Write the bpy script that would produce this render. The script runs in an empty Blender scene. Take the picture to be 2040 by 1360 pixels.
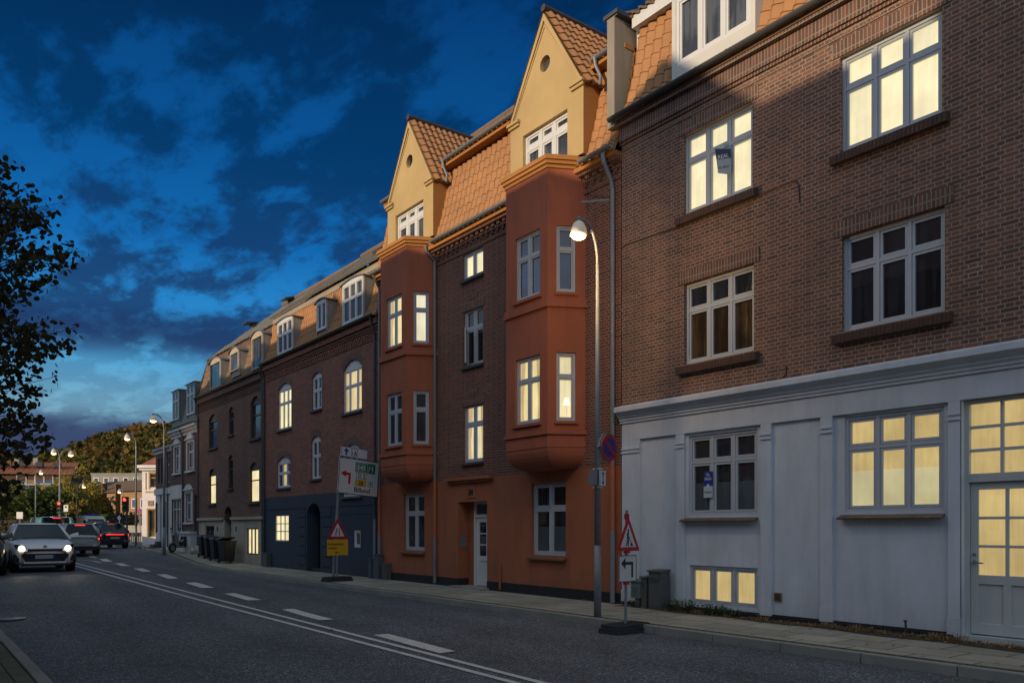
import bpy, math, random
from mathutils import Vector, Matrix
R = math.radians
rnd = random.Random(7)
scene = bpy.context.scene
COL = scene.collection

# ------------------------------------------------------------------ camera
FPX, HY, CH = 1630.0, 1050.0, 1.63          # focal length in photo pixels, horizon row, eye height
TH = R(36.8)                                # angle between the street and the view axis
VD = (-math.cos(TH), math.sin(TH)); RT = (math.sin(TH), math.cos(TH))
cam_d = bpy.data.cameras.new("camera"); cam = bpy.data.objects.new("camera", cam_d)
COL.objects.link(cam); scene.camera = cam
cam.location = (0, 0, CH); cam.rotation_euler = (R(90), 0, R(90) - TH)
cam_d.sensor_width = 36; cam_d.lens = FPX / 2040 * 36
cam_d.shift_y = (HY - 680) / 2040
cam_d.clip_end = 3000; cam_d.clip_start = 0.05

LX, LY = 1.9, 9.4
# ------------------------------------------------------------------ world, sun, exposure
scene.view_settings.view_transform = 'Standard'
scene.view_settings.look = 'None'
scene.view_settings.exposure = 0.17
scene.view_settings.gamma = 1
SUN_DIR = Vector((0.20, -1.0, 0.245)).normalized()      # towards the sun: low, across the street
w = bpy.data.worlds.new("World"); scene.world = w; w.use_nodes = True
nt = w.node_tree; nt.nodes.clear()
def N(t, typ, **kw):
    n = t.nodes.new(typ)
    for k, v in kw.items():
        if k == 'inp':
            for kk, vv in v.items(): n.inputs[kk].default_value = vv
        else: setattr(n, k, v)
    return n
def L(t, a, b): t.links.new(a, b)
def math_n(t, op, a, b=None, c=None, clamp=False):
    n = t.nodes.new('ShaderNodeMath'); n.operation = op; n.use_clamp = clamp
    for i, v in enumerate((a, b, c)):
        if v is None: continue
        if isinstance(v, (int, float)): n.inputs[i].default_value = v
        else: t.links.new(v, n.inputs[i])
    return n.outputs[0]
def ramp(t, fac, stops, interp='LINEAR'):
    n = t.nodes.new('ShaderNodeValToRGB'); n.color_ramp.interpolation = interp
    e = n.color_ramp.elements
    while len(e) < len(stops): e.new(0.5)
    for i, (p, c) in enumerate(stops):
        e[i].position = p
        e[i].color = (c, c, c, 1) if isinstance(c, (int, float)) else (*c, 1)
    t.links.new(fac, n.inputs[0]); return n.outputs[0]
def mixc(t, fac, a, b, blend='MIX'):
    n = t.nodes.new('ShaderNodeMix'); n.data_type = 'RGBA'; n.blend_type = blend
    for i, v in ((0, fac), (6, a), (7, b)):
        if isinstance(v, (int, float)): n.inputs[i].default_value = v
        elif isinstance(v, tuple): n.inputs[i].default_value = (*v, 1)
        else: t.links.new(v, n.inputs[i])
    return n.outputs[2]
tc = N(nt, 'ShaderNodeTexCoord'); sp = N(nt, 'ShaderNodeSeparateXYZ'); L(nt, tc.outputs['Generated'], sp.inputs[0])
zc = math_n(nt, 'MAXIMUM', sp.outputs[2], 0.0)
base = ramp(nt, zc, [(0.0, (0.055, 0.065, 0.11)), (0.10, (0.07, 0.13, 0.24)), (0.13, (0.17, 0.37, 0.50)), (0.18, (0.08, 0.33, 0.58)), (0.235, (0.022, 0.22, 0.54)),
                          (0.31, (0.006, 0.125, 0.39)), (0.41, (0.003, 0.078, 0.27)), (0.56, (0.0015, 0.035, 0.14)), (0.72, (0.15, 0.21, 0.28)), (1.0, (0.24, 0.30, 0.37))])
# clouds in a flat layer overhead
zz = math_n(nt, 'ADD', zc, 0.17)
px_ = math_n(nt, 'DIVIDE', sp.outputs[0], zz); py_ = math_n(nt, 'DIVIDE', sp.outputs[1], zz)
cv = N(nt, 'ShaderNodeCombineXYZ'); L(nt, px_, cv.inputs[0]); L(nt, py_, cv.inputs[1])
mp = N(nt, 'ShaderNodeMapping', inp={'Location': (LX, LY, 0), 'Rotation': (0, 0, R(-30)), 'Scale': (0.8, 1.25, 1)}); L(nt, cv.outputs[0], mp.inputs[0])
n1 = N(nt, 'ShaderNodeTexNoise', inp={'Scale': 1.7, 'Detail': 7.0, 'Roughness': 0.55, 'Distortion': 0.15}); L(nt, mp.outputs[0], n1.inputs['Vector'])
n2 = N(nt, 'ShaderNodeTexNoise', inp={'Scale': 0.42, 'Detail': 3.0, 'Roughness': 0.5}); L(nt, mp.outputs[0], n2.inputs['Vector'])
n3 = N(nt, 'ShaderNodeTexNoise', inp={'Scale': 6.5, 'Detail': 7.0, 'Roughness': 0.62, 'Distortion': 0.15}); L(nt, mp.outputs[0], n3.inputs['Vector'])
cm = math_n(nt, 'ADD', math_n(nt, 'MULTIPLY', n1.outputs[0], 0.44), math_n(nt, 'MULTIPLY', n2.outputs[0], 0.16))
cm = math_n(nt, 'ADD', cm, math_n(nt, 'MULTIPLY', n3.outputs[0], 0.54))
cloud = ramp(nt, cm, [(0.495, 0.0), (0.60, 1.0)], 'EASE')
cloudcol = ramp(nt, zc, [(0.0, (0.035, 0.042, 0.09)), (0.12, (0.03, 0.045, 0.12)), (0.22, (0.012, 0.038, 0.12)), (0.4, (0.001, 0.03, 0.105)), (0.56, (0.0006, 0.016, 0.06)), (0.75, (0.12, 0.16, 0.22))])
clear = ramp(nt, zc, [(0.10, 1.0), (0.135, 0.3), (0.18, 0.35), (0.205, 1.0)])
sky = mixc(nt, math_n(nt, 'MULTIPLY', math_n(nt, 'MULTIPLY', cloud, 0.85), clear), base, cloudcol)
# two flat cloud bars low in the north-west
wob = math_n(nt, 'MULTIPLY', math_n(nt, 'SUBTRACT', n1.outputs[0], 0.5), 0.05)
zw = math_n(nt, 'ADD', zc, wob)
bar = ramp(nt, zw, [(0.03, 0.85), (0.100, 0.95), (0.120, 0.0), (0.190, 0.0), (0.205, 1.0), (0.225, 0.95), (0.243, 0.0), (1.0, 0.0)])
sky = mixc(nt, math_n(nt, 'MULTIPLY', bar, 0.85), sky, cloudcol)
# the bright side of the dusk sky, towards the sun
dt = N(nt, 'ShaderNodeVectorMath', operation='DOT_PRODUCT'); L(nt, tc.outputs['Generated'], dt.inputs[0]); dt.inputs[1].default_value = (0.25, -0.95, 0.15)
gl = ramp(nt, dt.outputs['Value'], [(0.02, 0.0), (0.75, 1.0)], 'EASE')
glc = ramp(nt, zc, [(0.0, (0.66, 0.56, 0.48)), (0.3, (0.50, 0.53, 0.54)), (1.0, (0.27, 0.34, 0.42))])
sky = mixc(nt, gl, sky, mixc(nt, 1.0, sky, glc, 'ADD'))
bg = N(nt, 'ShaderNodeBackground', inp={'Strength': 1.0}); L(nt, sky, bg.inputs[0])
wo = N(nt, 'ShaderNodeOutputWorld'); L(nt, bg.outputs[0], wo.inputs[0])
sl = bpy.data.lights.new("sun", 'SUN'); sl.energy = 3.3; sl.angle = R(0.6); sl.color = (1.0, 0.75, 0.47)
so = bpy.data.objects.new("sun", sl); COL.objects.link(so)
so.rotation_euler = SUN_DIR.to_track_quat('Z', 'Y').to_euler()

# ------------------------------------------------------------------ camera maths: photo pixel -> point on a real plane
def ray(px):
    u = (px - 1020) / FPX
    return (VD[0] + u * RT[0], VD[1] + u * RT[1])
def wx(px, Y): r = ray(px); return r[0] * Y / r[1]
def wz(px, py, Y): return CH + (HY - py) / FPX * (Y / ray(px)[1])
def at(px, t): r = ray(px); return (r[0] * t, r[1] * t)
def S(v):
    v = max(0.0, min(1.0, v)); return v * v * (3 - 2 * v)
def rise(x, y):                       # the street climbs slightly towards the crossing
    return 0.42 * max(S((-x - 15) / 12) * S((10.2 - y) / 5.5), S((-x - 34) / 14))
def Hp(x, y=12): return 0.42 * S((-x - 34) / 14)     # pavement on the far side
def Hr(x, y): return -0.12 + rise(x, y)              # carriageway
def gnd(px, py, f=Hr):
    r = ray(px); z = -0.1
    for _ in range(30):
        t = (CH - z) * FPX / (py - HY); z = z * 0.4 + 0.6 * f(r[0] * t, r[1] * t)
    return (r[0] * t, r[1] * t, f(r[0] * t, r[1] * t))

# ------------------------------------------------------------------ mesh builder
class Fr:
    """a plane: s along U, z up, d inwards"""
    def __init__(s, O, ang=0.0):
        s.O = Vector(O); a = R(ang); s.U = Vector((math.cos(a), math.sin(a), 0)); s.N = Vector((-math.sin(a), math.cos(a), 0))
    def p(s, a, z, d=0.0): return s.O + s.U * a + s.N * d + Vector((0, 0, z))
class MB:
    def __init__(s): s.v = []; s.f = []
    def add(s, vs, fs):
        b = len(s.v); s.v.extend(tuple(v) for v in vs); s.f.extend(tuple(i + b for i in f) for f in fs)
    def poly(s, pts): s.add(pts, [tuple(range(len(pts)))])
    def hexa(s, p): s.add(p, [(0, 3, 2, 1), (4, 5, 6, 7), (0, 1, 5, 4), (1, 2, 6, 5), (2, 3, 7, 6), (3, 0, 4, 7)])
    def box(s, x0, x1, y0, y1, z0, z1):
        s.hexa([(x0, y0, z0), (x1, y0, z0), (x1, y1, z0), (x0, y1, z0), (x0, y0, z1), (x1, y0, z1), (x1, y1, z1), (x0, y1, z1)])
    def fb(s, fr, s0, s1, z0, z1, d0, d1):
        s.hexa([fr.p(s0, z0, d0), fr.p(s1, z0, d0), fr.p(s1, z0, d1), fr.p(s0, z0, d1), fr.p(s0, z1, d0), fr.p(s1, z1, d0), fr.p(s1, z1, d1), fr.p(s0, z1, d1)])
    def fq(s, fr, s0, s1, z0, z1, d): s.poly([fr.p(s0, z0, d), fr.p(s1, z0, d), fr.p(s1, z1, d), fr.p(s0, z1, d)])
    def prism(s, pts, vec):
        n = len(pts); vec = Vector(vec); q = [Vector(p) for p in pts]
        s.add(q + [p + vec for p in q], [tuple(range(n)), tuple(range(2 * n - 1, n - 1, -1))] + [(i, (i + 1) % n, n + (i + 1) % n, n + i) for i in range(n)])
    def fpoly(s, fr, pts, d0, d1): s.prism([fr.p(a, z, d0) for a, z in pts], fr.N * (d1 - d0))
    def tube(s, pts, r, n=8, caps=True):
        pts = [Vector(p) for p in pts]; m = len(pts); rs = r if isinstance(r, (list, tuple)) else [r] * m; vs = []
        ref = None
        for i, p in enumerate(pts):
            t = (pts[min(i + 1, m - 1)] - pts[max(i - 1, 0)])
            t = t.normalized() if t.length > 1e-9 else Vector((0, 0, 1))
            if ref is None: ref = Vector((1, 0, 0)) if abs(t.x) < 0.8 else Vector((0, 1, 0))
            a = t.cross(ref).normalized(); ref = a.cross(t) * 1.0; b = t.cross(a)
            for k in range(n):
                q = 2 * math.pi * k / n; vs.append(p + (a * math.cos(q) + b * math.sin(q)) * rs[i])
        fs = [(i * n + k, i * n + (k + 1) % n, (i + 1) * n + (k + 1) % n, (i + 1) * n + k) for i in range(m - 1) for k in range(n)]
        if caps: fs += [tuple(range(n - 1, -1, -1)), tuple(range((m - 1) * n, m * n))]
        s.add(vs, fs)
    def lathe(s, prof, c=(0, 0, 0), n=14, axis='z'):
        c = Vector(c); vs = []
        for r, h in prof:
            for k in range(n):
                q = 2 * math.pi * k / n; a, b = r * math.cos(q), r * math.sin(q)
                vs.append(c + Vector({'z': (a, b, h), 'x': (h, a, b), 'y': (a, h, b)}[axis]))
        m = len(prof)
        fs = [(i * n + k, i * n + (k + 1) % n, (i + 1) * n + (k + 1) % n, (i + 1) * n + k) for i in range(m - 1) for k in range(n)]
        fs += [tuple(range(n - 1, -1, -1)), tuple(range((m - 1) * n, m * n))]
        s.add(vs, fs)
    def disc(s, fr, cs, cz, rs, rz, d0, d1, n=20, a0=0.0, a1=2 * math.pi):
        s.fpoly(fr, [(cs + rs * math.cos(a0 + (a1 - a0) * k / n), cz + rz * math.sin(a0 + (a1 - a0) * k / n)) for k in range(n)], d0, d1)
    def build(s, name, m, root=None, smooth=False, bevel=0.0, own=None):
        me = bpy.data.meshes.new(name); o = bpy.data.objects.new(name, me); COL.objects.link(o)
        off = Vector((0, 0, 0))
        if root is not None:
            o.parent = root; off = world_loc(root)
        me.from_pydata([(v[0] - off[0], v[1] - off[1], v[2] - off[2]) for v in s.v], [], s.f)
        me.materials.append(m)
        if smooth:
            me.polygons.foreach_set('use_smooth', [True] * len(me.polygons))
        me.update()
        if bevel:
            b = o.modifiers.new('bevel', 'BEVEL'); b.width = bevel; b.segments = 2; b.limit_method = 'ANGLE'; b.angle_limit = R(40)
        return o
def world_loc(o):
    v = Vector((0, 0, 0))
    while o is not None: v = v + o.location; o = o.parent
    return v
def thing(name, label, cat, loc=(0, 0, 0), group=None):
    o = bpy.data.objects.new(name, None); COL.objects.link(o); o.location = loc; o.empty_display_size = 0.2
    o['label'] = label; o['category'] = cat
    if group: o['group'] = group
    return o
def tag(o, label, cat, group=None, kind=None):
    if label: o['label'] = label
    if cat: o['category'] = cat
    if group: o['group'] = group
    if kind: o['kind'] = kind
    return o
def structure(o): o['kind'] = 'structure'; return o
def dup(root, loc, rotz=None, label=None, group=None):
    def cp(o, parent):
        c = o.copy(); COL.objects.link(c); c.parent = parent
        for ch in o.children: cp(ch, c)
        return c
    kids = list(root.children); r = root.copy(); COL.objects.link(r); r.location = loc
    if rotz is not None: r.rotation_euler = (0, 0, rotz)
    for k in kids: cp(k, r)
    if label: r['label'] = label
    if group: r['group'] = group
    return r
def text(mb, s, size, fr, cs, cz, d, thick=0.003, align='CENTER', bold=0.0, sx=1.0):
    cu = bpy.data.curves.new('t', 'FONT'); cu.body = s; cu.size = size; cu.align_x = align; cu.extrude = thick / 2; cu.offset = bold; cu.resolution_u = 3
    ob = bpy.data.objects.new('t', cu); COL.objects.link(ob)
    dg = bpy.context.evaluated_depsgraph_get(); me = ob.evaluated_get(dg).to_mesh()
    vs = [fr.p(cs + v.co.x * sx, cz + v.co.y, d - v.co.z) for v in me.vertices]
    mb.add(vs, [tuple(p.vertices) for p in me.polygons])
    ob.evaluated_get(dg).to_mesh_clear(); bpy.data.objects.remove(ob); bpy.data.curves.remove(cu)

# ------------------------------------------------------------------ materials
MC = {}
def newmat(name):
    m = bpy.data.materials.new(name); m.use_nodes = True; t = m.node_tree; t.nodes.clear()
    o = N(t, 'ShaderNodeOutputMaterial'); b = N(t, 'ShaderNodeBsdfPrincipled'); L(t, b.outputs[0], o.inputs[0])
    return m, t, b
def obj_co(t): return N(t, 'ShaderNodeTexCoord').outputs['Object']
def noise(t, co, scale, detail=4, rough=0.55, dist=0):
    n = N(t, 'ShaderNodeTexNoise', inp={'Scale': scale, 'Detail': detail, 'Roughness': rough, 'Distortion': dist}); L(t, co, n.inputs['Vector']); return n.outputs[0]
def bump(t, b, h, strength, dist=0.02):
    n = N(t, 'ShaderNodeBump', inp={'Strength': strength, 'Distance': dist}); L(t, h, n.inputs['Height']); L(t, n.outputs[0], b.inputs['Normal'])
def plain(name, c, rough=0.6, metal=0.0, var=0.18, nscale=2.0, fine=60.0, bstr=0.15, spec=0.5, coat=0.0):
    if name in MC: return MC[name]
    m, t, b = newmat(name); co = obj_co(t)
    n = noise(t, co, nscale, 5, 0.6); f = noise(t, co, fine, 2)
    k = math_n(t, 'ADD', math_n(t, 'MULTIPLY', math_n(t, 'SUBTRACT', n, 0.5), var * 2.4), 1.0)
    k = math_n(t, 'ADD', k, math_n(t, 'MULTIPLY', math_n(t, 'SUBTRACT', f, 0.5), var))
    vm = N(t, 'ShaderNodeVectorMath', operation='SCALE'); vm.inputs[0].default_value = c; L(t, k, vm.inputs['Scale'])
    L(t, vm.outputs[0], b.inputs['Base Color'])
    b.inputs['Roughness'].default_value = rough; b.inputs['Metallic'].default_value = metal; b.inputs['Specular IOR Level'].default_value = spec
    if coat: b.inputs['Coat Weight'].default_value = coat; b.inputs['Coat Roughness'].default_value = 0.08
    if bstr: bump(t, b, f, bstr, 0.01)
    MC[name] = m; return m
def stucco(name, c, dirt=(0.12, 0.11, 0.09), damt=0.35, bstr=0.25):
    if name in MC: return MC[name]
    m, t, b = newmat(name); co = obj_co(t)
    mpn = N(t, 'ShaderNodeMapping', inp={'Scale': (2.2, 2.2, 0.45)}); L(t, co, mpn.inputs[0])
    st = noise(t, mpn.outputs[0], 1.6, 7, 0.68); big = noise(t, co, 0.8, 4); f = noise(t, co, 45, 3)
    s = N(t, 'ShaderNodeSeparateXYZ'); L(t, co, s.inputs[0])
    splash = ramp(t, s.outputs[2], [(0.0, 0.85), (0.16, 0.45), (0.9, 0.0)])
    a = ramp(t, st, [(0.46, 0.0), (0.68, 1.0)])
    fac = math_n(t, 'MULTIPLY', math_n(t, 'ADD', math_n(t, 'MULTIPLY', a, 0.6), math_n(t, 'MULTIPLY', splash, math_n(t, 'MULTIPLY', f, 1.6))), damt, clamp=True)
    k = math_n(t, 'ADD', math_n(t, 'MULTIPLY', big, 0.5), 0.75)
    vm = N(t, 'ShaderNodeVectorMath', operation='SCALE'); vm.inputs[0].default_value = c; L(t, k, vm.inputs['Scale'])
    L(t, mixc(t, fac, vm.outputs[0], dirt), b.inputs['Base Color']); b.inputs['Roughness'].default_value = 0.85
    hh = math_n(t, 'ADD', math_n(t, 'MULTIPLY', f, 0.5), math_n(t, 'MULTIPLY', big, 1.2))
    bump(t, b, hh, bstr, 0.012); MC[name] = m; return m
def brick(name, c1, c2, mortar, vertical=False, soot=0.3, msize=0.011, bw=0.24, rh=0.0667, dark=(0.05, 0.035, 0.035), salt=0.0):
    if name in MC: return MC[name]
    m, t, b = newmat(name); co = obj_co(t); s = N(t, 'ShaderNodeSeparateXYZ'); L(t, co, s.inputs[0])
    h = math_n(t, 'ADD', s.outputs[0], s.outputs[1]); c = N(t, 'ShaderNodeCombineXYZ')
    if vertical: L(t, s.outputs[2], c.inputs[0]); L(t, h, c.inputs[1])
    else: L(t, h, c.inputs[0]); L(t, s.outputs[2], c.inputs[1])
    wv = N(t, 'ShaderNodeTexNoise', inp={'Scale': 3.0, 'Detail': 2.0}); L(t, co, wv.inputs['Vector'])
    off = N(t, 'ShaderNodeVectorMath', operation='SCALE'); L(t, wv.outputs['Color'], off.inputs[0]); off.inputs['Scale'].default_value = 0.012
    ad = N(t, 'ShaderNodeVectorMath', operation='ADD'); L(t, c.outputs[0], ad.inputs[0]); L(t, off.outputs[0], ad.inputs[1])
    bt = N(t, 'ShaderNodeTexBrick', offset=0.0 if vertical else 0.5, squash=0.5 if not vertical else 1.0, squash_frequency=2,
           inp={'Scale': 1.0, 'Mortar Size': msize, 'Mortar Smooth': 0.25, 'Bias': -0.1, 'Brick Width': bw, 'Row Height': rh,
                'Color1': (*c1, 1), 'Color2': (*c2, 1), 'Mortar': (*mortar, 1)})
    L(t, ad.outputs[0], bt.inputs['Vector'])
    sc = N(t, 'ShaderNodeVectorMath', operation='MULTIPLY'); L(t, ad.outputs[0], sc.inputs[0]); sc.inputs[1].default_value = (1 / bw, 1 / rh, 1)
    fl = N(t, 'ShaderNodeVectorMath', operation='FLOOR'); L(t, sc.outputs[0], fl.inputs[0])
    wn = N(t, 'ShaderNodeTexWhiteNoise', noise_dimensions='3D'); L(t, fl.outputs[0], wn.inputs['Vector'])
    big = noise(t, co, 0.7, 6, 0.65); fine = noise(t, co, 30, 3); med = noise(t, co, 2.4, 5, 0.6)
    dk = math_n(t, 'MULTIPLY', ramp(t, wn.outputs[0], [(0.55, 0.0), (0.95, 1.0)]), 0.55)
    notm = math_n(t, 'SUBTRACT', 1.0, bt.outputs['Fac'])
    col = mixc(t, math_n(t, 'MULTIPLY', dk, notm), bt.outputs['Color'], dark)
    k = math_n(t, 'ADD', math_n(t, 'MULTIPLY', fine, 0.35), 0.82)
    vm = N(t, 'ShaderNodeVectorMath', operation='SCALE'); L(t, col, vm.inputs[0]); L(t, k, vm.inputs['Scale'])
    so_ = math_n(t, 'MULTIPLY', ramp(t, big, [(0.42, 0.0), (0.72, 1.0)]), soot)
    col2 = mixc(t, so_, vm.outputs[0], dark)
    lime = math_n(t, 'MULTIPLY', ramp(t, med, [(0.58, 0.0), (0.72, 1.0)]), math_n(t, 'MULTIPLY', 0.35 + salt, math_n(t, 'MULTIPLY', bt.outputs['Fac'], 1.0)))
    col2 = mixc(t, lime, col2, (0.42, 0.38, 0.33))
    L(t, col2, b.inputs['Base Color']); b.inputs['Roughness'].default_value = 0.88
    hh = math_n(t, 'ADD', math_n(t, 'MULTIPLY', notm, 1.0), math_n(t, 'MULTIPLY', fine, 0.5)); bump(t, b, hh, 0.55, 0.012)
    MC[name] = m; return m
def tilemat(name, c, c2, tw=0.2, rh=0.3, moss=0.2, mosscol=(0.06, 0.055, 0.045)):
    if name in MC: return MC[name]
    m, t, b = newmat(name); co = obj_co(t)
    sc = N(t, 'ShaderNodeVectorMath', operation='MULTIPLY'); L(t, co, sc.inputs[0]); sc.inputs[1].default_value = (1 / tw, 0.0, 1 / rh)
    fl = N(t, 'ShaderNodeVectorMath', operation='FLOOR'); L(t, sc.outputs[0], fl.inputs[0])
    wn = N(t, 'ShaderNodeTexNoise', inp={'Scale': .9, 'Detail': 2.0}); L(t, fl.outputs[0], wn.inputs['Vector'])
    n = noise(t, co, 1.1, 6, 0.65); f = noise(t, co, 25, 3)
    col = mixc(t, wn.outputs[0], c, c2)
    col = mixc(t, math_n(t, 'MULTIPLY', ramp(t, math_n(t, 'ADD', math_n(t, 'MULTIPLY', n, 0.7), math_n(t, 'MULTIPLY', f, 0.3)), [(0.42, 0.0), (0.68, 1.0)]), moss), col, mosscol)
    L(t, col, b.inputs['Base Color']); b.inputs['Roughness'].default_value = 0.7; bump(t, b, f, 0.2, 0.01)
    MC[name] = m; return m
def glassmat(name, tint=(0.012, 0.014, 0.018), rough=0.04, ior=1.7, var=0.5, curtain=None):
    if name in MC: return MC[name]
    m, t, b = newmat(name); co = obj_co(t)
    n = noise(t, co, 0.9, 3)
    mpn = N(t, 'ShaderNodeMapping', inp={'Scale': (9, 9, 0.4)}); L(t, co, mpn.inputs[0]); cu = noise(t, mpn.outputs[0], 1.5, 3)
    col = mixc(t, ramp(t, math_n(t, 'ADD', math_n(t, 'MULTIPLY', n, 0.6), math_n(t, 'MULTIPLY', cu, 0.4)), [(0.47, 0.0), (0.55, 1.0)]), tint, curtain or tuple(x * (1 + var * 4) for x in tint))
    L(t, col, b.inputs['Base Color']); b.inputs['Roughness'].default_value = rough; b.inputs['IOR'].default_value = ior
    w2 = noise(t, co, 1.3, 2); bump(t, b, w2, 0.05, 0.05)
    MC[name] = m; return m
def litmat(name, c, s, curtain=0.3, grain=0.0, low=None):
    """a window with the room light on behind curtains or frosted glass"""
    if name in MC: return MC[name]
    m, t, b = newmat(name); co = obj_co(t)
    mpn = N(t, 'ShaderNodeMapping', inp={'Scale': (7, 7, 0.5)}); L(t, co, mpn.inputs[0])
    f = noise(t, mpn.outputs[0], 2.0, 4, 0.6); n = noise(t, co, 1.3, 3); g = noise(t, co, 130, 2)
    k = math_n(t, 'ADD', 1.0 - curtain * 0.5, math_n(t, 'MULTIPLY', f, curtain))
    k = math_n(t, 'MULTIPLY', k, math_n(t, 'ADD', 0.58, math_n(t, 'MULTIPLY', n, 0.84)))
    k = math_n(t, 'MULTIPLY', k, math_n(t, 'ADD', 1.0 - grain * 0.5, math_n(t, 'MULTIPLY', g, grain)))
    b.inputs['Base Color'].default_value = (0.03, 0.03, 0.03, 1); b.inputs['Roughness'].default_value = 0.05 if grain == 0 else 0.14; b.inputs['IOR'].default_value = 2.2
    b.inputs['Emission Color'].default_value = (*c, 1); L(t, math_n(t, 'MULTIPLY', k, s), b.inputs['Emission Strength'])
    MC[name] = m; return m
def emit(name, c, s):
    if name in MC: return MC[name]
    m, t, b = newmat(name); b.inputs['Base Color'].default_value = (*[min(1, x) for x in c], 1)
    b.inputs['Emission Color'].default_value = (*c, 1); b.inputs['Emission Strength'].default_value = s
    MC[name] = m; return m

white_paint = plain('white window paint', (0.60, 0.62, 0.64), 0.45, var=0.06)
grey_paint = plain('pale grey window paint', (0.42, 0.46, 0.51), 0.5, var=0.08)
zinc = plain('weathered zinc', (0.20, 0.22, 0.24), 0.5, 0.4, var=0.2)
zinc_dark = plain('dark zinc', (0.07, 0.075, 0.08), 0.5, 0.3, var=0.2)
galv = plain('galvanised steel', (0.20, 0.22, 0.24), 0.6, 0.1, var=0.25, nscale=14)
black = plain('black plastic', (0.012, 0.012, 0.014), 0.5, var=0.1)
dark_glass = glassmat('dark window glass', ior=2.0, var=.3)
dim_glass = glassmat('window glass with net curtain', (0.02, 0.022, 0.026), curtain=(0.07, 0.075, 0.08))
frost_glass = glassmat('frosted lower glass', (0.045, 0.06, 0.07), rough=0.45, var=0.1)
lit_bright = litmat('bright lit window', (1.0, 0.85, 0.47), 0.80, 0.35)
lit_warm = litmat('warm lit window', (1.0, 0.80, 0.38), 0.70, 0.6)
lit_warm2 = litmat('warm lit window amber', (1.0, 0.72, 0.28), 0.62, 0.6)
lit_warm3 = litmat('warm lit window pale', (1.0, 0.87, 0.55), 0.66, 0.5)
brown_reflection_glass = glassmat('window glass with painted brown reflection', (0.030, 0.022, 0.014), ior=1.5, curtain=(0.085, 0.055, 0.028))  # brown reflections painted into the pane colour, passed through the curtain argument
black_glass = glassmat('black window glass', (0.010, 0.010, 0.012), ior=1.2, var=.5)
lit_curtain = litmat('backlit curtain', (1.0, 0.72, 0.34), 0.46, 0.9)
lit_frost = litmat('frosted lit window', (1.0, 0.74, 0.30), 0.47, 0.5, 0.45)
lit_film = litmat('frosted film lit from inside', (0.95, 0.84, 0.46), 0.50, 0.15, 0.3)

# ------------------------------------------------------------------ building helpers
def wall_face(mb, fr, s0, s1, z0, z1, holes, depth=0.14):
    """front skin with openings; hole = (s0,s1,z0,z1[,rise of arch[,depth]])"""
    xs = sorted({s0, s1, *[h[0] for h in holes], *[h[1] for h in holes]}); zs = sorted({z0, z1, *[h[2] for h in holes], *[h[3] for h in holes]})
    xs = [x for x in xs if s0 <= x <= s1]; zs = [z for z in zs if z0 <= z <= z1]
    for a, b in zip(xs, xs[1:]):
        for c, d in zip(zs, zs[1:]):
            mx, mz = (a + b) / 2, (c + d) / 2
            if any(h[0] < mx < h[1] and h[2] < mz < h[3] for h in holes): continue
            mb.fq(fr, a, b, c, d, 0)
    for h in holes:
        a, b, c, d = h[:4]; ah = h[4] if len(h) > 4 else 0; dp = h[5] if len(h) > 5 else depth
        zt = d - ah
        mb.poly([fr.p(a, c, 0), fr.p(a, c, dp), fr.p(a, zt, dp), fr.p(a, zt, 0)])
        mb.poly([fr.p(b, c, 0), fr.p(b, zt, 0), fr.p(b, zt, dp), fr.p(b, c, dp)])
        mb.poly([fr.p(a, c, 0), fr.p(b, c, 0), fr.p(b, c, dp), fr.p(a, c, dp)])
        if ah == 0: mb.poly([fr.p(a, d, 0), fr.p(a, d, dp), fr.p(b, d, dp), fr.p(b, d, 0)])
        else:
            pts = arc(a, b, zt, ah)
            for (p, q), (p2, q2) in zip(pts, pts[1:]):
                mb.poly([fr.p(p, q, 0), fr.p(p2, q2, 0), fr.p(p2, d, 0), fr.p(p, d, 0)])
                mb.poly([fr.p(p, q, 0), fr.p(p, q, dp), fr.p(p2, q2, dp), fr.p(p2, q2, 0)])
def arc(a, b, z, h, n=10):
    w_ = (b - a) / 2; r = (w_ * w_ + h * h) / (2 * h); c = z + h - r; m = (a + b) / 2; o = []
    for i in range(n + 1):
        x = -w_ + 2 * w_ * i / n; o.append((m + x, c + math.sqrt(max(r * r - x * x, 0))))
    return o
def arch_lintel(mb, fr, a, b, z, h, th=0.24, d=-0.008):
    p1 = arc(a, b, z, h); p2 = [(m[0] + (m[0] - (a + b) / 2) * 0.13, m[1] + th) for m in p1]
    for i in range(len(p1) - 1):
        mb.hexa([fr.p(*p1[i], 0.0), fr.p(*p1[i + 1], 0.0), fr.p(*p1[i + 1], d), fr.p(*p1[i], d), fr.p(*p2[i], 0.0), fr.p(*p2[i + 1], 0.0), fr.p(*p2[i + 1], d), fr.p(*p2[i], d)])
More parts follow.
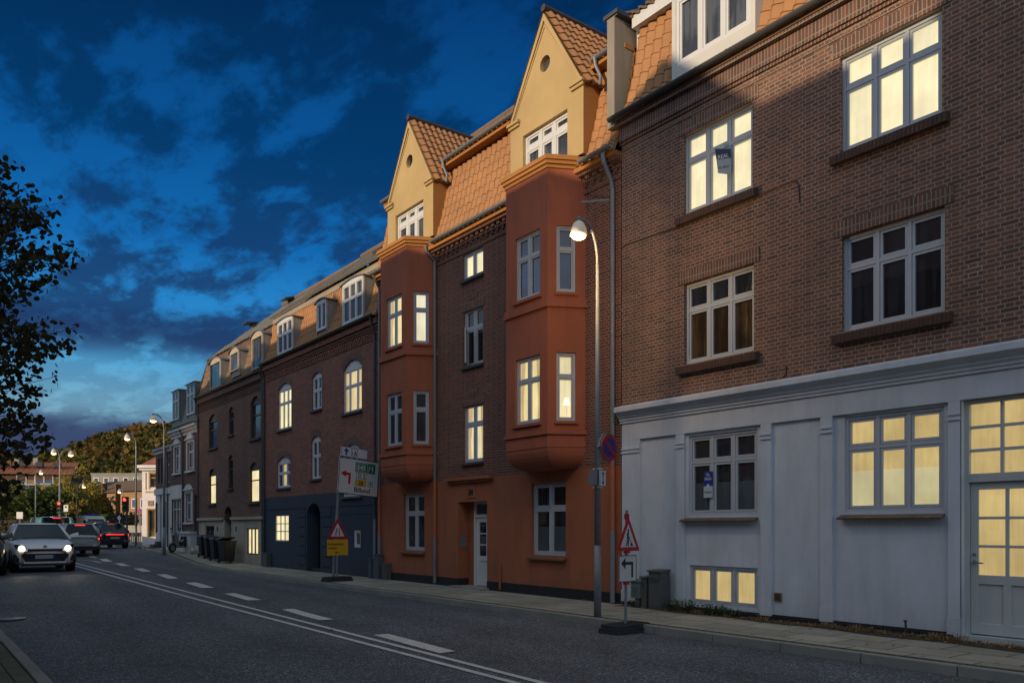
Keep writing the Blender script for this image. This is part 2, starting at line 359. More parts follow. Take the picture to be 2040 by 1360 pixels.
def window(root, fr, s0, s1, z0, z1, d=0.10, cols=3, rows=(0.68,), pane=None, frame=None, arch=0, cas=0.055, mul=0.06, sash=0.045, panes=None, name='window', thin=None, label=None, split=None):
    """casing + mullions + sashes (part 'window') with its glass (sub-part 'pane')"""
    frame = frame or grey_paint; mb = MB(); zt = z1 - arch
    mb.fb(fr, s0, s0 + cas, z0, zt, d, d + 0.09); mb.fb(fr, s1 - cas, s1, z0, zt, d, d + 0.09)
    mb.fb(fr, s0 + cas, s1 - cas, z0, z0 + cas, d, d + 0.09); mb.fb(fr, s0 + cas, s1 - cas, zt - cas, zt, d, d + 0.09)
    if arch: mb.fpoly(fr, arc(s0, s1, zt, arch), d + 0.01, d + 0.08)
    wi, hi = s1 - s0 - 2 * cas, zt - z0 - 2 * cas
    xb = [s0 + cas + wi * i / cols for i in range(cols + 1)]; zb = [z0 + cas] + [z0 + cas + hi * r_ for r_ in rows] + [zt - cas]
    if split: xb = [s0 + cas + wi * q for q in split]; cols = len(xb) - 1
    for x in xb[1:-1]: mb.fb(fr, x - mul / 2, x + mul / 2, z0 + cas, zt - cas, d + 0.004, d + 0.085)
    for i in range(cols):
        for z in zb[1:-1]:
            mb.fb(fr, xb[i] + (mul / 2 if i else 0), xb[i + 1] - (mul / 2 if i < cols - 1 else 0), z - mul / 2, z + mul / 2, d + 0.007, d + 0.08)
    pm = {}
    for i in range(cols):
        for j in range(len(zb) - 1):
            a = xb[i] + (mul / 2 if i else 0); b = xb[i + 1] - (mul / 2 if i < cols - 1 else 0)
            c = zb[j] + (mul / 2 if j else 0); e = zb[j + 1] - (mul / 2 if j < len(zb) - 2 else 0)
            if sash:
                g = 0.006; q = sash
                mb.fb(fr, a + g, a + q, c + g, e - g, d + 0.016, d + 0.07); mb.fb(fr, b - q, b - g, c + g, e - g, d + 0.016, d + 0.07)
                mb.fb(fr, a + q, b - q, c + g, c + q, d + 0.016, d + 0.07); mb.fb(fr, a + q, b - q, e - q, e - g, d + 0.016, d + 0.07)
                a, b, c, e = a + q, b - q, c + q, e - q
            m_ = panes[(i, j)] if panes and (i, j) in panes else (pane or dark_glass)
            pm.setdefault(m_.name, (MB(), m_))[0].fq(fr, a - 0.002, b + 0.002, c - 0.002, e + 0.002, d + 0.05)
    # closed back so no light passes
    mb.fq(fr, s0, s1, z0, zt, d + 0.088)
    if any(k_[0] == 'warm lit window' for k_ in pm.items()):
        v_ = pm.pop('warm lit window'); m_ = rnd.choice([lit_warm, lit_warm2, lit_warm3]); pm[m_.name] = (v_[0], m_)
    o = mb.build(name, frame, root)
    if label: o['label'] = label
    lits = [m_ for _, m_ in pm.values() if m_.name.startswith('warm lit')]
    if lits and lits[0].name.startswith('warm') and cols > 1:      # drawn back curtains inside
        for s_ in (0, 1):
            wv = rnd.uniform(.12, .24) * (s1 - s0); xe = s0 + cas + sash if s_ == 0 else s1 - cas - sash; cb = MB(); sg = 1 if s_ == 0 else -1; top_ = zt - cas - sash
            for (u0, v0), (u1, v1) in zip(*(lambda q: (q, q[1:]))([(wv, top_), (wv * .9, top_ - .3 * (top_ - z0)), (wv * .62, top_ - .6 * (top_ - z0)), (wv * .7, z0 + cas + sash)])):
                lo = sorted((xe, xe + sg * u0)); cb.poly([fr.p(xe, v0, d + .0485), fr.p(xe + sg * u0, v0, d + .0485), fr.p(xe + sg * u1, v1, d + .0485), fr.p(xe, v1, d + .0485)])
            cb.build('curtain', lit_curtain, o)
    for mb2, m_ in pm.values(): mb2.build('pane', m_, o)
    return o
def tiles(mb, O, U, width, prof, tw=0.2, rh=0.3, flip=1, amp=0.042, nper=6, skip=None):
    """rows of pantiles over a surface: prof = list of offsets from O climbing the slope"""
    O = Vector(O); U = Vector(U).normalized(); prof = [Vector(p) for p in prof]
    ls = [0.0]
    for a, b in zip(prof, prof[1:]): ls.append(ls[-1] + (b - a).length)
    def pos(v):
        v = max(0, min(v, ls[-1] - 1e-6))
        for k in range(len(prof) - 1):
            if v <= ls[k + 1]:
                f = (v - ls[k]) / (ls[k + 1] - ls[k]); t = (prof[k + 1] - prof[k]).normalized()
                return prof[k] + (prof[k + 1] - prof[k]) * f, U.cross(t) * flip
    nt_ = max(1, round(width / tw)); nr = max(1, round(ls[-1] / rh)); rh = ls[-1] / nr
    H7 = (-.40, -.55, -.30, .15, .65, 1.0, .95); m = len(H7)
    for j in range(nr):
        p0, n0 = pos(j * rh - 0.03 if j else 0); p1, n1 = pos((j + 1) * rh)
        for c in range(nt_):
            if skip and skip(O + U * (width * (c + .5) / nt_) + p0): continue
            q = rnd.uniform(-.003, .003); sl_ = rnd.uniform(-.003, .003); vs = []
            for k in range(m):
                sx = U * (width * (c + k / (m - 1)) / nt_); h = H7[k] * amp + q
                vs += [O + sx + p0 + n0 * (h - .015), O + sx + p0 + n0 * (0.034 + h + sl_), O + sx + p1 + n1 * (h - 0.002)]
            mb.add(vs, [f for k in range(m - 1) for f in ((k * 3, k * 3 + 3, k * 3 + 4, k * 3 + 1), (k * 3 + 1, k * 3 + 4, k * 3 + 5, k * 3 + 2))])
            if c < nt_ - 1 or True:
                e = (m - 1) * 3; d0, d1 = n0 * (-1.6 * amp), n1 * (-1.6 * amp); mb.add([vs[e + 1], vs[e + 2], vs[e + 2] + d1, vs[e + 1] + d0], [(0, 1, 2, 3)])
def gutter(mb, x0, x1, Y, z, r=0.065, n=8):
    """half-round gutter along X"""
    vs = []; 
    for x in (x0, x1):
        for k in range(n + 1):
            q = math.pi * (1 + k / n); vs.append((x, Y + r * math.cos(q), z + r * math.sin(q)))
        for k in range(n, -1, -1):
            q = math.pi * (1 + k / n); vs.append((x, Y + (r - 0.008) * math.cos(q), z + (r - 0.008) * math.sin(q)))
    m = 2 * (n + 1)
    mb.add(vs, [(k, (k + 1) % m, m + (k + 1) % m, m + k) for k in range(m)] + [tuple(range(m)), tuple(range(2 * m - 1, m - 1, -1))])
    x = x0 + 0.3
    while x < x1:
        mb.box(x, x + 0.02, Y - r - 0.006, Y + r, z - 0.004, z + 0.006); x += 0.7
def pipe(root, pts, m, r=0.04, name='downpipe', clamps=True):
    mb = MB(); mb.tube(pts, r, 10)
    if clamps:
        (x, y, z0), (x1, y1, z1) = pts[0], pts[-1]; z = min(z0, z1) + 0.9
        while z < max(z0, z1) - 0.8: mb.lathe([(r + 0.008, -0.02), (r + 0.008, 0.02)], (x1 if z1 < z0 else x, y1 if z1 < z0 else y, z), 10); z += 1.9
    return mb.build(name, m, root, smooth=False)
# ------------------------------------------------------------------ ground, road, pavements
W = 12.26
def interp(pts, x):
    pts = sorted(pts)
    if x <= pts[0][0]: return pts[0][1]
    for (a, b), (c, d) in zip(pts, pts[1:]):
        if x <= c: return b + (d - b) * (x - a) / (c - a)
    return pts[-1][1]
KERB = [(-66.5, 46), (-65.5, 19), (-63.5, 15.2), (-59, 12.75), (-52, 11.6), (-45.5, 11.0), (-38, 10.45), (-32, 10.05), (-20, 9.97), (20, 9.95)]
kerbY = lambda x: interp(KERB, x)
NEARY = 1.32
def sheet(mb, xs, ya, yb, ny, zf):
    vs = []
    for x in xs:
        a, b = ya(x), yb(x)
        for j in range(ny + 1):
            y = a + (b - a) * j / ny; vs.append((x, y, zf(x, y)))
    n = ny + 1
    mb.add(vs, [(i * n + j, (i + 1) * n + j, (i + 1) * n + j + 1, i * n + j + 1) for i in range(len(xs) - 1) for j in range(ny)])
def rng(a, b, st):
    n = max(1, round((b - a) / st)); return [a + (b - a) * i / n for i in range(n + 1)]

def asphalt():
    m, t, b = newmat('worn asphalt'); co = obj_co(t)
    big = noise(t, co, 0.35, 6, 0.65); med = noise(t, co, 3.0, 5, 0.6)
    v = N(t, 'ShaderNodeTexVoronoi', inp={'Scale': 55.0}); L(t, co, v.inputs['Vector'])
    f = noise(t, co, 120, 2)
    wn = N(t, 'ShaderNodeTexWhiteNoise', noise_dimensions='3D'); L(t, v.outputs['Position'], wn.inputs['Vector'])
    st = ramp(t, wn.outputs[0], [(0.0, 0.45), (0.6, 0.8), (0.85, 1.3), (1.0, 3.0)])
    k = math_n(t, 'MULTIPLY', st, math_n(t, 'ADD', 0.42, math_n(t, 'MULTIPLY', big, 1.15)))
    k = math_n(t, 'MULTIPLY', k, math_n(t, 'ADD', 0.75, math_n(t, 'MULTIPLY', med, 0.5)))
    # wheel tracks, polished and darker, running along the street
    s = N(t, 'ShaderNodeSeparateXYZ'); L(t, co, s.inputs[0])
    wy = math_n(t, 'ADD', s.outputs[1], math_n(t, 'MULTIPLY', big, 0.5))
    tr = math_n(t, 'ADD', math_n(t, 'MULTIPLY', math_n(t, 'SINE', math_n(t, 'MULTIPLY', wy, 3.6)), 0.09), 1.0)
    k = math_n(t, 'MULTIPLY', k, tr)
    crack = N(t, 'ShaderNodeTexVoronoi', feature='DISTANCE_TO_EDGE', inp={'Scale': 0.42}); 
    wco = N(t, 'ShaderNodeVectorMath', operation='ADD'); nn = N(t, 'ShaderNodeTexNoise', inp={'Scale': 1.4, 'Detail': 5.0}); L(t, co, nn.inputs['Vector'])
    L(t, co, wco.inputs[0]); L(t, nn.outputs['Color'], wco.inputs[1]); L(t, wco.outputs[0], crack.inputs['Vector'])
    ck = ramp(t, crack.outputs['Distance'], [(0.0, 0.62), (0.007, 1.0)])
    k = math_n(t, 'MULTIPLY', k, ck)
    vm = N(t, 'ShaderNodeVectorMath', operation='SCALE'); vm.inputs[0].default_value = (0.098, 0.108, 0.121); L(t, k, vm.inputs['Scale'])
    L(t, vm.outputs[0], b.inputs['Base Color'])
    L(t, math_n(t, 'ADD', 0.62, math_n(t, 'MULTIPLY', med, 0.3)), b.inputs['Roughness'])
    b.inputs['Specular IOR Level'].default_value = 0.35
    bump(t, b, math_n(t, 'ADD', v.outputs['Distance'], math_n(t, 'MULTIPLY', f, 0.4)), 0.7, 0.01)
    return m
def slabs(name, c, w_, h_, joint=0.012):
    m, t, b = newmat(name); co = obj_co(t)
    nz = N(t, 'ShaderNodeTexNoise', inp={'Scale': 1.5, 'Detail': 3.0}); L(t, co, nz.inputs['Vector'])
    of = N(t, 'ShaderNodeVectorMath', operation='SCALE'); L(t, nz.outputs['Color'], of.inputs[0]); of.inputs['Scale'].default_value = 0.03
    ad = N(t, 'ShaderNodeVectorMath', operation='ADD'); L(t, co, ad.inputs[0]); L(t, of.outputs[0], ad.inputs[1])
    bt = N(t, 'ShaderNodeTexBrick', offset=0.5, inp={'Scale': 1.0, 'Mortar Size': joint, 'Mortar Smooth': 0.4, 'Brick Width': w_, 'Row Height': h_,
           'Color1': (*c, 1), 'Color2': (c[0] * 0.72, c[1] * 0.74, c[2] * 0.72, 1), 'Mortar': (0.018, 0.022, 0.012, 1)})
    L(t, ad.outputs[0], bt.inputs['Vector'])
    f = noise(t, co, 55, 3); big = noise(t, co, 0.9, 6, 0.65)
    k = math_n(t, 'MULTIPLY', math_n(t, 'ADD', 0.6, math_n(t, 'MULTIPLY', f, 0.8)), math_n(t, 'ADD', 0.55, math_n(t, 'MULTIPLY', big, 0.9)))
    vm = N(t, 'ShaderNodeVectorMath', operation='SCALE'); L(t, bt.outputs['Color'], vm.inputs[0]); L(t, k, vm.inputs['Scale'])
    L(t, vm.outputs[0], b.inputs['Base Color']); b.inputs['Roughness'].default_value = 0.9
    bump(t, b, math_n(t, 'ADD', math_n(t, 'SUBTRACT', 1.0, bt.outputs['Fac']), math_n(t, 'MULTIPLY', f, 0.3)), 0.6, 0.01)
    return m
asph = asphalt(); slab = slabs('concrete paving slabs', (0.34, 0.32, 0.26), 0.82, 0.62)
slab2 = slabs('mossy paving', (0.13, 0.14, 0.08), 0.5, 0.5)
kerbm = plain('granite kerb', (0.24, 0.235, 0.21), 0.8, var=0.4, nscale=1.2, fine=70)
earth = plain('dark soil and grass', (0.05, 0.06, 0.025), 0.95, var=0.5, nscale=0.5, fine=8)
mb = MB()
gx = [-1500, -800, -400, -250, -180] + rng(-140, -14, 3) + [0, 20, 60, 200, 600]; gy = [-600, -300, -100, -40] + rng(-12, 45, 3) + [60, 90, 150, 300, 700, 1500]
n = len(gy); mb.add([(x, y, Hr(x, y) - 0.10) for x in gx for y in gy], [(i * n + j, (i + 1) * n + j, (i + 1) * n + j + 1, i * n + j + 1) for i in range(len(gx) - 1) for j in range(n - 1)])
structure(mb.build('ground', earth))
mb = MB()
sheet(mb, rng(-66, 22, 0.75), lambda x: NEARY if x > -58 else -34, lambda x: kerbY(x), 14, Hr)
sheet(mb, rng(-118, -66, 2), lambda x: -34, lambda x: 46, 24, Hr)
structure(mb.build('road', asph, smooth=True))
mb = MB(); xs = rng(-66, 22, 0.75)
sheet(mb, xs, lambda x: kerbY(x) + 0.28, lambda x: max(12.34, kerbY(x) + 1.3) if x > -52.6 else 44 if x > -65 else kerbY(x) + 0.3, 3, lambda x, y: Hp(x))
structure(mb.build('pavement', slab))
mb = MB()
sheet(mb, xs, lambda x: kerbY(x) + 0.13, lambda x: kerbY(x) + 0.285, 1, lambda x, y: Hp(x) - 0.004)
structure(mb.build('cobble_strip', slabs('small setts', (0.10, 0.105, 0.08), 0.16, 0.1, 0.02)))
# kerb stones
def kerb(name, xs, yf, w_, zt, zb):
    mb = MB()
    for x0, x1 in zip(xs, xs[1:]):
        g = 0.006; j = rnd.uniform(-0.006, 0.006)
        y0, y1 = yf(x0) + j, yf(x1) + j
        p = [(x0 + g, y0, zb(x0)), (x1 - g, y1, zb(x1)), (x1 - g, y1 + w_, zb(x1)), (x0 + g, y0 + w_, zb(x0)), (x0 + g, y0 + 0.012, zt(x0) + 0.004), (x1 - g, y1 + 0.012, zt(x1) + 0.004), (x1 - g, y1 + w_, zt(x1) + 0.004), (x0 + g, y0 + w_, zt(x0) + 0.004)]
        mb.hexa(p)
    return structure(mb.build(name, kerbm, bevel=0.012))
kerb('kerb', rng(-65, 22, 1.2), kerbY, 0.13, lambda x: Hp(x), lambda x: Hr(x, kerbY(x)) - 0.1)
kerb('kerb', rng(-58, 22, 1.0), lambda x: NEARY - 0.16, 0.15, lambda x: Hr(x, 1.3) + 0.10, lambda x: Hr(x, 1.3) - 0.1)
mb = MB(); sheet(mb, rng(-58, 22, 1.5), lambda x: -3.9, lambda x: NEARY - 0.16, 4, lambda x, y: Hr(x, 1.3) + 0.09); structure(mb.build('pavement', slab2))
mb = MB(); sheet(mb, rng(-118, -70, 3), lambda x: 17.6, lambda x: 17.6 + 0.001, 1, lambda x, y: Hr(x, y) + 0.01)
lawn = MB()
sheet(lawn, rng(-180, -84, 3), lambda x: -30, lambda x: 9.4, 12, lambda x, y: Hr(x, y) + 0.06 + 0.05 * math.sin(x * .7 + y))
structure(lawn.build('lawn', plain('autumn grass', (0.07, 0.095, 0.02), 0.95, var=0.5, nscale=0.8, fine=20)))
# soil strip along the foot of the white shop wall
mb = MB(); sheet(mb, rng(-12.4, 3, 0.4), lambda x: 11.93 + 0.06 * math.sin(x * 3.1) - 0.2 * S((x + 10) / 6), lambda x: 12.3, 1, lambda x, y: 0.008)
structure(mb.build('soil_strip', plain('litter and soil', (0.045, 0.035, 0.022), 0.95, var=0.6, nscale=6, fine=50, bstr=0.8)))

# road markings
paint = plain('worn road paint', (0.55, 0.55, 0.52), 0.7, var=0.28, nscale=5, fine=40)
def zo5(x, y): return (x / 1.8545, 1060 + y / 1.8545)
DASH = [[(744, 1264.9), (773.8, 1262.8), (907.5, 1297.3), (876.2, 1301.6)], [zo5(1040, 285), zo5(1085, 283), zo5(1232, 322), zo5(1180, 325)],
        [zo5(828, 227), zo5(865, 225), zo5(967, 250), zo5(915, 252)], [zo5(683, 187), zo5(725, 185), zo5(792, 205), zo5(745, 206)],
        [zo5(577, 156), zo5(612, 155), zo5(660, 171), zo5(620, 172)], [zo5(492, 134), zo5(525, 133), zo5(560, 145), zo5(527, 146)],
        [zo5(423, 115), zo5(450, 114), zo5(480, 124), zo5(450, 125)], [zo5(368, 99), zo5(393, 98), zo5(417, 108), zo5(388, 108)], [zo5(318, 85), zo5(340, 84), zo5(360, 93), zo5(336, 93)]]
mb = MB()
def lerp2(a, b, t): return (a[0] + (b[0] - a[0]) * t, a[1] + (b[1] - a[1]) * t)
for q in DASH:
    q = [gnd(*p)[:2] for p in q]; k = 6
    vs = []
    for i in range(k + 1):
        a, b = lerp2(q[0], q[3], i / k), lerp2(q[1], q[2], i / k)
        for p in (a, b): vs.append((*p, Hr(*p) + 0.010))
    mb.add(vs, [(2 * i, 2 * i + 2, 2 * i + 3, 2 * i + 1) for i in range(k)])
def line(pts, wid, n=40):
    P = []
    for (a, b) in zip(pts, pts[1:]):
        for i in range(n): P.append(gnd(*lerp2(a, b, i / n))[:2])
    P.append(gnd(*pts[-1])[:2]); vs = []
    for p in P:
        for dy in (-wid / 2, wid / 2): q = (p[0], p[1] + dy); vs.append((*q, Hr(*q) + 0.010))
    mb.add(vs, [(2 * i, 2 * i + 2, 2 * i + 3, 2 * i + 1) for i in range(len(P) - 1)])
line([(140, 1119), (410, 1188.3), (1078, 1360), (1500, 1468)], 0.10)
line([(137, 1123.5), (388, 1192.5), (1024, 1360), (1500, 1486)], 0.10)
line([(152, 1115), (172, 1115.2), (186, 1117), (200, 1121)], 0.14, 8)
structure(mb.build('road_markings', paint))

# ------------------------------------------------------------------ building G: brick house over a white plastered shop floor (nearest, right)
pxr = lambda a, b, top, bot, Y=W: (wx(a, Y), wx(b, Y), wz(a, bot, Y), wz(a, top, Y))
FW = Fr((0, W, 0))
brickGd = brick('dark sill brick', (0.10, 0.045, 0.03), (0.07, 0.035, 0.028), (0.09, 0.07, 0.06), vertical=True, soot=0.5)
brickG = brick('brown red brick', (0.235, 0.105, 0.066), (0.135, 0.068, 0.052), (0.32, 0.26, 0.21), soot=0.45, salt=0.4, msize=0.009)
brickGv = brick('upright brick', (0.19, 0.085, 0.055), (0.12, 0.058, 0.045), (0.24, 0.21, 0.18), vertical=True, soot=0.4)
plasterG = stucco('white painted plaster', (0.54, 0.595, 0.67), (0.18, 0.17, 0.13), 0.26)
plinth_black = plain('black tarred plinth', (0.012, 0.013, 0.016), 0.7, var=0.4, nscale=6)
tileO = tilemat('orange pantile', (0.44, 0.22, 0.082), (0.33, 0.15, 0.06), moss=0.3)
tileR = tilemat('red brown pantile', (0.30, 0.10, 0.055), (0.24, 0.085, 0.05), moss=0.4)
tileW = tilemat('sooty pantile', (0.25, 0.155, 0.09), (0.17, 0.11, 0.07), moss=0.6)
XG0, XG1 = -12.5, 1.6
G = thing('brick_house', 'three storey brown brick house over a white plastered shop floor, nearest at the right edge', 'house', (-6, W, 0))
win3 = [(-10.80, -9.18, 7.72, 9.27), (-7.47, -5.84, 7.72, 9.27)]
win1 = [(-10.78, -9.15, 4.80, 6.36), (-7.44, -5.80, 4.80, 6.34)]
extra = [(-4.15, -2.5, 7.72, 9.27), (-4.12, -2.48, 4.80, 6.34)]
mb = MB(); wall_face(mb, FW, XG0, XG1, 4.05, 9.72, [(*h, 0, 0.11) for h in win3 + win1 + extra])
mb.box(XG0, XG1, W + 0.12, W + 0.13, 0.0, 0.001)
mb.poly([(XG0, W, 4.05), (XG0, 21, 4.05), (XG0, 21, 10.1), (XG0, W, 10.1)]); mb.poly([(XG1, W, 0), (XG1, 21, 0), (XG1, 21, 10.1), (XG1, W, 10.1)])
mb.poly([(XG0, 21, 0), (XG1, 21, 0), (XG1, 21, 10.1), (XG0, 21, 10.1)])
mb.build('wall', brickG, G)
mb = MB()   # corbelled eaves in upright bricks
mb.box(XG0 - 0.02, XG1, W - 0.035, W + 0.1, 9.70, 9.76); mb.box(XG0 - 0.02, XG1, W - 0.07, W + 0.1, 9.76, 10.06)
mb.box(XG0 - 0.02, XG1, W - 0.16, W + 0.1, 10.06, 10.12); mb.box(XG0, XG1, W - 0.015, W + 0.05, 9.585, 9.62)
mb.build('eaves_course', brickGv, G)
for h in win3 + win1 + extra:
    mb = MB(); mb.box(h[0] - 0.13, h[1] + 0.13, W - 0.018, W + 0.02, h[3] + 0.012, h[3] + 0.26); mb.build('lintel', brickGv, G)
    mb = MB(); mb.hexa([(h[0] - 0.12, W - 0.11, h[2] - 0.19), (h[1] + 0.12, W - 0.11, h[2] - 0.19), (h[1] + 0.12, W + 0.11, h[2] - 0.19), (h[0] - 0.12, W + 0.11, h[2] - 0.19),
                        (h[0] - 0.12, W - 0.13, h[2] - 0.06), (h[1] + 0.12, W - 0.13, h[2] - 0.06), (h[1] + 0.12, W + 0.11, h[2] - 0.005), (h[0] - 0.12, W + 0.11, h[2] - 0.005)])
    mb.build('sill', brickGd, G)
for h in win3: window(G, FW, *h, d=0.075, pane=lit_bright, rows=(0.68,))
window(G, FW, *win1[0], d=0.075, pane=dark_glass, panes={(1, 0): brown_reflection_glass, (0, 0): brown_reflection_glass, (2, 0): brown_reflection_glass})
window(G, FW, *win1[1], d=0.075, pane=dark_glass)
for h in extra: window(G, FW, *h, d=0.075)
# plastered shop front: recessed panels, pilasters, beam, cornice
mb = MB()
PIL = [(-12.5, wx(1274, W)), (wx(1346, W), wx(1362.5, W)), (wx(1515, W), wx(1535.5, W)), (wx(1634, W), wx(1657, W)), (wx(1888.5, W), wx(1912.5, W))]
gw1 = (wx(1373.8, W + .08), wx(1511, W + .08), 1.86, 3.40); gw2 = (wx(1683.8, W + .08), wx(1883, W + .08), 1.88, 3.42)
bw1 = (wx(1375, W + .08), wx(1511, W + .08), 0.15, 0.90)
dx0, dx1 = wx(1914, W) + 0.01, -3.3
FP = Fr((0, W + 0.055, 0))
wall_face(mb, FP, XG0, dx0, 0.06, 3.47, [(*gw1, 0, 0.10), (*gw2, 0, 0.10), (*bw1, 0, 0.10)])
wall_face(mb, Fr((0, W + 0.0, 0)), XG0, XG1, 3.47, 4.08, [])
mb.fb(FW, XG0, dx0, 3.462, 3.47, 0.0, 0.06)
for a, b in PIL:
    mb.fb(FW, a, b, 0.0, 3.465, 0.0, 0.056)
    for z in (3.26, 3.185): mb.fb(FW, a - 0.006, b + 0.006, z, z + 0.035, -0.022, 0.05)
    mb.fb(FW, a - 0.012, b + 0.012, 0.05, 0.32, -0.014, 0.05)
mb.fb(FW, dx1, XG1, 0.0, 3.47, 0.0, 0.06)
mb.poly([(XG0, W, 0), (XG0, 21, 0), (XG0, 21, 4.08), (XG0, W, 4.08)])
mb.fb(FW, dx0 - 0.001, dx0 + 0.0, 0, 3.47, 0.0, 0.3); mb.fb(FW, dx1, dx1 + 0.001, 0, 3.47, 0.0, 0.3); mb.fb(FW, dx0, dx1, 3.469, 3.4705, 0.0, 0.3)
mb.build('plaster_front', plasterG, G)
mb = MB()
prof = [(0.0, 3.82), (-0.03, 3.82), (-0.03, 3.855), (-0.055, 3.875), (-0.055, 3.905), (-0.09, 3.94), (-0.09, 3.965), (-0.17, 4.03), (-0.21, 4.045), (-0.21, 4.135), (-0.19, 4.15), (0.0, 4.20)]
mb.prism([(XG0 - 0.03, W + d, z) for d, z in prof], (XG1 - XG0 + 0.03, 0, 0)); mb.build('cornice', plasterG, G)
mb = MB(); mb.fb(Fr((0, W, 0)), XG0, wx(1900, W), -0.1, 0.075, -0.02, 0.05); mb.fb(FP, XG0, dx0 - .02, -0.1, 0.10, -0.03, 0.05); mb.build('plinth', plinth_black, G)
tilesill = plain('brown clay sill tile', (0.11, 0.075, 0.055), 0.6, var=0.4, nscale=9)
for a, b, z in ((gw1[0] - 0.13, gw1[1] + 0.02, gw1[2]), (gw2[0] - 0.06, gw2[1] + 0.02, gw2[2])):
    mb = MB(); k = 12
    for i in range(k):
        x0, x1 = a + (b - a) * i / k, a + (b - a) * (i + 1) / k - 0.008
        mb.hexa([(x0, W - 0.08, z - 0.125), (x1, W - 0.08, z - 0.125), (x1, W + 0.16, z - 0.04), (x0, W + 0.16, z - 0.04), (x0, W - 0.085, z - 0.10), (x1, W - 0.085, z - 0.10), (x1, W + 0.16, z - 0.004), (x0, W + 0.16, z - 0.004)])
    mb.build('sill', tilesill, G)
half = {(i, 0): frost_glass for i in range(3)}
def window_split(root, fr, h, d, upper, lower, frac=0.52):
    """three light window whose lower panes are frosted to half height"""
    o = window(root, fr, *h, d=d, pane=upper)
    return o
wg1 = window(G, FP, *gw1, d=0.03, pane=dark_glass)
mbf = MB(); cas, sash, mul = 0.055, 0.045, 0.06
wi = gw1[1] - gw1[0] - 2 * cas
for i in range(3):
    a = gw1[0] + cas + wi * i / 3 + (0.03 if i else 0) + sash; b = gw1[0] + cas + wi * (i + 1) / 3 - (0.03 if i < 2 else 0) - sash
    mbf.fq(FP, a, b, gw1[2] + cas + sash, gw1[2] + 0.62, 0.03 + 0.046)
mbf.build('frosted_film', frost_glass, wg1)
wg2 = window(G, FP, *gw2, d=0.03, pane=lit_frost)
mbf = MB(); wi = gw2[1] - gw2[0] - 2 * cas
for i in range(3):
    a = gw2[0] + cas + wi * i / 3 + (0.03 if i else 0) + sash; b = gw2[0] + cas + wi * (i + 1) / 3 - (0.03 if i < 2 else 0) - sash
    mbf.fq(FP, a, b, gw2[2] + cas + sash, gw2[2] + 0.66, 0.03 + 0.046)
mbf.build('frosted_film', lit_film, wg2)
window(G, FP, *bw1, d=0.03, pane=lit_frost, rows=())
# shop door with tall transom light
FD = Fr((0, W + 0.14, 0)); grey_door = plain('pale grey door paint', (0.46, 0.49, 0.50), 0.45, var=0.08)
dd = MB()
for a, b in ((dx0, dx0 + 0.06), (dx1 - 0.06, dx1)): dd.fb(FD, a, b, 0.08, 3.46, -0.04, 0.08)
dd.fb(FD, dx0 + 0.06, dx1 - 0.06, 3.40, 3.46, -0.04, 0.08); dd.fb(FD, dx0 + 0.06, dx1 - 0.06, 2.28, 2.40, -0.05, 0.08)
dd.fb(FD, dx0 - 0.0, dx1, 0.0, 0.085, -0.16, 0.1)
dw = [dx0 + 0.06, dx0 + 0.06 + 0.98, dx1 - 0.06]
for z in (2.40 + 1.0 / 3, 2.40 + 2.0 / 3): dd.fb(FD, dx0 + 0.06, dx1 - 0.06, z - 0.022, z + 0.022, -0.01, 0.05)
k = 5
for i in range(1, k): x = dx0 + 0.06 + (dx1 - dx0 - 0.12) * i / k; dd.fb(FD, x - 0.022, x + 0.022, 2.4, 3.40, -0.012, 0.052)
do = dd.build('door_frame', grey_door, G); pq = MB(); pq.fq(FD, dx0 + 0.06, dx1 - 0.06, 2.40, 3.40, 0.03); pq.build('pane', lit_frost, do)
for n_, (a, b) in enumerate(((dw[0], dw[1]), (dw[1], dw[2]))):
    a += 0.006; b -= 0.006; m2 = MB(); st = 0.105
    m2.fb(FD, a, a + st, 0.10, 2.27, 0.0, 0.05); m2.fb(FD, b - st, b, 0.10, 2.27, 0.0, 0.05)
    m2.fb(FD, a + st, b - st, 2.17, 2.27, 0.0, 0.05); m2.fb(FD, a + st, b - st, 0.82, 0.95, 0.0, 0.05); m2.fb(FD, a + st, b - st, 0.10, 0.26, 0.0, 0.05)
    xm = (a + b) / 2; m2.fb(FD, xm - 0.025, xm + 0.025, 0.95, 2.17, 0.004, 0.045); m2.fb(FD, xm - 0.05, xm + 0.05, 0.26, 0.82, 0.002, 0.045)
    for z in (1.36, 1.765): m2.fb(FD, a + st, b - st, z - 0.02, z + 0.02, 0.007, 0.04)
    m2.fq(FD, a + st, b - st, 0.26, 0.82, 0.025)
    dr = m2.build('door', grey_door, G, bevel=0.004)
    m3 = MB(); m3.fq(FD, a + st, b - st, 0.95, 2.17, 0.028); m3.build('pane', lit_frost, dr)
    if n_ == 0:
        m4 = MB(); m4.tube([FD.p(a + 0.05, 1.13, 0), FD.p(a + 0.05, 1.13, -0.06), FD.p(a + 0.19, 1.12, -0.06)], 0.011, 8); m4.disc(FD, a + 0.05, 1.13, 0.03, 0.03, -0.008, 0, 12); m4.disc(FD, a + 0.05, 1.24, 0.024, 0.024, -0.012, 0, 12)
        m4.build('handle', zinc, dr)
mb = MB(); x = wx(1547, W); mb.fb(FP, x - 0.075, x + 0.075, 0.36 - .02, 0.51 - .02, -0.025, 0.0)
vg = mb.build('vent_frame', plain('tan vent frame', (0.22, 0.16, 0.10), 0.6), G); mb = MB()
for i in range(6): mb.fb(FP, x - 0.06, x + 0.06, 0.357 + i * 0.021, 0.369 + i * 0.021, -0.032, -0.02)
mb.build('vent_slat', plain('dark vent', (0.05, 0.04, 0.035), 0.7), vg)
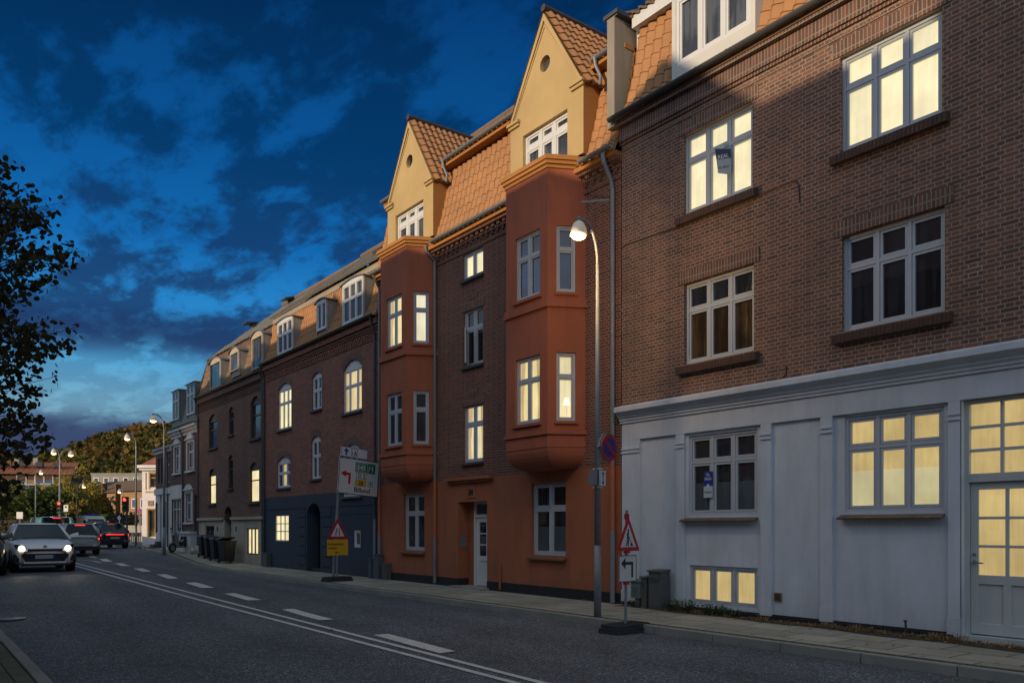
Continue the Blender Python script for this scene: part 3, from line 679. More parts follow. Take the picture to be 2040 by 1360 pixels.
# cable and gutter, roof
mb = MB(); mb2 = MB(); zc1 = lambda px, py: (wx(px, W), W - 0.008, wz(px, py, W))
mb.tube([zc1(1240, 495), zc1(1246, 488), zc1(1340, 457), zc1(1500, 396), zc1(1570, 365), zc1(1586, 361), zc1(1592, 368), zc1(1594, 405)], 0.010, 5); mb2.tube([zc1(1567, 728), zc1(1567, 745), zc1(1560, 752)], 0.010, 5); mb.build('cable', black, G); mb2.build('cable', black, G)
mb = MB(); gutter(mb, XG0 - 0.12, XG1, W - 0.26, 10.24, 0.075); mb.build('gutter', zinc_dark, G)
mb = MB(); mb.box(XG0, XG1, W - 0.18, W + 0.2, 10.12, 10.20); mb.build('eaves_board', plain('eaves board brown', (0.14, 0.08, 0.05), 0.8), G)
prof = [(0, 0, 0), (0, 0.16, 0.28), (0, 0.36, 0.95), (0, 0.58, 2.1)]
mb = MB(); tiles(mb, (XG0 + 0.20, W - 0.22, 10.22), (1, 0, 0), XG1 - XG0 - 0.25, prof, 0.25, 0.31, -1)
mb.build('mansard_tiles', tileR if False else tileO, G, smooth=False)
mb = MB(); mb.box(XG0 + 0.1, XG1, W + 0.20, W + 0.45, 12.22, 12.52); mb.box(XG0 + 0.05, XG1, W + 0.4, 20.8, 10.1, 12.5); mb.build('fascia', white_paint, G)
mb = MB(); tiles(mb, (XG0 - 0.05, W + 0.14, 12.50), (1, 0, 0), XG1 - XG0, [(0, 0, 0), (0, 4.4, 2.4)], 0.2, 0.34, -1)
mb.poly([(XG0, W + 4.5, 14.9), (XG1, W + 4.5, 14.9), (XG1, 21, 12.5), (XG0, 21, 12.5)]); mb.poly([(XG0, W + 0.14, 12.5), (XG0, W + 4.5, 14.9), (XG0, 21, 12.5)]); mb.poly([(XG1, W + 0.14, 12.5), (XG1, W + 4.5, 14.9), (XG1, 21, 12.5)])
mb.build('roof', tileW, G)
mb = MB(); mb.box(-12.76, -12.54, W - 0.18, 14.2, 10.1, 12.42); mb.hexa([(-12.80, W - 0.18, 12.42), (-12.46, W - 0.18, 12.42), (-12.46, 17, 14.6), (-12.80, 17, 14.6), (-12.80, W - 0.18, 12.44), (-12.46, W - 0.18, 12.44), (-12.46, 17, 15.0), (-12.80, 17, 15.0)])
mb.build('fire_wall', stucco('weathered render', (0.28, 0.25, 0.21), damt=0.6), G)
mb = MB(); mb.box(-12.84, -12.42, W - 0.22, W + 0.6, 12.44, 12.52); mb.build('coping', zinc_dark, G)
for a, b in ((-10.95, -9.0), (-7.6, -5.7)):
    FDo = Fr((0, W + 0.0, 0)); mb = MB()
    mb.box(a, a + 0.10, W - 0.16, W + 0.75, 10.25, 12.55); mb.box(b - 0.10, b, W - 0.16, W + 0.75, 10.25, 12.55); mb.box(a + .1, b - .1, W - 0.16, W + 0.1, 10.25, 10.58); mb.box(a - 0.06, b + 0.06, W - 0.22, W + 0.9, 12.5, 12.66)
    mb.box(a + .1, b - .1, W + 0.0, W + 0.7, 10.58, 12.5)
    dm = mb.build('dormer', plain('off white dormer boards', (0.55, 0.55, 0.53), 0.6, var=0.1), G)
    window(dm, Fr((0, W - 0.16, 0)), a + 0.1, b - 0.1, 10.58, 12.5, d=0.02, cols=3, rows=(0.68,), frame=white_paint, pane=dim_glass, cas=0.07, mul=0.08, sash=0.05)

# ------------------------------------------------------------------ building F: orange house with two bays and yellow gables
XF0, XF1 = wx(757.5, W), -12.52
F = thing('bay_windowed_house', 'orange house with two bay windows under yellow gables, number 34 over its door', 'house', (-18, W, 0))
brickF = brick('dark brick with pink joints', (0.19, 0.062, 0.040), (0.13, 0.048, 0.034), (0.30, 0.185, 0.135), soot=0.3, msize=0.010)
brickFv = brick('upright red brick', (0.20, 0.075, 0.05), (0.14, 0.06, 0.045), (0.24, 0.17, 0.14), vertical=True, soot=0.2)
orange = stucco('terracotta orange render', (0.345, 0.110, 0.050), (0.17, 0.075, 0.05), 0.75)
rust = stucco('rust red render', (0.36, 0.105, 0.052), (0.18, 0.075, 0.05), 0.7)
yellow = stucco('ochre yellow render', (0.44, 0.32, 0.15), (0.35, 0.22, 0.1), 0.3)
deep = stucco('deep orange render trim', (0.38, 0.165, 0.045), (0.3, 0.15, 0.06), 0.2)
fgl = (wx(804, W), wx(845.4, W), 0.95, 2.64); fgr = (wx(1058.7, W), wx(1127, W), 0.97, 2.68)
fd = (wx(912.8, W), wx(970.4, W), 0.0, 2.32); fs = (wx(922, W), wx(962.5, W), 8.30, 9.02); fm = (wx(923.8, W), wx(962.4, W), 5.95, 7.50); fl = (wx(923.8, W), wx(962.4, W), 3.37, 4.94)
mb = MB(); wall_face(mb, FW, XF0, XF1, 0.0, 2.95, [(*fgl, 0, .13), (*fgr, 0, .13), (*fd, 0, 0.34)])
mb.poly([(XF0, W, 0), (XF0, 21, 0), (XF0, 21, 2.95), (XF0, W, 2.95)])
mb.fb(FW, wx(893.6, W), wx(983, W), 2.90, 2.99, -0.15, 0); mb.fb(FW, wx(897, W), wx(979, W), 2.84, 2.90, -0.09, 0)
mb.fb(FW, wx(930, W), wx(948, W), 2.42, 2.76, -0.02, 0)
mb.tube([(wx(998, W), W - 0.03, 0.05), (wx(998, W), W - 0.03, 0.68)], 0.035, 8)
mb.build('rendered_base', orange, F)
mb = MB(); wall_face(mb, FW, XF0, XF1, 2.95, 9.42, [(*fs, 0, .11), (*fm, .05, .11), (*fl, .05, .11)]); mb.poly([(XF0, W, 2.95), (XF0, 21, 2.95), (XF0, 21, 9.5), (XF0, W, 9.5)]); mb.poly([(XF0, 21, 0), (XF1, 21, 0), (XF1, 21, 9.5), (XF0, 21, 9.5)])
mb.build('wall', brickF, F)
mb = MB(); mb.fb(FW, XF0, fd[0] + .001, -0.1, 0.235, -0.012, 0.02); mb.fb(FW, fd[1], XF1, -0.1, 0.235, -0.012, 0.02); mb.fb(FW, fd[0] - .006, fd[0] + .006, -0.1, 0.235, 0.0, 0.34); mb.build('plinth', plinth_black, F)
mb = MB(); text(mb, '34', 0.22, FW, wx(939, W), 2.50, -0.028, 0.012, bold=0.006); mb.build('house_number', black, F)
for h in (fs, fm, fl):
    mb = MB(); mb.fb(FW, h[0] - 0.08, h[1] + 0.08, h[3] - (0.04 if h is not fs else -0.01), h[3] + 0.22, -0.012, 0.02)
    if h is not fs: mb.fb(FW, h[0] + .25, h[1] - .25, h[3] + 0.22, h[3] + 0.36, -0.022, 0.02)
    mb.build('lintel', brickFv, F)
    mb = MB(); mb.fb(FW, h[0] - 0.06, h[1] + 0.04, h[2] - 0.07, h[2] - 0.005, -0.09, 0.11); mb.build('sill', plain('slate sill', (0.07, 0.07, 0.075), 0.6), F)
for h in (fgl, fgr):
    mb = MB(); mb.hexa([(h[0] - 0.1, W - 0.10, h[2] - 0.11), (h[1] + 0.04, W - 0.10, h[2] - 0.11), (h[1] + 0.04, W + 0.1, h[2] - 0.03), (h[0] - 0.1, W + 0.1, h[2] - 0.03), (h[0] - 0.1, W - 0.10, h[2] - 0.075), (h[1] + 0.04, W - 0.10, h[2] - 0.075), (h[1] + 0.04, W + 0.1, h[2] - 0.004), (h[0] - 0.1, W + 0.1, h[2] - 0.004)])
    mb.build('sill', plain('brown painted sill', (0.16, 0.085, 0.05), 0.6), F)
window(F, FW, *fs, d=0.05, cols=2, rows=(), pane=lit_bright)
wm = window(F, FW, *fm, d=0.05, cols=2, rows=(0.66,), panes={(1, 0): dark_glass, (1, 1): dim_glass, (0, 1): dim_glass})
mb = MB(); fo = Fr((fm[0] + 0.06, W + 0.05, 0), -38)     # the casement that stands ajar
z0_, z1_ = fm[2] + 0.06, fm[2] + 0.06 + 0.94
for q in ((0, 0.05, z0_, z1_), (0.37, 0.42, z0_, z1_), (0.05, 0.37, z0_, z0_ + 0.06), (0.05, 0.37, z1_ - 0.06, z1_)): mb.fb(fo, *q, -0.02, 0.02)
cs = mb.build('open_casement', grey_paint, F); mb = MB(); mb.fq(fo, 0.05, 0.37, z0_ + .05, z1_ - .05, 0); mb.build('pane', dim_glass, cs)
window(F, FW, *fl, d=0.05, cols=2, rows=(0.66,), pane=lit_warm)
window(F, FW, *fgl, d=0.08, cols=2, rows=(0.66,), panes={(0, 0): dim_glass})
wr_ = window(F, FW, *fgr, d=0.08, cols=2, rows=(0.66,), panes={(0, 1): dim_glass})
mb = MB(); wi = fgr[1] - fgr[0] - .11
for i in range(2):
    a = fgr[0] + .055 + wi * i / 2 + (.03 if i else 0) + .045; b = fgr[0] + .055 + wi * (i + 1) / 2 - (.03 if i < 1 else 0) - .045; mb.fq(FW, a, b, fgr[2] + .1, fgr[2] + .68, .126)
mb.build('frosted_film', frost_glass, wr_)
# entrance
FE = Fr((0, W + 0.34, 0)); e0, e1 = fd[0], fd[1]; leaf0, leaf1 = e1 - 0.98, e1 - 0.05
mb = MB(); mb.fq(FE, e0, leaf0 - 0.09, 0, 2.32, 0.0); mb.fq(FE, e0, e1, 0, 2.32, 0.09); mb.build('porch_wall', orange, F)
mb = MB(); mb.fb(FE, leaf0 - 0.09, leaf0 - 0.01, 0.05, 2.32, -0.03, 0.06); mb.fb(FE, leaf1 + 0.01, e1, 0.05, 2.32, -0.03, 0.06); mb.fb(FE, leaf0 - .01, leaf1 + .01, 1.90, 1.98, -0.03, 0.06); mb.fb(FE, leaf0 - .01, leaf1 + .01, 2.26, 2.32, -0.03, 0.06)
df = mb.build('door_frame', white_paint, F); mb = MB(); mb.fq(FE, leaf0 - .01, leaf1 + .01, 1.98, 2.26, 0.02); mb.build('pane', dark_glass, df)
mb = MB(); mb.fb(FE, leaf0, leaf0 + .13, .06, 1.89, 0, .04); mb.fb(FE, leaf1 - .13, leaf1, .06, 1.89, 0, .04); mb.fb(FE, leaf0 + .13, leaf1 - .13, 1.77, 1.89, 0, .04); mb.fb(FE, leaf0 + .13, leaf1 - .13, .72, .86, 0, .04); mb.fb(FE, leaf0 + .13, leaf1 - .13, .06, .2, 0, .04); mb.fq(FE, leaf0 + .13, leaf1 - .13, .2, .72, .02)
xm = (leaf0 + leaf1) / 2; mb.fb(FE, xm - .016, xm + .016, .86, 1.77, .005, .035)
for z in (1.16, 1.465): mb.fb(FE, leaf0 + .13, leaf1 - .13, z - .016, z + .016, .008, .03)
do = mb.build('door', white_paint, F, bevel=.004); mb = MB(); mb.fq(FE, leaf0 + .13, leaf1 - .13, .86, 1.77, .022); mb.build('pane', dark_glass, do)
mb = MB(); mb.tube([FE.p(leaf1 - .06, 1.02, 0), FE.p(leaf1 - .06, 1.02, -.05), FE.p(leaf1 - .18, 1.02, -.05)], .01, 6); mb.fb(FE, leaf1 - .08, leaf1 - .04, .93, 1.12, -.008, 0); mb.build('handle', zinc, do)
mb = MB(); mb.box(e0 - 0.05, e1 + 0.1, W - .28, W + .34, -.05, .05); mb.build('door_step', kerbm, F)
mb = MB(); x = e0; mb.box(x - 0.002, x + 0.03, W + 0.08, W + 0.24, 1.08, 1.46); mb.build('intercom', zinc, F)
# dentilled eaves
mb = MB(); mb.fb(FW, XF0, XF1, 9.28, 9.34, -0.05, 0.02); mb.fb(FW, XF0, XF1, 9.42, 9.5, -0.16, 0.1); mb.fb(FW, XF0, XF1, 9.05, 9.09, -0.025, 0.02)
x = XF0
while x < XF1 - .12: mb.fb(FW, x, x + 0.115, 9.34, 9.42, -0.10, 0.02); mb.fb(FW, x + .12, x + .22, 9.20, 9.28, -0.04, 0.02); x += 0.24
mb.build('dentil_course', brickFv, F)
mb = MB(); mb.fb(FW, XF0, XF1, 9.495, 9.60, -0.235, 0.2); mb.build('eaves_board', deep, F)
for a, b in ((XF0 - .02, -22.1), (-19.75, -16.1), (-13.5, XF1 + .03)): mb = MB(); gutter(mb, a, b, W - 0.32, 9.66, 0.07); mb.build('gutter', zinc, F)
prof = [(0, 0, 0), (0, 0.14, 0.22), (0, 0.34, 0.85), (0, 0.62, 2.15)]
mb = MB(); tiles(mb, (XF0, W - 0.27, 9.62), (1, 0, 0), XF1 - XF0 + 0.02, prof, 0.235, 0.29, -1); mb.build('mansard_tiles', tileO, F)
mb = MB(); mb.box(XF0, XF1, W + 0.40, W + 0.5, 11.5, 11.95); mb.box(XF0, XF1, W + 0.12, W + 0.5, 11.86, 11.96); mb.box(XF0, XF1, W + 0.5, 20.9, 9.5, 11.9); mb.build('upper_fascia', deep, F)
for a, b in ((XF0 - .02, -22.35), (-19.78, -16.1), (-13.5, -12.96)): mb = MB(); gutter(mb, a, b, W + 0.06, 12.02, 0.07); mb.build('upper_gutter', zinc, F)
mb = MB(); tiles(mb, (XF0, W + 0.12, 12.0), (1, 0, 0), XF1 - XF0 - 0.45, [(0, 0, 0), (0, 3.4, 3.0)], 0.22, 0.34, -1)
mb.poly([(XF0, W + 3.5, 15.0), (XF1, W + 3.5, 15.0), (XF1, 21, 11.9), (XF0, 21, 11.9)]); mb.poly([(XF0, W + .12, 11.9), (XF0, W + 3.5, 15.0), (XF0, 21, 11.9)])
rf = mb.build('roof', tileO, F)
mb = MB(); mb.tube([(XF0, W + 3.52, 15.03), (XF1 - .4, W + 3.52, 15.03)], 0.11, 8); mb.build('ridge_tiles', tileW, rf)
# the two bays
def bay(cx):
    h = 0.775; dp = 0.76; wd = 0.40; yb = W - dp
    def outline(o, g=0.0): # plan outline grown by o
        return [(cx - h - wd - o * 1.2, W), (cx - h - o * 0.6, yb - o), (cx + h + o * 0.6, yb - o), (cx + h + wd + o * 1.2, W)]
    mb = MB()
    def slabp(o, z0, z1): mb.prism([(x, y, z0) for x, y in outline(o)], (0, 0, z1 - z0))
    # faces with window openings
    FA = Fr((cx - h, yb, 0)); ang = math.degrees(math.atan2(dp, wd)); FB = Fr((cx + h, yb, 0), ang); FC = Fr((cx - h - wd, W, 0), -ang); sl_ = math.hypot(dp, wd)
    zw = [(4.0, 5.52), (6.86, 8.34)]
    a0, a1 = 0.36, 1.28; b0, b1 = 0.20, 0.64
    for fr, L_, s0, s1 in ((FA, 2 * h, a0, a1), (FB, sl_, b0, b1), (FC, sl_, sl_ - b1, sl_ - b0)):
        wall_face(mb, fr, 0, L_, 3.42, 9.62, [(s0, s1, z0, z1, 0, 0.10) for z0, z1 in zw])
    for z0, z1, o in ((3.70, 3.80, 0.045), (6.52, 6.60, 0.06), (6.60, 6.70, 0.035), (3.42, 3.45, 0.012)): slabp(o, z0, z1)
    # rounded soffit
    n = 7; prev = None
    for i in range(n + 1):
        q = math.pi / 2 * i / n; inset = 0.42 * (1 - math.cos(q)); z = 3.42 - 0.46 * math.sin(q)
        ol = [(cx - h - wd + inset * .9, W), (cx - h + inset * 0.55, yb + inset), (cx + h - inset * 0.55, yb + inset), (cx + h + wd - inset * .9, W)]
        ring = [(x, y, z) for x, y in ol]
        if prev:
            for k in range(3): mb.poly([prev[k], prev[k + 1], ring[k + 1], ring[k]])
        prev = ring
    mb.poly(prev)
    b = mb.build('bay', rust, F)
    mb = MB()
    for z0, z1, o in ((9.60, 9.68, 0.03), (9.68, 9.76, 0.075), (9.76, 9.84, 0.11)): mb.prism([(x, y, z0) for x, y in outline(o)], (0, 0, z1 - z0))
    mb.prism([(x, y, 9.84) for x, y in outline(0.09)], (0, 0, 0.03)); mb.build('cornice', deep, b)
    return FA, FB, FC, zw, (a0, a1), (b0, b1), sl_, b
bl = bay(-21.15); br = bay(-14.83)
FA, FB, FC, zw, (a0, a1), (b0, b1), sl_, b = bl
P1 = dict(d=0.05, rows=(0.66,), cas=0.05, sash=0.04, mul=0.055)
window(b, FA, a0, a1, *zw[1], cols=2, pane=lit_warm, **P1); window(b, FB, b0, b1, *zw[1], cols=1, pane=lit_warm, **P1)
window(b, FA, a0, a1, *zw[0], cols=2, pane=dark_glass, **P1); window(b, FB, b0, b1, *zw[0], cols=1, pane=black_glass, **P1)
for z in zw: window(b, FC, sl_ - b1, sl_ - b0, *z, cols=1, pane=dark_glass, **P1)
FA, FB, FC, zw, _a, _b, sl_, b = br
window(b, FA, a0, a1, *zw[1], cols=2, pane=dark_glass, **P1); window(b, FB, b0, b1, *zw[1], cols=1, pane=dark_glass, **P1)
window(b, FA, a0, a1, *zw[0], cols=2, pane=lit_warm, **P1); wl = window(b, FB, b0, b1, *zw[0], cols=1, pane=lit_warm, **P1)
for z in zw: window(b, FC, sl_ - b1, sl_ - b0, *z, cols=1, pane=dark_glass, **P1)
for FA_, FB_, bb in ((bl[0], bl[1], bl[7]), (br[0], br[1], br[7])):
    for z0, _z in zw:
        mb = MB(); mb.fb(FA_, a0 - .06, a1 + .06, z0 - .07, z0 - .005, -.06, .05); mb.fb(FB_, b0 - .05, b1 + .05, z0 - .07, z0 - .005, -.05, .05); mb.build('sill', rust, bb)
# the two gables
def gable(cx):
    y = 12.03; hw = 1.34; z0, zk, za = 9.86, 11.46, 13.58; fr = Fr((cx, y, 0))
    mb = MB(); hole = (-0.84, 0.80, z0 + .02, 11.05)
    wall_face(mb, fr, -hw, hw, z0, zk, [(*hole, 0, 0.16)])
    # triangle with round opening
    rc, rr = 12.42, 0.185; n = 24; ring = [(rr * math.cos(2 * math.pi * k / n), rc + rr * math.sin(2 * math.pi * k / n)) for k in range(n)]
    tri = [(-hw, zk), (hw, zk), (0, za)]
    def edge(a):
        dx_, dz_ = math.cos(a), math.sin(a); best = 9
        for (x1, z1), (x2, z2) in zip(tri, tri[1:] + tri[:1]):
            ex, ez = x2 - x1, z2 - z1; den = dx_ * ez - dz_ * ex
            if abs(den) < 1e-9: continue
            t = ((x1) * ez - (z1 - rc) * ex) / den; s_ = ((x1) * dz_ - (z1 - rc) * dx_) / den
            if t > 0 and -1e-6 <= s_ <= 1 + 1e-6: best = min(best, t)
        return (dx_ * best, rc + dz_ * best)
    angs = sorted({*(2 * math.pi * k / n for k in range(n)), *((math.atan2(z - rc, x) % (2 * math.pi)) for x, z in tri)})
    for a, b_ in zip(angs, angs[1:] + [angs[0] + 2 * math.pi]):
        r1, r2 = (rr * math.cos(a), rc + rr * math.sin(a)), (rr * math.cos(b_), rc + rr * math.sin(b_)); e1_, e2_ = edge(a), edge(b_)
        mb.poly([fr.p(*r1), fr.p(*e1_), fr.p(*e2_), fr.p(*r2)]); mb.poly([fr.p(*r1), fr.p(*r2), fr.p(*r2, .12), fr.p(*r1, .12)])
    g = mb.build('gable', yellow, F)
    for s_ in (-1, 1): mb = MB(); mb.box(cx + s_ * hw - (.1 if s_ > 0 else 0), cx + s_ * hw + (0 if s_ > 0 else .1), y + .003, y + 1.9, z0, zk + .1); mb.build('cheek', deep, g)
    mb = MB()   # raised verge bands and kneelers
    for s_ in (-1, 1):
        for o, t_, dd_ in ((0.0, 0.085, -0.045), (0.12, 0.035, -0.02)):
            p0, p1 = (s_ * (hw - o * 0.9), zk + (0.0 if o == 0 else .06)), (0, za - o * 2.0); nx, nz = -s_ * (za - zk), -hw; ln = math.hypot(nx, nz); nx, nz = nx / ln * t_, nz / ln * t_
            mb.fpoly(fr, [p0, p1, (p1[0], p1[1] - t_ * 2.0), (p0[0] - s_ * t_ * 1.1, p0[1])], dd_, 0.0)
        x0, x1 = sorted((s_ * (hw + .05), s_ * (hw - .40)))
        mb.fb(fr, x0, x1, zk - .04, zk + .03, -.09, 0.0); mb.fb(fr, x0 + .02, x1 - .02, zk - .11, zk - .04, -.05, 0.0)
    mb.build('verge_band', yellow, g)
    mb = MB(); mb.disc(fr, 0, rc, rr, rr, .11, .115, 20); mb.build('round_pane', dim_glass, g)
    window(g, fr, hole[0], hole[1], hole[2], hole[3], d=0.09, cols=3, rows=(0.74,), frame=white_paint, pane=dim_glass, cas=.07, mul=.12, sash=.05)
    # roof of the gable, ridge running back
    mb = MB(); rh_ = 2.9; ln = math.hypot(hw + .1, za - zk + .1)
    for s_ in (-1, 1):
        O = Vector((cx + s_ * (hw + .10), y - 0.04, zk - .06)); up = Vector((-s_ * (hw + .10), 0, za - zk + .16))
        skipf = None
        tiles(mb, O, (0, 1, 0), rh_, [(0, 0, 0), tuple(up)], 0.2, 0.30, -s_ if False else s_)
        mb.poly([O + Vector((0, 0, -.02)), O + Vector((0, rh_, -.02)), O + up + Vector((0, rh_, -.03)), O + up + Vector((0, 0, -.03))])
    gr = mb.build('roof', tileO, g)
    mb = MB(); mb.tube([(cx, y - .06, za + .12), (cx, y + rh_, za + .12)], .085, 8); mb.build('ridge_tiles', plain('sooty ridge', (0.05, 0.04, 0.04), .8, var=.4, nscale=8), gr)
gable(-21.13); gable(-14.80)
# pipes
SP = plain('orange painted pipe', (0.40, 0.12, 0.05), .6)
def xp(px): return wx(px, W)
x = xp(870.5); pipe(F, [(x - .12, W - .32, 9.60), (x - .1, W - .28, 9.45), (x, W - .07, 9.2), (x, W - .07, 2.95)], zinc, .042); pipe(F, [(x, W - .07, 2.95), (x, W - .07, 1.35)], SP, .044, clamps=False); pipe(F, [(x, W - .07, 1.35), (x, W - .07, 0.05)], zinc, .05, clamps=False)
x = xp(1224); pipe(F, [(x - .02, W - .32, 9.55), (x, W - .30, 9.35), (x + .03, W - .12, 9.0), (x + .03, W - .08, 8.8), (x + .03, W - .08, 3.0)], zinc, .05); pipe(F, [(x + .03, W - .08, 3.0), (x + .03, W - .08, 1.55)], SP, .052, clamps=False); pipe(F, [(x + .03, W - .08, 1.55), (x + .03, W - .08, 0.03)], galv, .055, clamps=False)
x = xp(760); pipe(F, [(x, W - .3, 9.6), (x, W - .08, 9.2), (x, W - .08, 2.9)], zinc, .04); pipe(F, [(x, W - .08, 2.9), (x, W - .08, 1.4)], SP, .044, clamps=False); pipe(F, [(x, W - .08, 1.4), (x, W - .08, 0.05)], galv, .05, clamps=False)
for cx in (-19.70, -13.38, -22.5): pipe(F, [(cx, W + .02, 12.0), (cx + .02, W + .05, 11.8), (cx + .12, W + .1, 11.55), (cx + .12, W + .07, 11.35)], zinc, .038, clamps=False)
mb = MB(); p = (xp(1220), W - .08, wz(1220, 400, W)); mb.tube([p, (p[0] - .50, p[1] - .36, p[2] + .02)], .028, 6); mb.build('wall_bracket', galv, F)
# ------------------------------------------------------------------ building D: red brick with dark blue base
XD0, XD1 = wx(527, W), XF0 - 0.004
D = thing('blue_based_house', 'red brick house with arched windows over a dark blue ground floor, beside the orange house', 'house', (-28, W, 0))
brickD = brick('red brick', (0.29, 0.098, 0.060), (0.21, 0.075, 0.050), (0.27, 0.17, 0.13), soot=0.25, msize=0.009)
brickDv = brick('upright soldier brick', (0.19, 0.09, 0.065), (0.13, 0.07, 0.055), (0.17, 0.12, 0.1), vertical=True, soot=0.3)
blue = stucco('dark blue render', (0.035, 0.052, 0.078), (0.03, 0.03, 0.035), 0.4)
dt1 = (*pxr(553.5, 580.3, 768, 858), .22); dt2 = (wx(621.5, W), wx(641, W), 5.95, 7.32, .16); dt3 = (wx(683.2, W), wx(720.7, W), 5.53, 7.30, .30)
df1 = (wx(551.6, W), wx(578.5, W), 3.22, 4.45, .22); df2 = (wx(620, W), wx(639, W), 3.42, 5.0, .16); df3 = (wx(682.5, W), wx(720, W), 2.68, 4.45, .30)
db1 = (wx(548, W), wx(575, W), 1.08, 2.13); dbd = (wx(611.5, W), wx(638, W), 0.0, 2.53, .35); db3 = (wx(705, W), wx(718, W), .96, 1.54)
H = [(h[0], h[1], h[2], h[3], h[4], .11) for h in (dt1, dt2, dt3, df1, df2, df3)]
mb = MB(); wall_face(mb, FW, XD0, XD1, 2.86, 8.2, [h if h[2] > 2.86 else (h[0], h[1], 2.86, h[3], h[4], .11) for h in H]); mb.build('wall', brickD, D); mb = MB(); mb.poly([(XD0, 21, 0), (XD1, 21, 0), (XD1, 21, 10.4), (XD0, 21, 10.4)]); mb.build('rear_wall', brickD, D)
mb = MB(); wall_face(mb, FW, XD0, XD1, 0.0, 2.86, [(*db1, 0, .1), (dbd[0], dbd[1], 0, 2.53, .35, .45), (*db3, 0, .08), (df3[0], df3[1], df3[2], 2.86, 0, .11)])
for z in (2.02, 1.66, 1.3, .94, .58, .22):      # rusticated piers
    for a, b in ((dbd[0] - .85, dbd[0] - .12), (dbd[1] + .12, dbd[1] + .95)): mb.fb(FW, a, b, z, z + .325, -.022, 0)
mb.fb(FW, XD0, XD1, 2.40, 2.44, -.02, 0) if False else None
mb.fb(FW, XD0, dbd[0] - .05, 2.36, 2.40, -.02, 0); mb.fb(FW, dbd[1] + .05, XD1, 2.36, 2.40, -.02, 0); mb.fb(FW, dbd[1] + 1.1, XD1, 2.08, 2.12, -.012, 0)
mb.build('rendered_base', blue, D)
for h in H:
    mb = MB(); arch_lintel(mb, FW, h[0], h[1], h[3] - h[4], h[4]); mb.build('arch', brickDv, D)
    mb = MB(); mb.fb(FW, h[0] - .08, h[1] + .06, h[2] - .075, h[2] - .005, -.09, .1); mb.build('sill', plain('slate sill', (0.07, 0.07, 0.075), 0.6), D)
A = dict(d=.05, cas=.05, sash=.035, mul=.05, frame=white_paint)
window(D, FW, *dt1[:4], arch=.22, cols=3, rows=(.66,), pane=lit_bright, **A); window(D, FW, *dt2[:4], arch=.16, cols=2, rows=(.6,), pane=dark_glass, **A); window(D, FW, *dt3[:4], arch=.30, cols=3, rows=(.62,), pane=lit_warm, split=(0, .28, .72, 1), **A)
window(D, FW, *df1[:4], arch=.22, cols=3, rows=(.58,), panes={(1, 0): lit_frost, (1, 1): lit_frost, (2, 0): dim_glass}, **A); window(D, FW, *df2[:4], arch=.16, cols=2, rows=(.6,), pane=dim_glass, **A); window(D, FW, *df3[:4], arch=.30, cols=3, rows=(.62,), pane=dim_glass, **A)
window(D, FW, *db1, d=.03, cols=3, rows=(.36, .68), pane=lit_bright, cas=.045, sash=0.0, mul=.035, frame=white_paint); window(D, FW, *db3, d=.02, cols=1, rows=(), pane=dim_glass, cas=.06, frame=white_paint)
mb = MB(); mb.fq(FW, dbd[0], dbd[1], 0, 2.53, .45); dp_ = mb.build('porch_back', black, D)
mb = MB(); mb.fb(FW, dbd[0] + .42, dbd[1] - .02, .12, 2.0, .38, .43); mb.fb(FW, dbd[0], dbd[1], 0, .12, .1, .44); mb.build('door', plain('black door', (.02, .018, .02), .4), D)
mb = MB(); mb.fb(FW, XD0, XD1, 7.98, 8.05, -.04, .02); mb.fb(FW, XD0, XD1, 8.05, 8.14, -.08, .02); mb.fb(FW, XD0, XD1, 8.14, 8.32, -.15, .1); mb.fb(FW, XD0, XD1, 7.68, 7.72, -.03, .02)
x = XD0
while x < XD1 - .1: mb.fb(FW, x, x + .1, 7.74, 7.84, -.035, .02); mb.fb(FW, x + .1, x + .2, 7.84, 7.93, -.045, .02); x += .2
mb.build('dentil_course', brickD, D)
mb = MB(); gutter(mb, XD0, XD1, W - .24, 8.42, .065); mb.build('gutter', zinc_dark, D)
prof = [(0, 0, 0), (0, 0.14, 0.2), (0, 0.34, 0.8), (0, 0.62, 2.02)]
mb = MB(); tiles(mb, (XD0, W - 0.2, 8.40), (1, 0, 0), XD1 - XD0, prof, 0.21, 0.30, -1); mb.build('mansard_tiles', tileO, D)
mb = MB(); mb.box(XD0, XD1, W + .36, W + .6, 10.2, 10.42); mb.box(XD0, XD1, W + .45, 20.9, 8.3, 10.4); mb.build('fascia', plain('weathered board', (.3, .27, .22), .8), D)
sheetroof = tilemat('grey corrugated roof sheets', (0.20, 0.19, 0.165), (0.16, 0.15, 0.13), 0.5, 1.2, moss=.5)
mb = MB(); tiles(mb, (XD0, W + 0.22, 10.44), (1, 0, 0), XD1 - XD0, [(0, 0, 0), (0, 4.3, 3.4)], .13, 1.35, -1, amp=.02, nper=4)
mb.poly([(XD0, W + 4.5, 13.84), (XD1, W + 4.5, 13.84), (XD1, 21, 10.4), (XD0, 21, 10.4)]); mb.poly([(XD1, W + .22, 10.4), (XD1, W + 4.5, 13.84), (XD1, 21, 10.4)])
rf = mb.build('roof', sheetroof, D); mb = MB(); mb.tube([(XD0, W + 4.52, 13.88), (XD1, W + 4.52, 13.88)], .12, 8); mb.build('ridge_tiles', tileW, rf)
mb = MB(); mb.hexa([(-27.6, W + 1.9, 11.82), (-26.9, W + 1.9, 11.82), (-26.9, W + 2.7, 12.45), (-27.6, W + 2.7, 12.45), (-27.6, W + 1.86, 11.9), (-26.9, W + 1.86, 11.9), (-26.9, W + 2.66, 12.53), (-27.6, W + 2.66, 12.53)]); mb.build('roof_window', zinc_dark, rf)
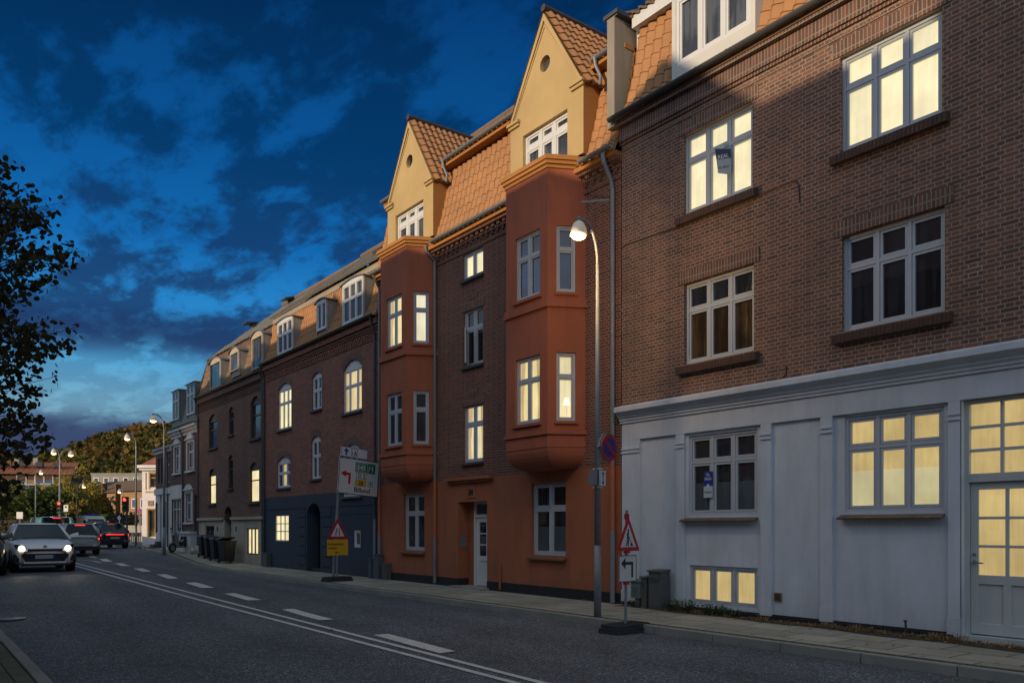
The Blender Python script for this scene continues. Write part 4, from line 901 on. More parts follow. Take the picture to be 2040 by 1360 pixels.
def dormer(root, a, b, z0, z1, arch, cols, rows, pane, yf=W - .12, frame=None, cheek=None, back=.9, roofm=None, split=None, bare=False):
    fr = Fr((0, yf, 0)); cheek = cheek or plain('dormer zinc cheek', (.30, .29, .27), .6, .2, var=.2); mb = MB()
    zt = z1 - arch
    mb.box(a, b, yf + .06, yf + back, z0 - .25, zt); mb.fb(fr, a, a + .07, z0 - .1, zt, 0, .07); mb.fb(fr, b - .07, b, z0 - .1, zt, 0, .07)
    if arch: mb.fpoly(fr, arc(a, b, zt, arch), .03, back + .3)
    d_ = mb.build('dormer', cheek, root)
    mb = MB(); pts = arc(a - .07, b + .07, zt, arch) if arch else [(a - .07, zt), (b + .07, zt)]
    for p, q in zip(pts, pts[1:]): mb.hexa([fr.p(*p, -.08), fr.p(*q, -.08), fr.p(*q, back + .4), fr.p(*p, back + .4), fr.p(p[0], p[1] + .035, -.08), fr.p(q[0], q[1] + .035, -.08), fr.p(q[0], q[1] + .035, back + .4), fr.p(p[0], p[1] + .035, back + .4)])
    mb.build('dormer_roof', roofm or zinc, d_)
    mb = MB()
    if arch: mb.fpoly(fr, arc(a + .01, b - .01, zt, arch - .02), -.02, .029)
    if mb.v: mb.build('pediment', frame or white_paint, d_)
    window(d_, fr, a + .07, b - .07, z0, zt, d=-.02, cols=cols, rows=rows, pane=pane, frame=frame or white_paint, cas=.06, mul=.05, sash=.0 if bare else .035, split=split)
    return d_
dormer(D, wx(552, W - .12), wx(584.4, W - .12), 8.50, 9.86, .10, 3, (.6,), dim_glass)
dormer(D, wx(630, W - .12), wx(652, W - .12), 8.72, 9.82, .10, 2, (), dim_glass)
dormer(D, wx(681.5, W - .12), wx(725.6, W - .12), 8.52, 9.95, .10, 3, (.6,), dim_glass)
x = wx(750, W); pipe(D, [(x, W - .24, 8.36), (x, W - .12, 8.0), (x, W - .07, 7.8), (x, W - .07, 1.9)], zinc_dark, .04); pipe(D, [(x, W - .07, 1.9), (x, W - .07, .05)], galv, .045, clamps=False)

# ------------------------------------------------------------------ building E: dark sooty brick with cream base
XE0, XE1 = wx(396, W), XD0 - .004
E = thing('cream_based_house', 'sooty brown brick house with round headed windows over a cream basement, behind the black bins', 'house', (-38, W, 0))
brickE = brick('sooty brown brick', (0.185, 0.088, 0.060), (0.125, 0.065, 0.048), (0.17, 0.125, 0.10), soot=0.5, msize=.008)
cream = stucco('cream render', (0.40, 0.37, 0.30), (0.12, 0.1, 0.08), .5)
brown_frame = plain('dark brown window frame', (.035, .03, .03), .5)
et = [(wx(416, W), wx(433, W), 5.50, 7.16, .3), (wx(456, W), wx(465.5, W), 5.9, 7.2, .2), (wx(499, W), wx(519, W), 5.46, 7.28, .3)]
ef = [(wx(415.6, W), wx(430, W), 2.78, 4.5, .3), (wx(455, W), wx(464.5, W), 3.44, 4.98, .2), (wx(496.5, W), wx(516, W), 2.72, 4.44, .3)]
eb = [(wx(410, W), wx(426.6, W), 1.05, 1.72), (wx(491.7, W), wx(514, W), .45, 1.6)]
ed = (wx(447, W), wx(461, W), 0.25, 2.6, .3)
mb = MB(); wall_face(mb, FW, XE0, XE1, 2.0, 8.0, [(*h, .12) for h in et + ef] + [(ed[0], ed[1], 2.0, 2.6, .3, .5)])
mb.poly([(XE0, W, 2), (XE0, 21, 2), (XE0, 21, 8.3), (XE0, W, 8.3)]); mb.poly([(XE0, 21, 0), (XE1, 21, 0), (XE1, 21, 8.3), (XE0, 21, 8.3)]); mb.build('wall', brickE, E)
mb = MB(); wall_face(mb, FW, XE0, XE1, 0, 2.0, [(*h, 0, .08) for h in eb] + [(ed[0], ed[1], .25, 2.0, 0, .5)]); mb.poly([(XE0, W, 0), (XE0, 21, 0), (XE0, 21, 2), (XE0, W, 2)])
for a, b in ((XE0, ed[0] - .1), (ed[1] + .1, XE1)):
    mb.fb(FW, a, b, 1.98, 2.10, -.11, .02)
for z in (.5, .85, 1.2, 1.55): 
    for a, b in ((XE0, eb[0][0] - .05), (eb[0][1] + .05, ed[0] - .02), (ed[1] + .02, eb[1][0] - .05), (eb[1][1] + .05, XE1)): mb.fb(FW, a, b, z + .012, z + .338, -.012, 0)
mb.build('rendered_base', cream, E)
for h in et + ef:
    mb = MB(); arch_lintel(mb, FW, h[0], h[1], h[3] - h[4], h[4], .2); mb.build('arch', brickDv, E)
    mb = MB(); mb.fb(FW, h[0] - .08, h[1] + .06, h[2] - .09, h[2] - .005, -.1, .1); mb.build('sill', plain('dark sill', (0.05, 0.045, 0.045), 0.7), E)
B_ = dict(d=.07, cas=.05, sash=0, mul=.05, frame=brown_frame, cols=1, rows=(.68,))
for i, h in enumerate(et): window(E, FW, *h[:4], arch=h[4], pane=dim_glass if i != 1 else dark_glass, **B_)
for i, h in enumerate(ef): window(E, FW, *h[:4], arch=h[4], pane=lit_bright if i != 1 else dark_glass, **B_)
window(E, FW, *eb[0], d=.03, cols=2, rows=(), pane=dark_glass, frame=brown_frame, sash=0); window(E, FW, *eb[1], d=.03, cols=3, rows=(), pane=lit_bright, frame=brown_frame, sash=0)
mb = MB(); mb.fb(FW, ed[0], ed[1], .25, 2.6, .4, .5); mb.build('door', black, E)
mb = MB()
for px_ in (433, 459, 470): mb.fb(FW, wx(px_, W), wx(px_, W) + .14, 1.45, 1.68, -.03, 0)
mb.build('wall_vent', plain('rusty vent', (.1, .07, .05), .7), E)
mb = MB(); mb.fb(FW, XE0, XE1, 7.80, 7.88, -.05, .02); mb.fb(FW, XE0, XE1, 7.88, 8.12, -.14, .1); mb.fb(FW, XE0, XE1, 7.48, 7.52, -.03, .02)
x = XE0
while x < XE1 - .1: mb.fb(FW, x, x + .1, 7.54, 7.64, -.035, .02); mb.fb(FW, x + .1, x + .2, 7.64, 7.73, -.045, .02); x += .2
mb.build('dentil_course', brickE, E)
mb = MB(); gutter(mb, XE0 - .05, XE1, W - .22, 8.22, .065); mb.build('gutter', zinc_dark, E)
mb = MB(); tiles(mb, (XE0, W - 0.18, 8.18), (1, 0, 0), XE1 - XE0, [(0, 0, 0), (0, .16, .2), (0, .36, .85), (0, .62, 2.0)], 0.24, 0.32, -1, amp=.022); mb.build('mansard_tiles', tileW, E)
mb = MB(); mb.box(XE0, XE1, W + .40, 20.9, 8.1, 10.2); mb.build('attic_wall', brickE, E)
mb = MB(); mb.poly([(XE0, W - .18, 8.15), (XE0, W + .44, 10.2), (XE0, W + 4.5, 13.7), (XE0, 21, 10.2), (XE0, 21, 8.1)]); mb.build('gable_end', brickE, E)
mb = MB(); tiles(mb, (XE0, W + 0.30, 10.2), (1, 0, 0), XE1 - XE0, [(0, 0, 0), (0, 4.2, 3.5)], .5, 1.35, -1, amp=.008, nper=2); mb.poly([(XE0, W + 4.5, 13.7), (XE1, W + 4.5, 13.7), (XE1, 21, 10.2), (XE0, 21, 10.2)])
rf = mb.build('roof', sheetroof, E); mb = MB(); mb.tube([(XE0, W + 4.5, 13.74), (XE1, W + 4.5, 13.74)], .12, 8); mb.build('ridge_tiles', tileW, rf)
for px_, dz in ((490, 0), (492, .5)): pass
mb = MB(); mb.prism([(-42.3, W + 3.9, 13.62), (-41.4, W + 3.9, 13.62), (-41.4, W + 4.7, 13.84), (-42.3, W + 4.7, 13.84)], (0, 0, .06)); mb.box(-42.2, -41.5, W + 4.4, W + 4.6, 13.3, 13.75); mb.build('roof_hatch', zinc_dark, rf)
mb = MB(); mb.prism([(-43.2, W + 2.2, 12.3), (-42.5, W + 2.2, 12.3), (-42.5, W + 2.9, 12.42), (-43.2, W + 2.9, 12.42)], (0, 0, .05)); mb.box(-43.1, -42.6, W + 2.6, W + 2.8, 11.9, 12.36); mb.build('roof_hatch', zinc_dark, rf)
sandm = plain('sand coloured dormer front', (.42, .36, .27), .7)
for a, b, z0, z1 in ((418, 440, 8.32, 9.78), (458, 476, 8.72, 9.78), (501, 524, 8.36, 9.95)):
    dormer(E, wx(a, W - .12), wx(b, W - .12), z0, z1, .22, 1, (), dim_glass, frame=sandm, bare=True)
x = XE1 - .02; pipe(E, [(x - .05, W - .22, 8.15), (x - .05, W - .07, 7.8), (x - .05, W - .07, .05)], zinc_dark, .045); pipe(D, [(x + .12, W - .24, 8.36), (x + .12, W - .07, 7.9), (x + .12, W - .07, 2.95), (x + .12, W - .07, .05)], zinc_dark, .04)
x = XE0 + .06; pipe(E, [(x, W - .22, 8.15), (x, W - .07, 7.8), (x, W - .07, .3)], zinc_dark, .04)

# ------------------------------------------------------------------ building C: low brick house with slate mansard
XC0, XC1 = wx(342, W), XE0 - .004
C = thing('slate_roofed_house', 'brown brick house with white stucco window surrounds and a grey slate mansard, behind the scooter', 'house', (-45, W, .3))
brickC = brick('brown brick', (0.13, 0.07, 0.05), (0.09, 0.05, 0.04), (0.11, 0.085, 0.07), soot=.5, msize=.007)
whs = stucco('white stucco', (.50, .53, .55), damt=.4)
slate = plain('grey green slate', (.12, .15, .15), .55, var=.35, nscale=6)
ct = [(wx(348.5, W), wx(359, W), 4.72, 6.05), (wx(374, W), wx(386.5, W), 4.72, 6.1)]; cg = (wx(371, W), wx(383, W), 2.0, 3.45)
cdr = (wx(387, W), wx(394, W), .7, 3.3); csh = (wx(343, W), wx(362.5, W), .75, 3.2)
mb = MB(); wall_face(mb, FW, XC0, XC1, .2, 6.6, [(*h, 0, .1) for h in ct + [cg]] + [(*cdr, 0, .6), (*csh, 0, .12)]); mb.poly([(XC0, W, 0), (XC0, 21, 0), (XC0, 21, 6.9), (XC0, W, 6.9)]); mb.build('wall', brickC, C)
for h in ct + [cg]:
    mb = MB(); o = .14
    mb.fb(FW, h[0] - o, h[0], h[2] - .1, h[3] + o, -.05, 0); mb.fb(FW, h[1], h[1] + o, h[2] - .1, h[3] + o, -.05, 0); mb.fb(FW, h[0], h[1], h[3], h[3] + o, -.05, 0); mb.fb(FW, h[0] - .22, h[1] + .22, h[2] - .2, h[2] - .1, -.12, 0); mb.fb(FW, h[0] - .2, h[1] + .2, h[3] + o, h[3] + o + .08, -.14, 0)
    mb.fpoly(FW, arc(h[0] - .02, h[1] + .02, h[3] + o + .08, .24), -.1, 0); mb.build('window_surround', whs, C)
    window(C, FW, *h, d=.04, cols=2, rows=(.66,), pane=dim_glass, frame=grey_paint, cas=.05, sash=.03, mul=.045)
mb = MB(); mb.fb(FW, XC0, wx(364.5, W), 3.2, 3.95, -.06, 0); mb.fb(FW, csh[1], wx(364.5, W), .4, 3.2, -.04, 0); mb.fb(FW, XC0, csh[1], .35, .75, -.04, 0)
sf = mb.build('shop_front', whs, C); window(C, FW, *csh, d=.05, cols=3, rows=(.78,), pane=glassmat('shop glass with goods', (.05, .045, .035), curtain=(.16, .15, .10)), frame=grey_paint, sash=0, mul=.06)
mb = MB(); mb.box(wx(371, W) - .1, XC1 - .2, W - .35, W, .3, 1.30); mb.box(wx(371, W) - .15, XC1 - .15, W - .42, W, 1.3, 1.42); mb.build('stone_plinth', whs, C)
mb = MB(); mb.fb(FW, cdr[0], cdr[1], .3, 3.3, .55, .6); mb.build('door', black, C)
mb = MB(); mb.fb(FW, XC0, XC1, 6.55, 6.72, -.05, .02); mb.fb(FW, XC0, XC1, 6.72, 6.86, -.14, .1); mb.fb(FW, XC0, XC1, 6.86, 7.0, -.25, .1); mb.build('cornice', whs, C)
mb = MB(); gutter(mb, XC0, XC1, W - .26, 7.07, .06); mb.build('gutter', zinc_dark, C)
mb = MB(); mb.prism([(XC0, W - .2, 7.0), (XC0, W + .05, 7.35), (XC0, W + .5, 9.3), (XC0, W + 4, 10.2), (XC0, 21, 7.0)], (XC1 - XC0, 0, 0)); mb.build('roof', slate, C)
for a, b in ((343.5, 357), (371.5, 389)):
    dormer(C, wx(a, W - .05), wx(b, W - .05), 7.55, 9.15, 0, 2, (.66,), dim_glass, yf=W - .05, frame=grey_paint, cheek=slate, roofm=zinc, back=.6)
x = wx(366, W); pipe(C, [(x, W - .26, 7.0), (x, W - .07, 6.5), (x, W - .07, .4)], zinc_dark, .04)

# ------------------------------------------------------------------ building B: two storey with pale shop floor
XB0, XB1 = -52.0, XC0 - .004
B = thing('corner_shop_house', 'two storey brown brick house with pale shop floor, next to the white corner building', 'house', (-51, W, .3))
bt_ = [(wx(314.5, W), wx(318, W), 4.2, 5.7), (wx(320.5, W), wx(324, W), 4.2, 5.7)]; bt2 = (wx(332, W), wx(337.5, W), 4.2, 5.75)
bs = [(wx(309.5, W), wx(314.5, W), 1.3, 3.1), (wx(329, W), wx(334.5, W), 1.2, 3.1)]; bd = (wx(318, W), wx(322, W), .45, 3.5)
mb = MB(); wall_face(mb, FW, XB0, XB1, 3.9, 6.0, [(*h, 0, .1) for h in bt_ + [bt2]]); mb.poly([(XB0, W, .3), (XB0, 21, .3), (XB0, 21, 6.2), (XB0, W, 6.2)]); mb.build('wall', brickC, B)
mb = MB(); wall_face(mb, FW, XB0, XB1, .2, 3.55, [(*h, 0, .1) for h in bs] + [(*bd, 0, .2)]); mb.fb(FW, XB0 - .05, XB1, 3.55, 3.9, -.08, .02); mb.build('shop_front', whs, B)
for h in bt_: window(B, FW, *h, d=.05, cols=1, rows=(.66,), pane=dark_glass, frame=brown_frame, sash=0)
window(B, FW, *bt2, d=.03, cols=1, rows=(.66,), pane=dim_glass, frame=white_paint, sash=0)
for h in bs: window(B, FW, *h, d=.05, cols=2, rows=(), pane=MC['shop glass with goods'], frame=grey_paint, sash=0)
mb = MB(); mb.fb(FW, bd[0], bd[1], .4, 3.5, .12, .2); mb.build('door', black, B)
mb = MB(); mb.fb(FW, XB0 - .1, XB1, 5.95, 6.15, -.06, .02); mb.fb(FW, XB0 - .12, XB1, 6.15, 6.3, -.2, .1); mb.build('cornice', whs, B)
mb = MB(); mb.prism([(XB0 - .1, W - .3, 6.3), (XB0 - .1, W + 4, 7.3), (XB0 - .1, 21, 6.3)], (XB1 - XB0, 0, 0)); mb.build('roof', zinc_dark, B)
x = wx(336, W); pipe(B, [(x, W - .3, 6.3), (x, W - .07, 5.8), (x, W - .07, .5)], zinc_dark, .045)
mb = MB()
for i in range(3): mb.box(XB0 + .3 + i * .25, XB0 + 1.5 - i * .1, W - .7 + i * .23, W, .3 + i * .17 - .1, .3 + (i + 1) * .17)
mb.build('entrance_steps', plain('dark stone steps', (.06, .06, .055), .8), B)

# ------------------------------------------------------------------ building A: white corner building seen face on, far end of the row
FAc = Fr((*at(283, 57), 0), 90 - 36.8)
A_ = thing('white_corner_building', 'white corner building with gold trim at the far end of the row', 'house', (*at(283, 57), .3))
whA = stucco('bright white plaster', (.72, .72, .76), (.4, .33, .25), .15); trim = plain('ochre trim', (.42, .27, .13), .7)
mb = MB(); hA = (.56, 1.2, 4.4, 5.4); hD = (.42, 1.3, .95, 2.85)
wall_face(mb, FAc, 0, 7, .2, 5.6, [(*hA, 0, .1), (*hD, 0, .3)]); mb.poly([FAc.p(0, .2, 0), FAc.p(0, .2, 12), FAc.p(0, 5.6, 12), FAc.p(0, 5.6, 0)]); mb.poly([FAc.p(7, .2, 0), FAc.p(7, .2, 12), FAc.p(7, 5.6, 12), FAc.p(7, 5.6, 0)])
mb.fb(FAc, -.12, 7, 5.6, 5.75, -.2, .1); mb.fb(FAc, -.2, 7, 5.75, 5.95, -.35, .1)
mb.fpoly(FAc, [(1.0, 6.4), (1.6, 7.0), (2.2, 7.1), (2.4, 8.2), (6.9, 8.2), (6.9, 6.0), (1.0, 6.0)], .6, 1.0); mb.fb(FAc, 2.2, 7, 8.1, 8.35, .5, 1.1); mb.build('wall', whA, A_)
mb = MB()
for q in ((.46, .56, 4.3, 5.5), (1.2, 1.3, 4.3, 5.5), (.56, 1.2, 5.4, 5.5), (.24, .30, 4.25, 5.45), (.24, 1.6, 4.05, 4.16), (.33, .42, .95, 2.97), (.42, 1.3, 2.86, 2.97)): mb.fb(FAc, *q, -.03, 0)
mb.build('painted_trim', trim, A_)
mb = MB(); mb.fpoly(FAc, [(0, 5.9), (7, 5.9), (7, 6.6), (1.2, 6.6)], .1, .3); mb.poly([FAc.p(-.1, 5.9, -.3), FAc.p(7, 5.9, -.3), FAc.p(7, 8.6, 4), FAc.p(2.4, 8.6, 4)]); mb.poly([FAc.p(-.1, 5.9, -.3), FAc.p(2.4, 8.6, 4), FAc.p(-.1, 5.9, 12)]); mb.build('roof', tileR, A_)
window(A_, FAc, *hA, d=.04, cols=1, rows=(.7,), pane=dim_glass, frame=trim, sash=0)
window(A_, FAc, hD[0], hD[1], hD[2], hD[3], d=.12, cols=2, rows=(), pane=MC['shop glass with goods'], frame=trim, sash=0, name='shop_window')
mb = MB(); mb.disc(FAc, 2.05, 3.6, .01, .01, -.04, -.03, 8); mb.fb(FAc, 1.45, 2.15 + .0, 1.98 + .9, 2.0 + .9, -.01, 0) if False else None
mb.fb(FAc, 1.5, 2.3, 2.02 + .0, 2.02 + .01, -.01, 0) if False else None
sgn = MB(); sgn.fb(FAc, 1.35, 1.95 - .24, 3.35 - .2, 3.72, -.06, 0) if False else sgn.fb(FAc, .42, .78, 3.13, 3.5, -.06, 0)
so_ = sgn.build('emblem_panel', plain('tan emblem panel', (.3, .26, .19), .7), A_)
mb = MB(); n = 20; C0 = (.60, 3.315)
for k in range(14):
    a1_, a2_ = math.pi * (0.35 + 1.5 * k / 14), math.pi * (0.35 + 1.5 * (k + 1) / 14)
    mb.fpoly(FAc, [(C0[0] + .14 * math.cos(a1_), C0[1] + .14 * math.sin(a1_)), (C0[0] + .14 * math.cos(a2_), C0[1] + .14 * math.sin(a2_)), (C0[0] + .08 * math.cos(a2_), C0[1] + .08 * math.sin(a2_)), (C0[0] + .08 * math.cos(a1_), C0[1] + .08 * math.sin(a1_))], -.075, -.06)
mb.build('emblem', plain('faded red emblem', (.45, .08, .06), .7), so_)

# ------------------------------------------------------------------ the row across the street, behind the camera: it throws the shadow and shows in the panes
oppb = brick('opposite brick', (0.24, 0.11, 0.07), (0.17, 0.08, 0.055), (0.2, 0.16, 0.13), soot=.2)
YR = -9.0; SH = -(W - YR) / 1.0 * 0.20; TZ = (W - YR) * 0.245
def opp(x0, x1, zr, wallm, lab, gab=None):
    """zr = height its shadow reaches on the facades opposite"""
    x0 -= SH; x1 -= SH; zt = zr + TZ; ze = zt - 4.0
    r = thing('town_house', lab, 'house', ((x0 + x1) / 2, -4.1, 0)); mb = MB(); fr = Fr((x1, -4.1, 0), 180); n = max(1, int((x1 - x0) / 2.3)); st = (x1 - x0) / n; hs = []
    for f_ in range(int(ze // 2.9)):
        for i in range(n): hs.append((st * i + st / 2 - .5, st * i + st / 2 + .5, 1.0 + f_ * 2.9, 2.5 + f_ * 2.9))
    wall_face(mb, fr, 0, x1 - x0, -.1, ze, [(*h, 0, .12) for h in hs]); mb.box(x0, x1, -14.0, -13.9, -.1, ze)
    mb.poly([(x0, -4.1, -.1), (x0, -14, -.1), (x0, -14, ze), (x0, -4.1, ze)]); mb.poly([(x1, -4.1, -.1), (x1, -14, -.1), (x1, -14, ze), (x1, -4.1, ze)]); mb.build('wall', wallm, r)
    mb = MB(); mb.prism([(x0, -3.9, ze), (x0, YR, zt), (x0, -14.1, ze)], (x1 - x0, 0, 0))
    if gab:
        gx, gh, hw = gab[:3]; gx -= SH; mb.prism([(gx - hw, YR - 4.5, zt - .3), (gx + hw, YR - 4.5, zt - .3), (gx, YR - 4.5, zt + gh)], (0, 4.6, 0))
        if len(gab) > 3: gx = gab[3] - SH; mb.prism([(gx - 2.4, YR - 4.5, zt - .3), (gx + 2.4, YR - 4.5, zt - .3), (gx, YR - 4.5, zt + 2.6)], (0, 4.6, 0))
    mb.build('roof', tileR, r)
    for k_, h in enumerate(hs):
        mb = MB()
        for q in ((h[0], h[0] + .06, h[2], h[3]), (h[1] - .06, h[1], h[2], h[3]), (h[0] + .06, h[1] - .06, h[2], h[2] + .06), (h[0] + .06, h[1] - .06, h[3] - .06, h[3]), ((h[0] + h[1]) / 2 - .03, (h[0] + h[1]) / 2 + .03, h[2] + .06, h[3] - .06)): mb.fb(fr, *q, .06, .12)
        w_ = mb.build('window', white_paint, r); mb = MB(); mb.fq(fr, h[0], h[1], h[2], h[3], .11); mb.build('pane', dark_glass, w_)
opp(-13.19, 5, 9.17, stucco('tan render across the street', (.45, .30, .16)), 'tan rendered town house across the street from the white shop floor', (-11.4, 1.95, 2.7, -3.9))
opp(-23.6, -13.2, 9.38, oppb, 'brick town house across the street from the orange house')
opp(-34, -23.62, 9.32, stucco('ochre render across the street', (.5, .33, .15)), 'ochre town house across the street from the blue based house', (-27.5, .8, 1.6))
opp(-44, -34.02, 8.75, oppb, 'brick town house across the street from the cream based house', (-41, .9, 2))
opp(-57, -44.02, 10.2, stucco('grey render across the street', (.35, .34, .32)), 'tall grey town house across the street near the crossing')
# ------------------------------------------------------------------ street lamps
lamp_glass = emit('lamp lens', (1.0, 0.52, 0.15), 13.0); opal = plain('opal lamp shade', (.5, .5, .47), .3, var=.05)
opal.node_tree.nodes['Principled BSDF'].inputs['Emission Color'].default_value = (1, .8, .5, 1); opal.node_tree.nodes['Principled BSDF'].inputs['Emission Strength'].default_value = .12
def lamp_head(r, c, power, s=1.0, dr=(0, 0)):
    c = Vector(c); mb = MB(); P_ = [(0.02, .25), (.06, .22), (.10, .19), (.15, .08), (.172, -.02), (.168, -.06)]
    mb.lathe([(a * s, b * s) for a, b in P_], c, 18); sh = mb.build('lamp_shade', opal, r, smooth=True)
    mb = MB(); mb.lathe([(.05 * s, .24 * s), (.055 * s, .29 * s), (.02 * s, .33 * s)], c, 12); mb.build('cap', galv, sh)
    mb = MB(); mb.lathe([(.14 * s, -.062 * s), (.12 * s, -.10 * s), (.06 * s, -.13 * s), (.01 * s, -.14 * s)], c, 16); mb.build('lens', lamp_glass, sh, smooth=True)
    if power:
        l = bpy.data.lights.new('lamp_light', 'POINT'); l.energy = power; l.color = (1, .64, .30); l.shadow_soft_size = .12; o = bpy.data.objects.new('lamp_light', l); COL.objects.link(o); o.parent = r
        o.location = c - world_loc(r) + Vector((dr[0] * .30, dr[1] * .30, -.50 * s))
def street_lamp(x, y, z0, H_, label, arms=((0, -1),), reach=.62, power=0, lean=0.0, group='street lamps', r0=.072, s=1.0):
    r = thing('street_lamp', label, 'street lamp', (x, y, z0), group); mb = MB()
    top = Vector((x + lean, y, z0 + H_)); mb.tube([(x, y, z0 - .1), (x, y, z0 + 1.3)], [r0 * 1.15, r0 * 1.12], 12); mb.tube([(x, y, z0 + 1.3), (x + lean * .5, y, z0 + H_ * .55), tuple(top - Vector((0, 0, .7)))], [r0, r0 * .8, r0 * .52], 12)
    mb.build('pole', galv, r, smooth=True)
    for dx, dy in arms:
        mb = MB(); pts = []
        for i in range(9):
            q = math.pi / 2 * i / 8; pts.append(top + Vector((dx * reach * (1 - math.cos(q)) , dy * reach * (1 - math.cos(q)), -.7 + .74 * math.sin(q))))
        end = pts[-1]; mb.tube(pts + [end + Vector((dx * .05, dy * .05, -.0))], r0 * .45, 8); mb.build('arm', galv, r, smooth=True)
        lamp_head(r, end + Vector((dx * .12, dy * .12, -.28 * s)), power, s, (dx, dy))
    return r
bx, by = at(1190.5, 15.0)
street_lamp(bx, by, 0, 7.14, 'nearest lit street lamp, its grey pole carrying a round no parking sign', power=120, reach=.34, r0=.06, s=.92)
x, y = at(327, 41.5); street_lamp(x, y, Hp(x), 6.95, 'lit street lamp on a dark slender pole before the slate roofed house', power=30, reach=.4, s=1.0)
x, y = at(271, 54); street_lamp(x, y, .35, 7.4, 'lit street lamp rising in front of the white corner building', power=14, reach=.42, s=1.1)
x, y = at(119, 62); street_lamp(x, y, .3, 7.2, 'tall street lamp with two arms between the cars and the red roofed block', arms=((.8, -.6), (-.3, .95)), power=12, reach=.7, r0=.09, s=1.15)
x, y = at(71, 78); street_lamp(x, y, .3, 6.8, 'lit street lamp at far left before the red roofed block', arms=((.55, .8),), power=12, reach=.4, s=1.1)
x, y = at(158, 84); street_lamp(x, y, .3, 5.8, 'lit street lamp among the yellow leaves of the slim birch', arms=((.55, .8),), power=10, reach=.35, s=1.1)
x, y = at(246, 92); street_lamp(x, y, .3, 5.6, 'small lit street lamp before the terrace of steep roofed houses', arms=((-.55, -.8),), power=10, reach=.35, s=1.1)

# ------------------------------------------------------------------ signs
sg_white = plain('white sign face', (.60, .61, .63), .45, var=.05); sg_red = plain('sign red', (.42, .012, .018), .5, var=.08); sg_blue = plain('sign blue', (.012, .035, .26), .5, var=.08)
sg_black = plain('sign black', (.01, .01, .012), .5); sg_green = plain('sign green', (.005, .15, .075), .5); sg_yel = plain('sign yellow', (.62, .36, .015), .5, var=.1); sg_grey = plain('grey sign back', (.22, .24, .26), .5, .3)
SA = 101.0
def sface(cx, cy, cz, ang=SA, tilt=0.0, k=1.0):
    f = Fr((cx, cy, 0), ang)
    if tilt:
        f2 = Fr((cx, cy, 0), ang); c_, s_ = math.cos(R(tilt)), math.sin(R(tilt))
        f2.p = lambda a, z, d=0.0, f=f: f.p(k * (a * c_ + (z - cz) * s_), cz + k * (-a * s_ + (z - cz) * c_), d * k)
        return f2
    return f
# no parking disc and arrow plate on the nearest lamp
dx_ = at(1218, 14.95); fr = Fr((bx, by, 0), SA)
s0_ = .235; cz = 3.10
t = thing('no_parking_sign', 'round blue and red no parking sign fixed to the nearest street lamp', 'traffic sign', (bx, by, cz))
mb = MB(); mb.disc(fr, s0_, cz, .25, .25, -.10, -.06, 28); mb.fb(fr, s0_ - .25, s0_ - .235, cz - .02, cz + .02, -.05, 0) ; mb.fb(fr, -.02, s0_ + .1, cz + .10, cz + .13, -.06, -.02); mb.fb(fr, -.02, s0_ + .1, cz - .13, cz - .10, -.06, -.02)
pts = arc(s0_ - .285, s0_ + .285, cz, .284, 16); 
for p, q in zip(pts, pts[1:]): mb.hexa([fr.p(*p, -.08), fr.p(*q, -.08), fr.p(*q, .0), fr.p(*p, .0), fr.p(s0_ + (p[0] - s0_) * .93, cz + (p[1] - cz) * .93, -.08), fr.p(s0_ + (q[0] - s0_) * .93, cz + (q[1] - cz) * .93, -.08), fr.p(s0_ + (q[0] - s0_) * .93, cz + (q[1] - cz) * .93, 0), fr.p(s0_ + (p[0] - s0_) * .93, cz + (p[1] - cz) * .93, 0)])
mb.build('back_plate', sg_grey, t)
mb = MB(); n = 28
mb.disc(fr, s0_, cz, .245, .245, -.104, -.1005, n); mb.build('red_ring', sg_red, t)
mb = MB(); mb.disc(fr, s0_, cz, .18, .18, -.108, -.1045, n); mb.build('blue_disc', sg_blue, t)
mb = MB(); c_ = .035; mb.fpoly(fr, [(s0_ - .15 - c_ * .7, cz + .15 - c_ * .7), (s0_ + .15 - c_ * .7, cz - .15 - c_ * .7), (s0_ + .15 + c_ * .7, cz - .15 + c_ * .7), (s0_ - .15 + c_ * .7, cz + .15 + c_ * .7)], -.112, -.1085); mb.build('red_bar', sg_red, t)
cz = 2.53; t = thing('arrow_plate', 'small white plate with an up and down arrow strapped to the nearest street lamp', 'traffic sign', (bx, by, cz))
mb = MB(); mb.fb(fr, -.07, .13, cz - .15, cz + .15, -.10, -.085); mb.fb(fr, -.05, .05, cz + .16, cz + .18, -.085, .085); mb.fb(fr, -.05, .05, cz - .18, cz - .16, -.085, .085); mb.build('plate', sg_white, t)
mb = MB(); mb.fb(fr, .022, .038, cz - .08, cz + .08, -.104, -.1005); mb.fpoly(fr, [(-.005, cz + .07), (.065, cz + .07), (.03, cz + .125)], -.104, -.1005); mb.fpoly(fr, [(-.005, cz - .07), (.03, cz - .125), (.065, cz - .07)], -.104, -.1005)
for q in ((-.07, .13, cz + .143, cz + .15), (-.07, .13, cz - .15, cz - .143), (-.07, -.063, cz - .143, cz + .143), (.123, .13, cz - .143, cz + .143)): mb.fb(fr, *q, -.102, -.1002)
mb.build('arrow', sg_black, t)
mb = MB(); mb.fb(Fr((bx, by, 0), SA), -.2, -.09, cz - .13, cz + .13, -.06, .06); mb.build('back_plate', sg_grey, t)

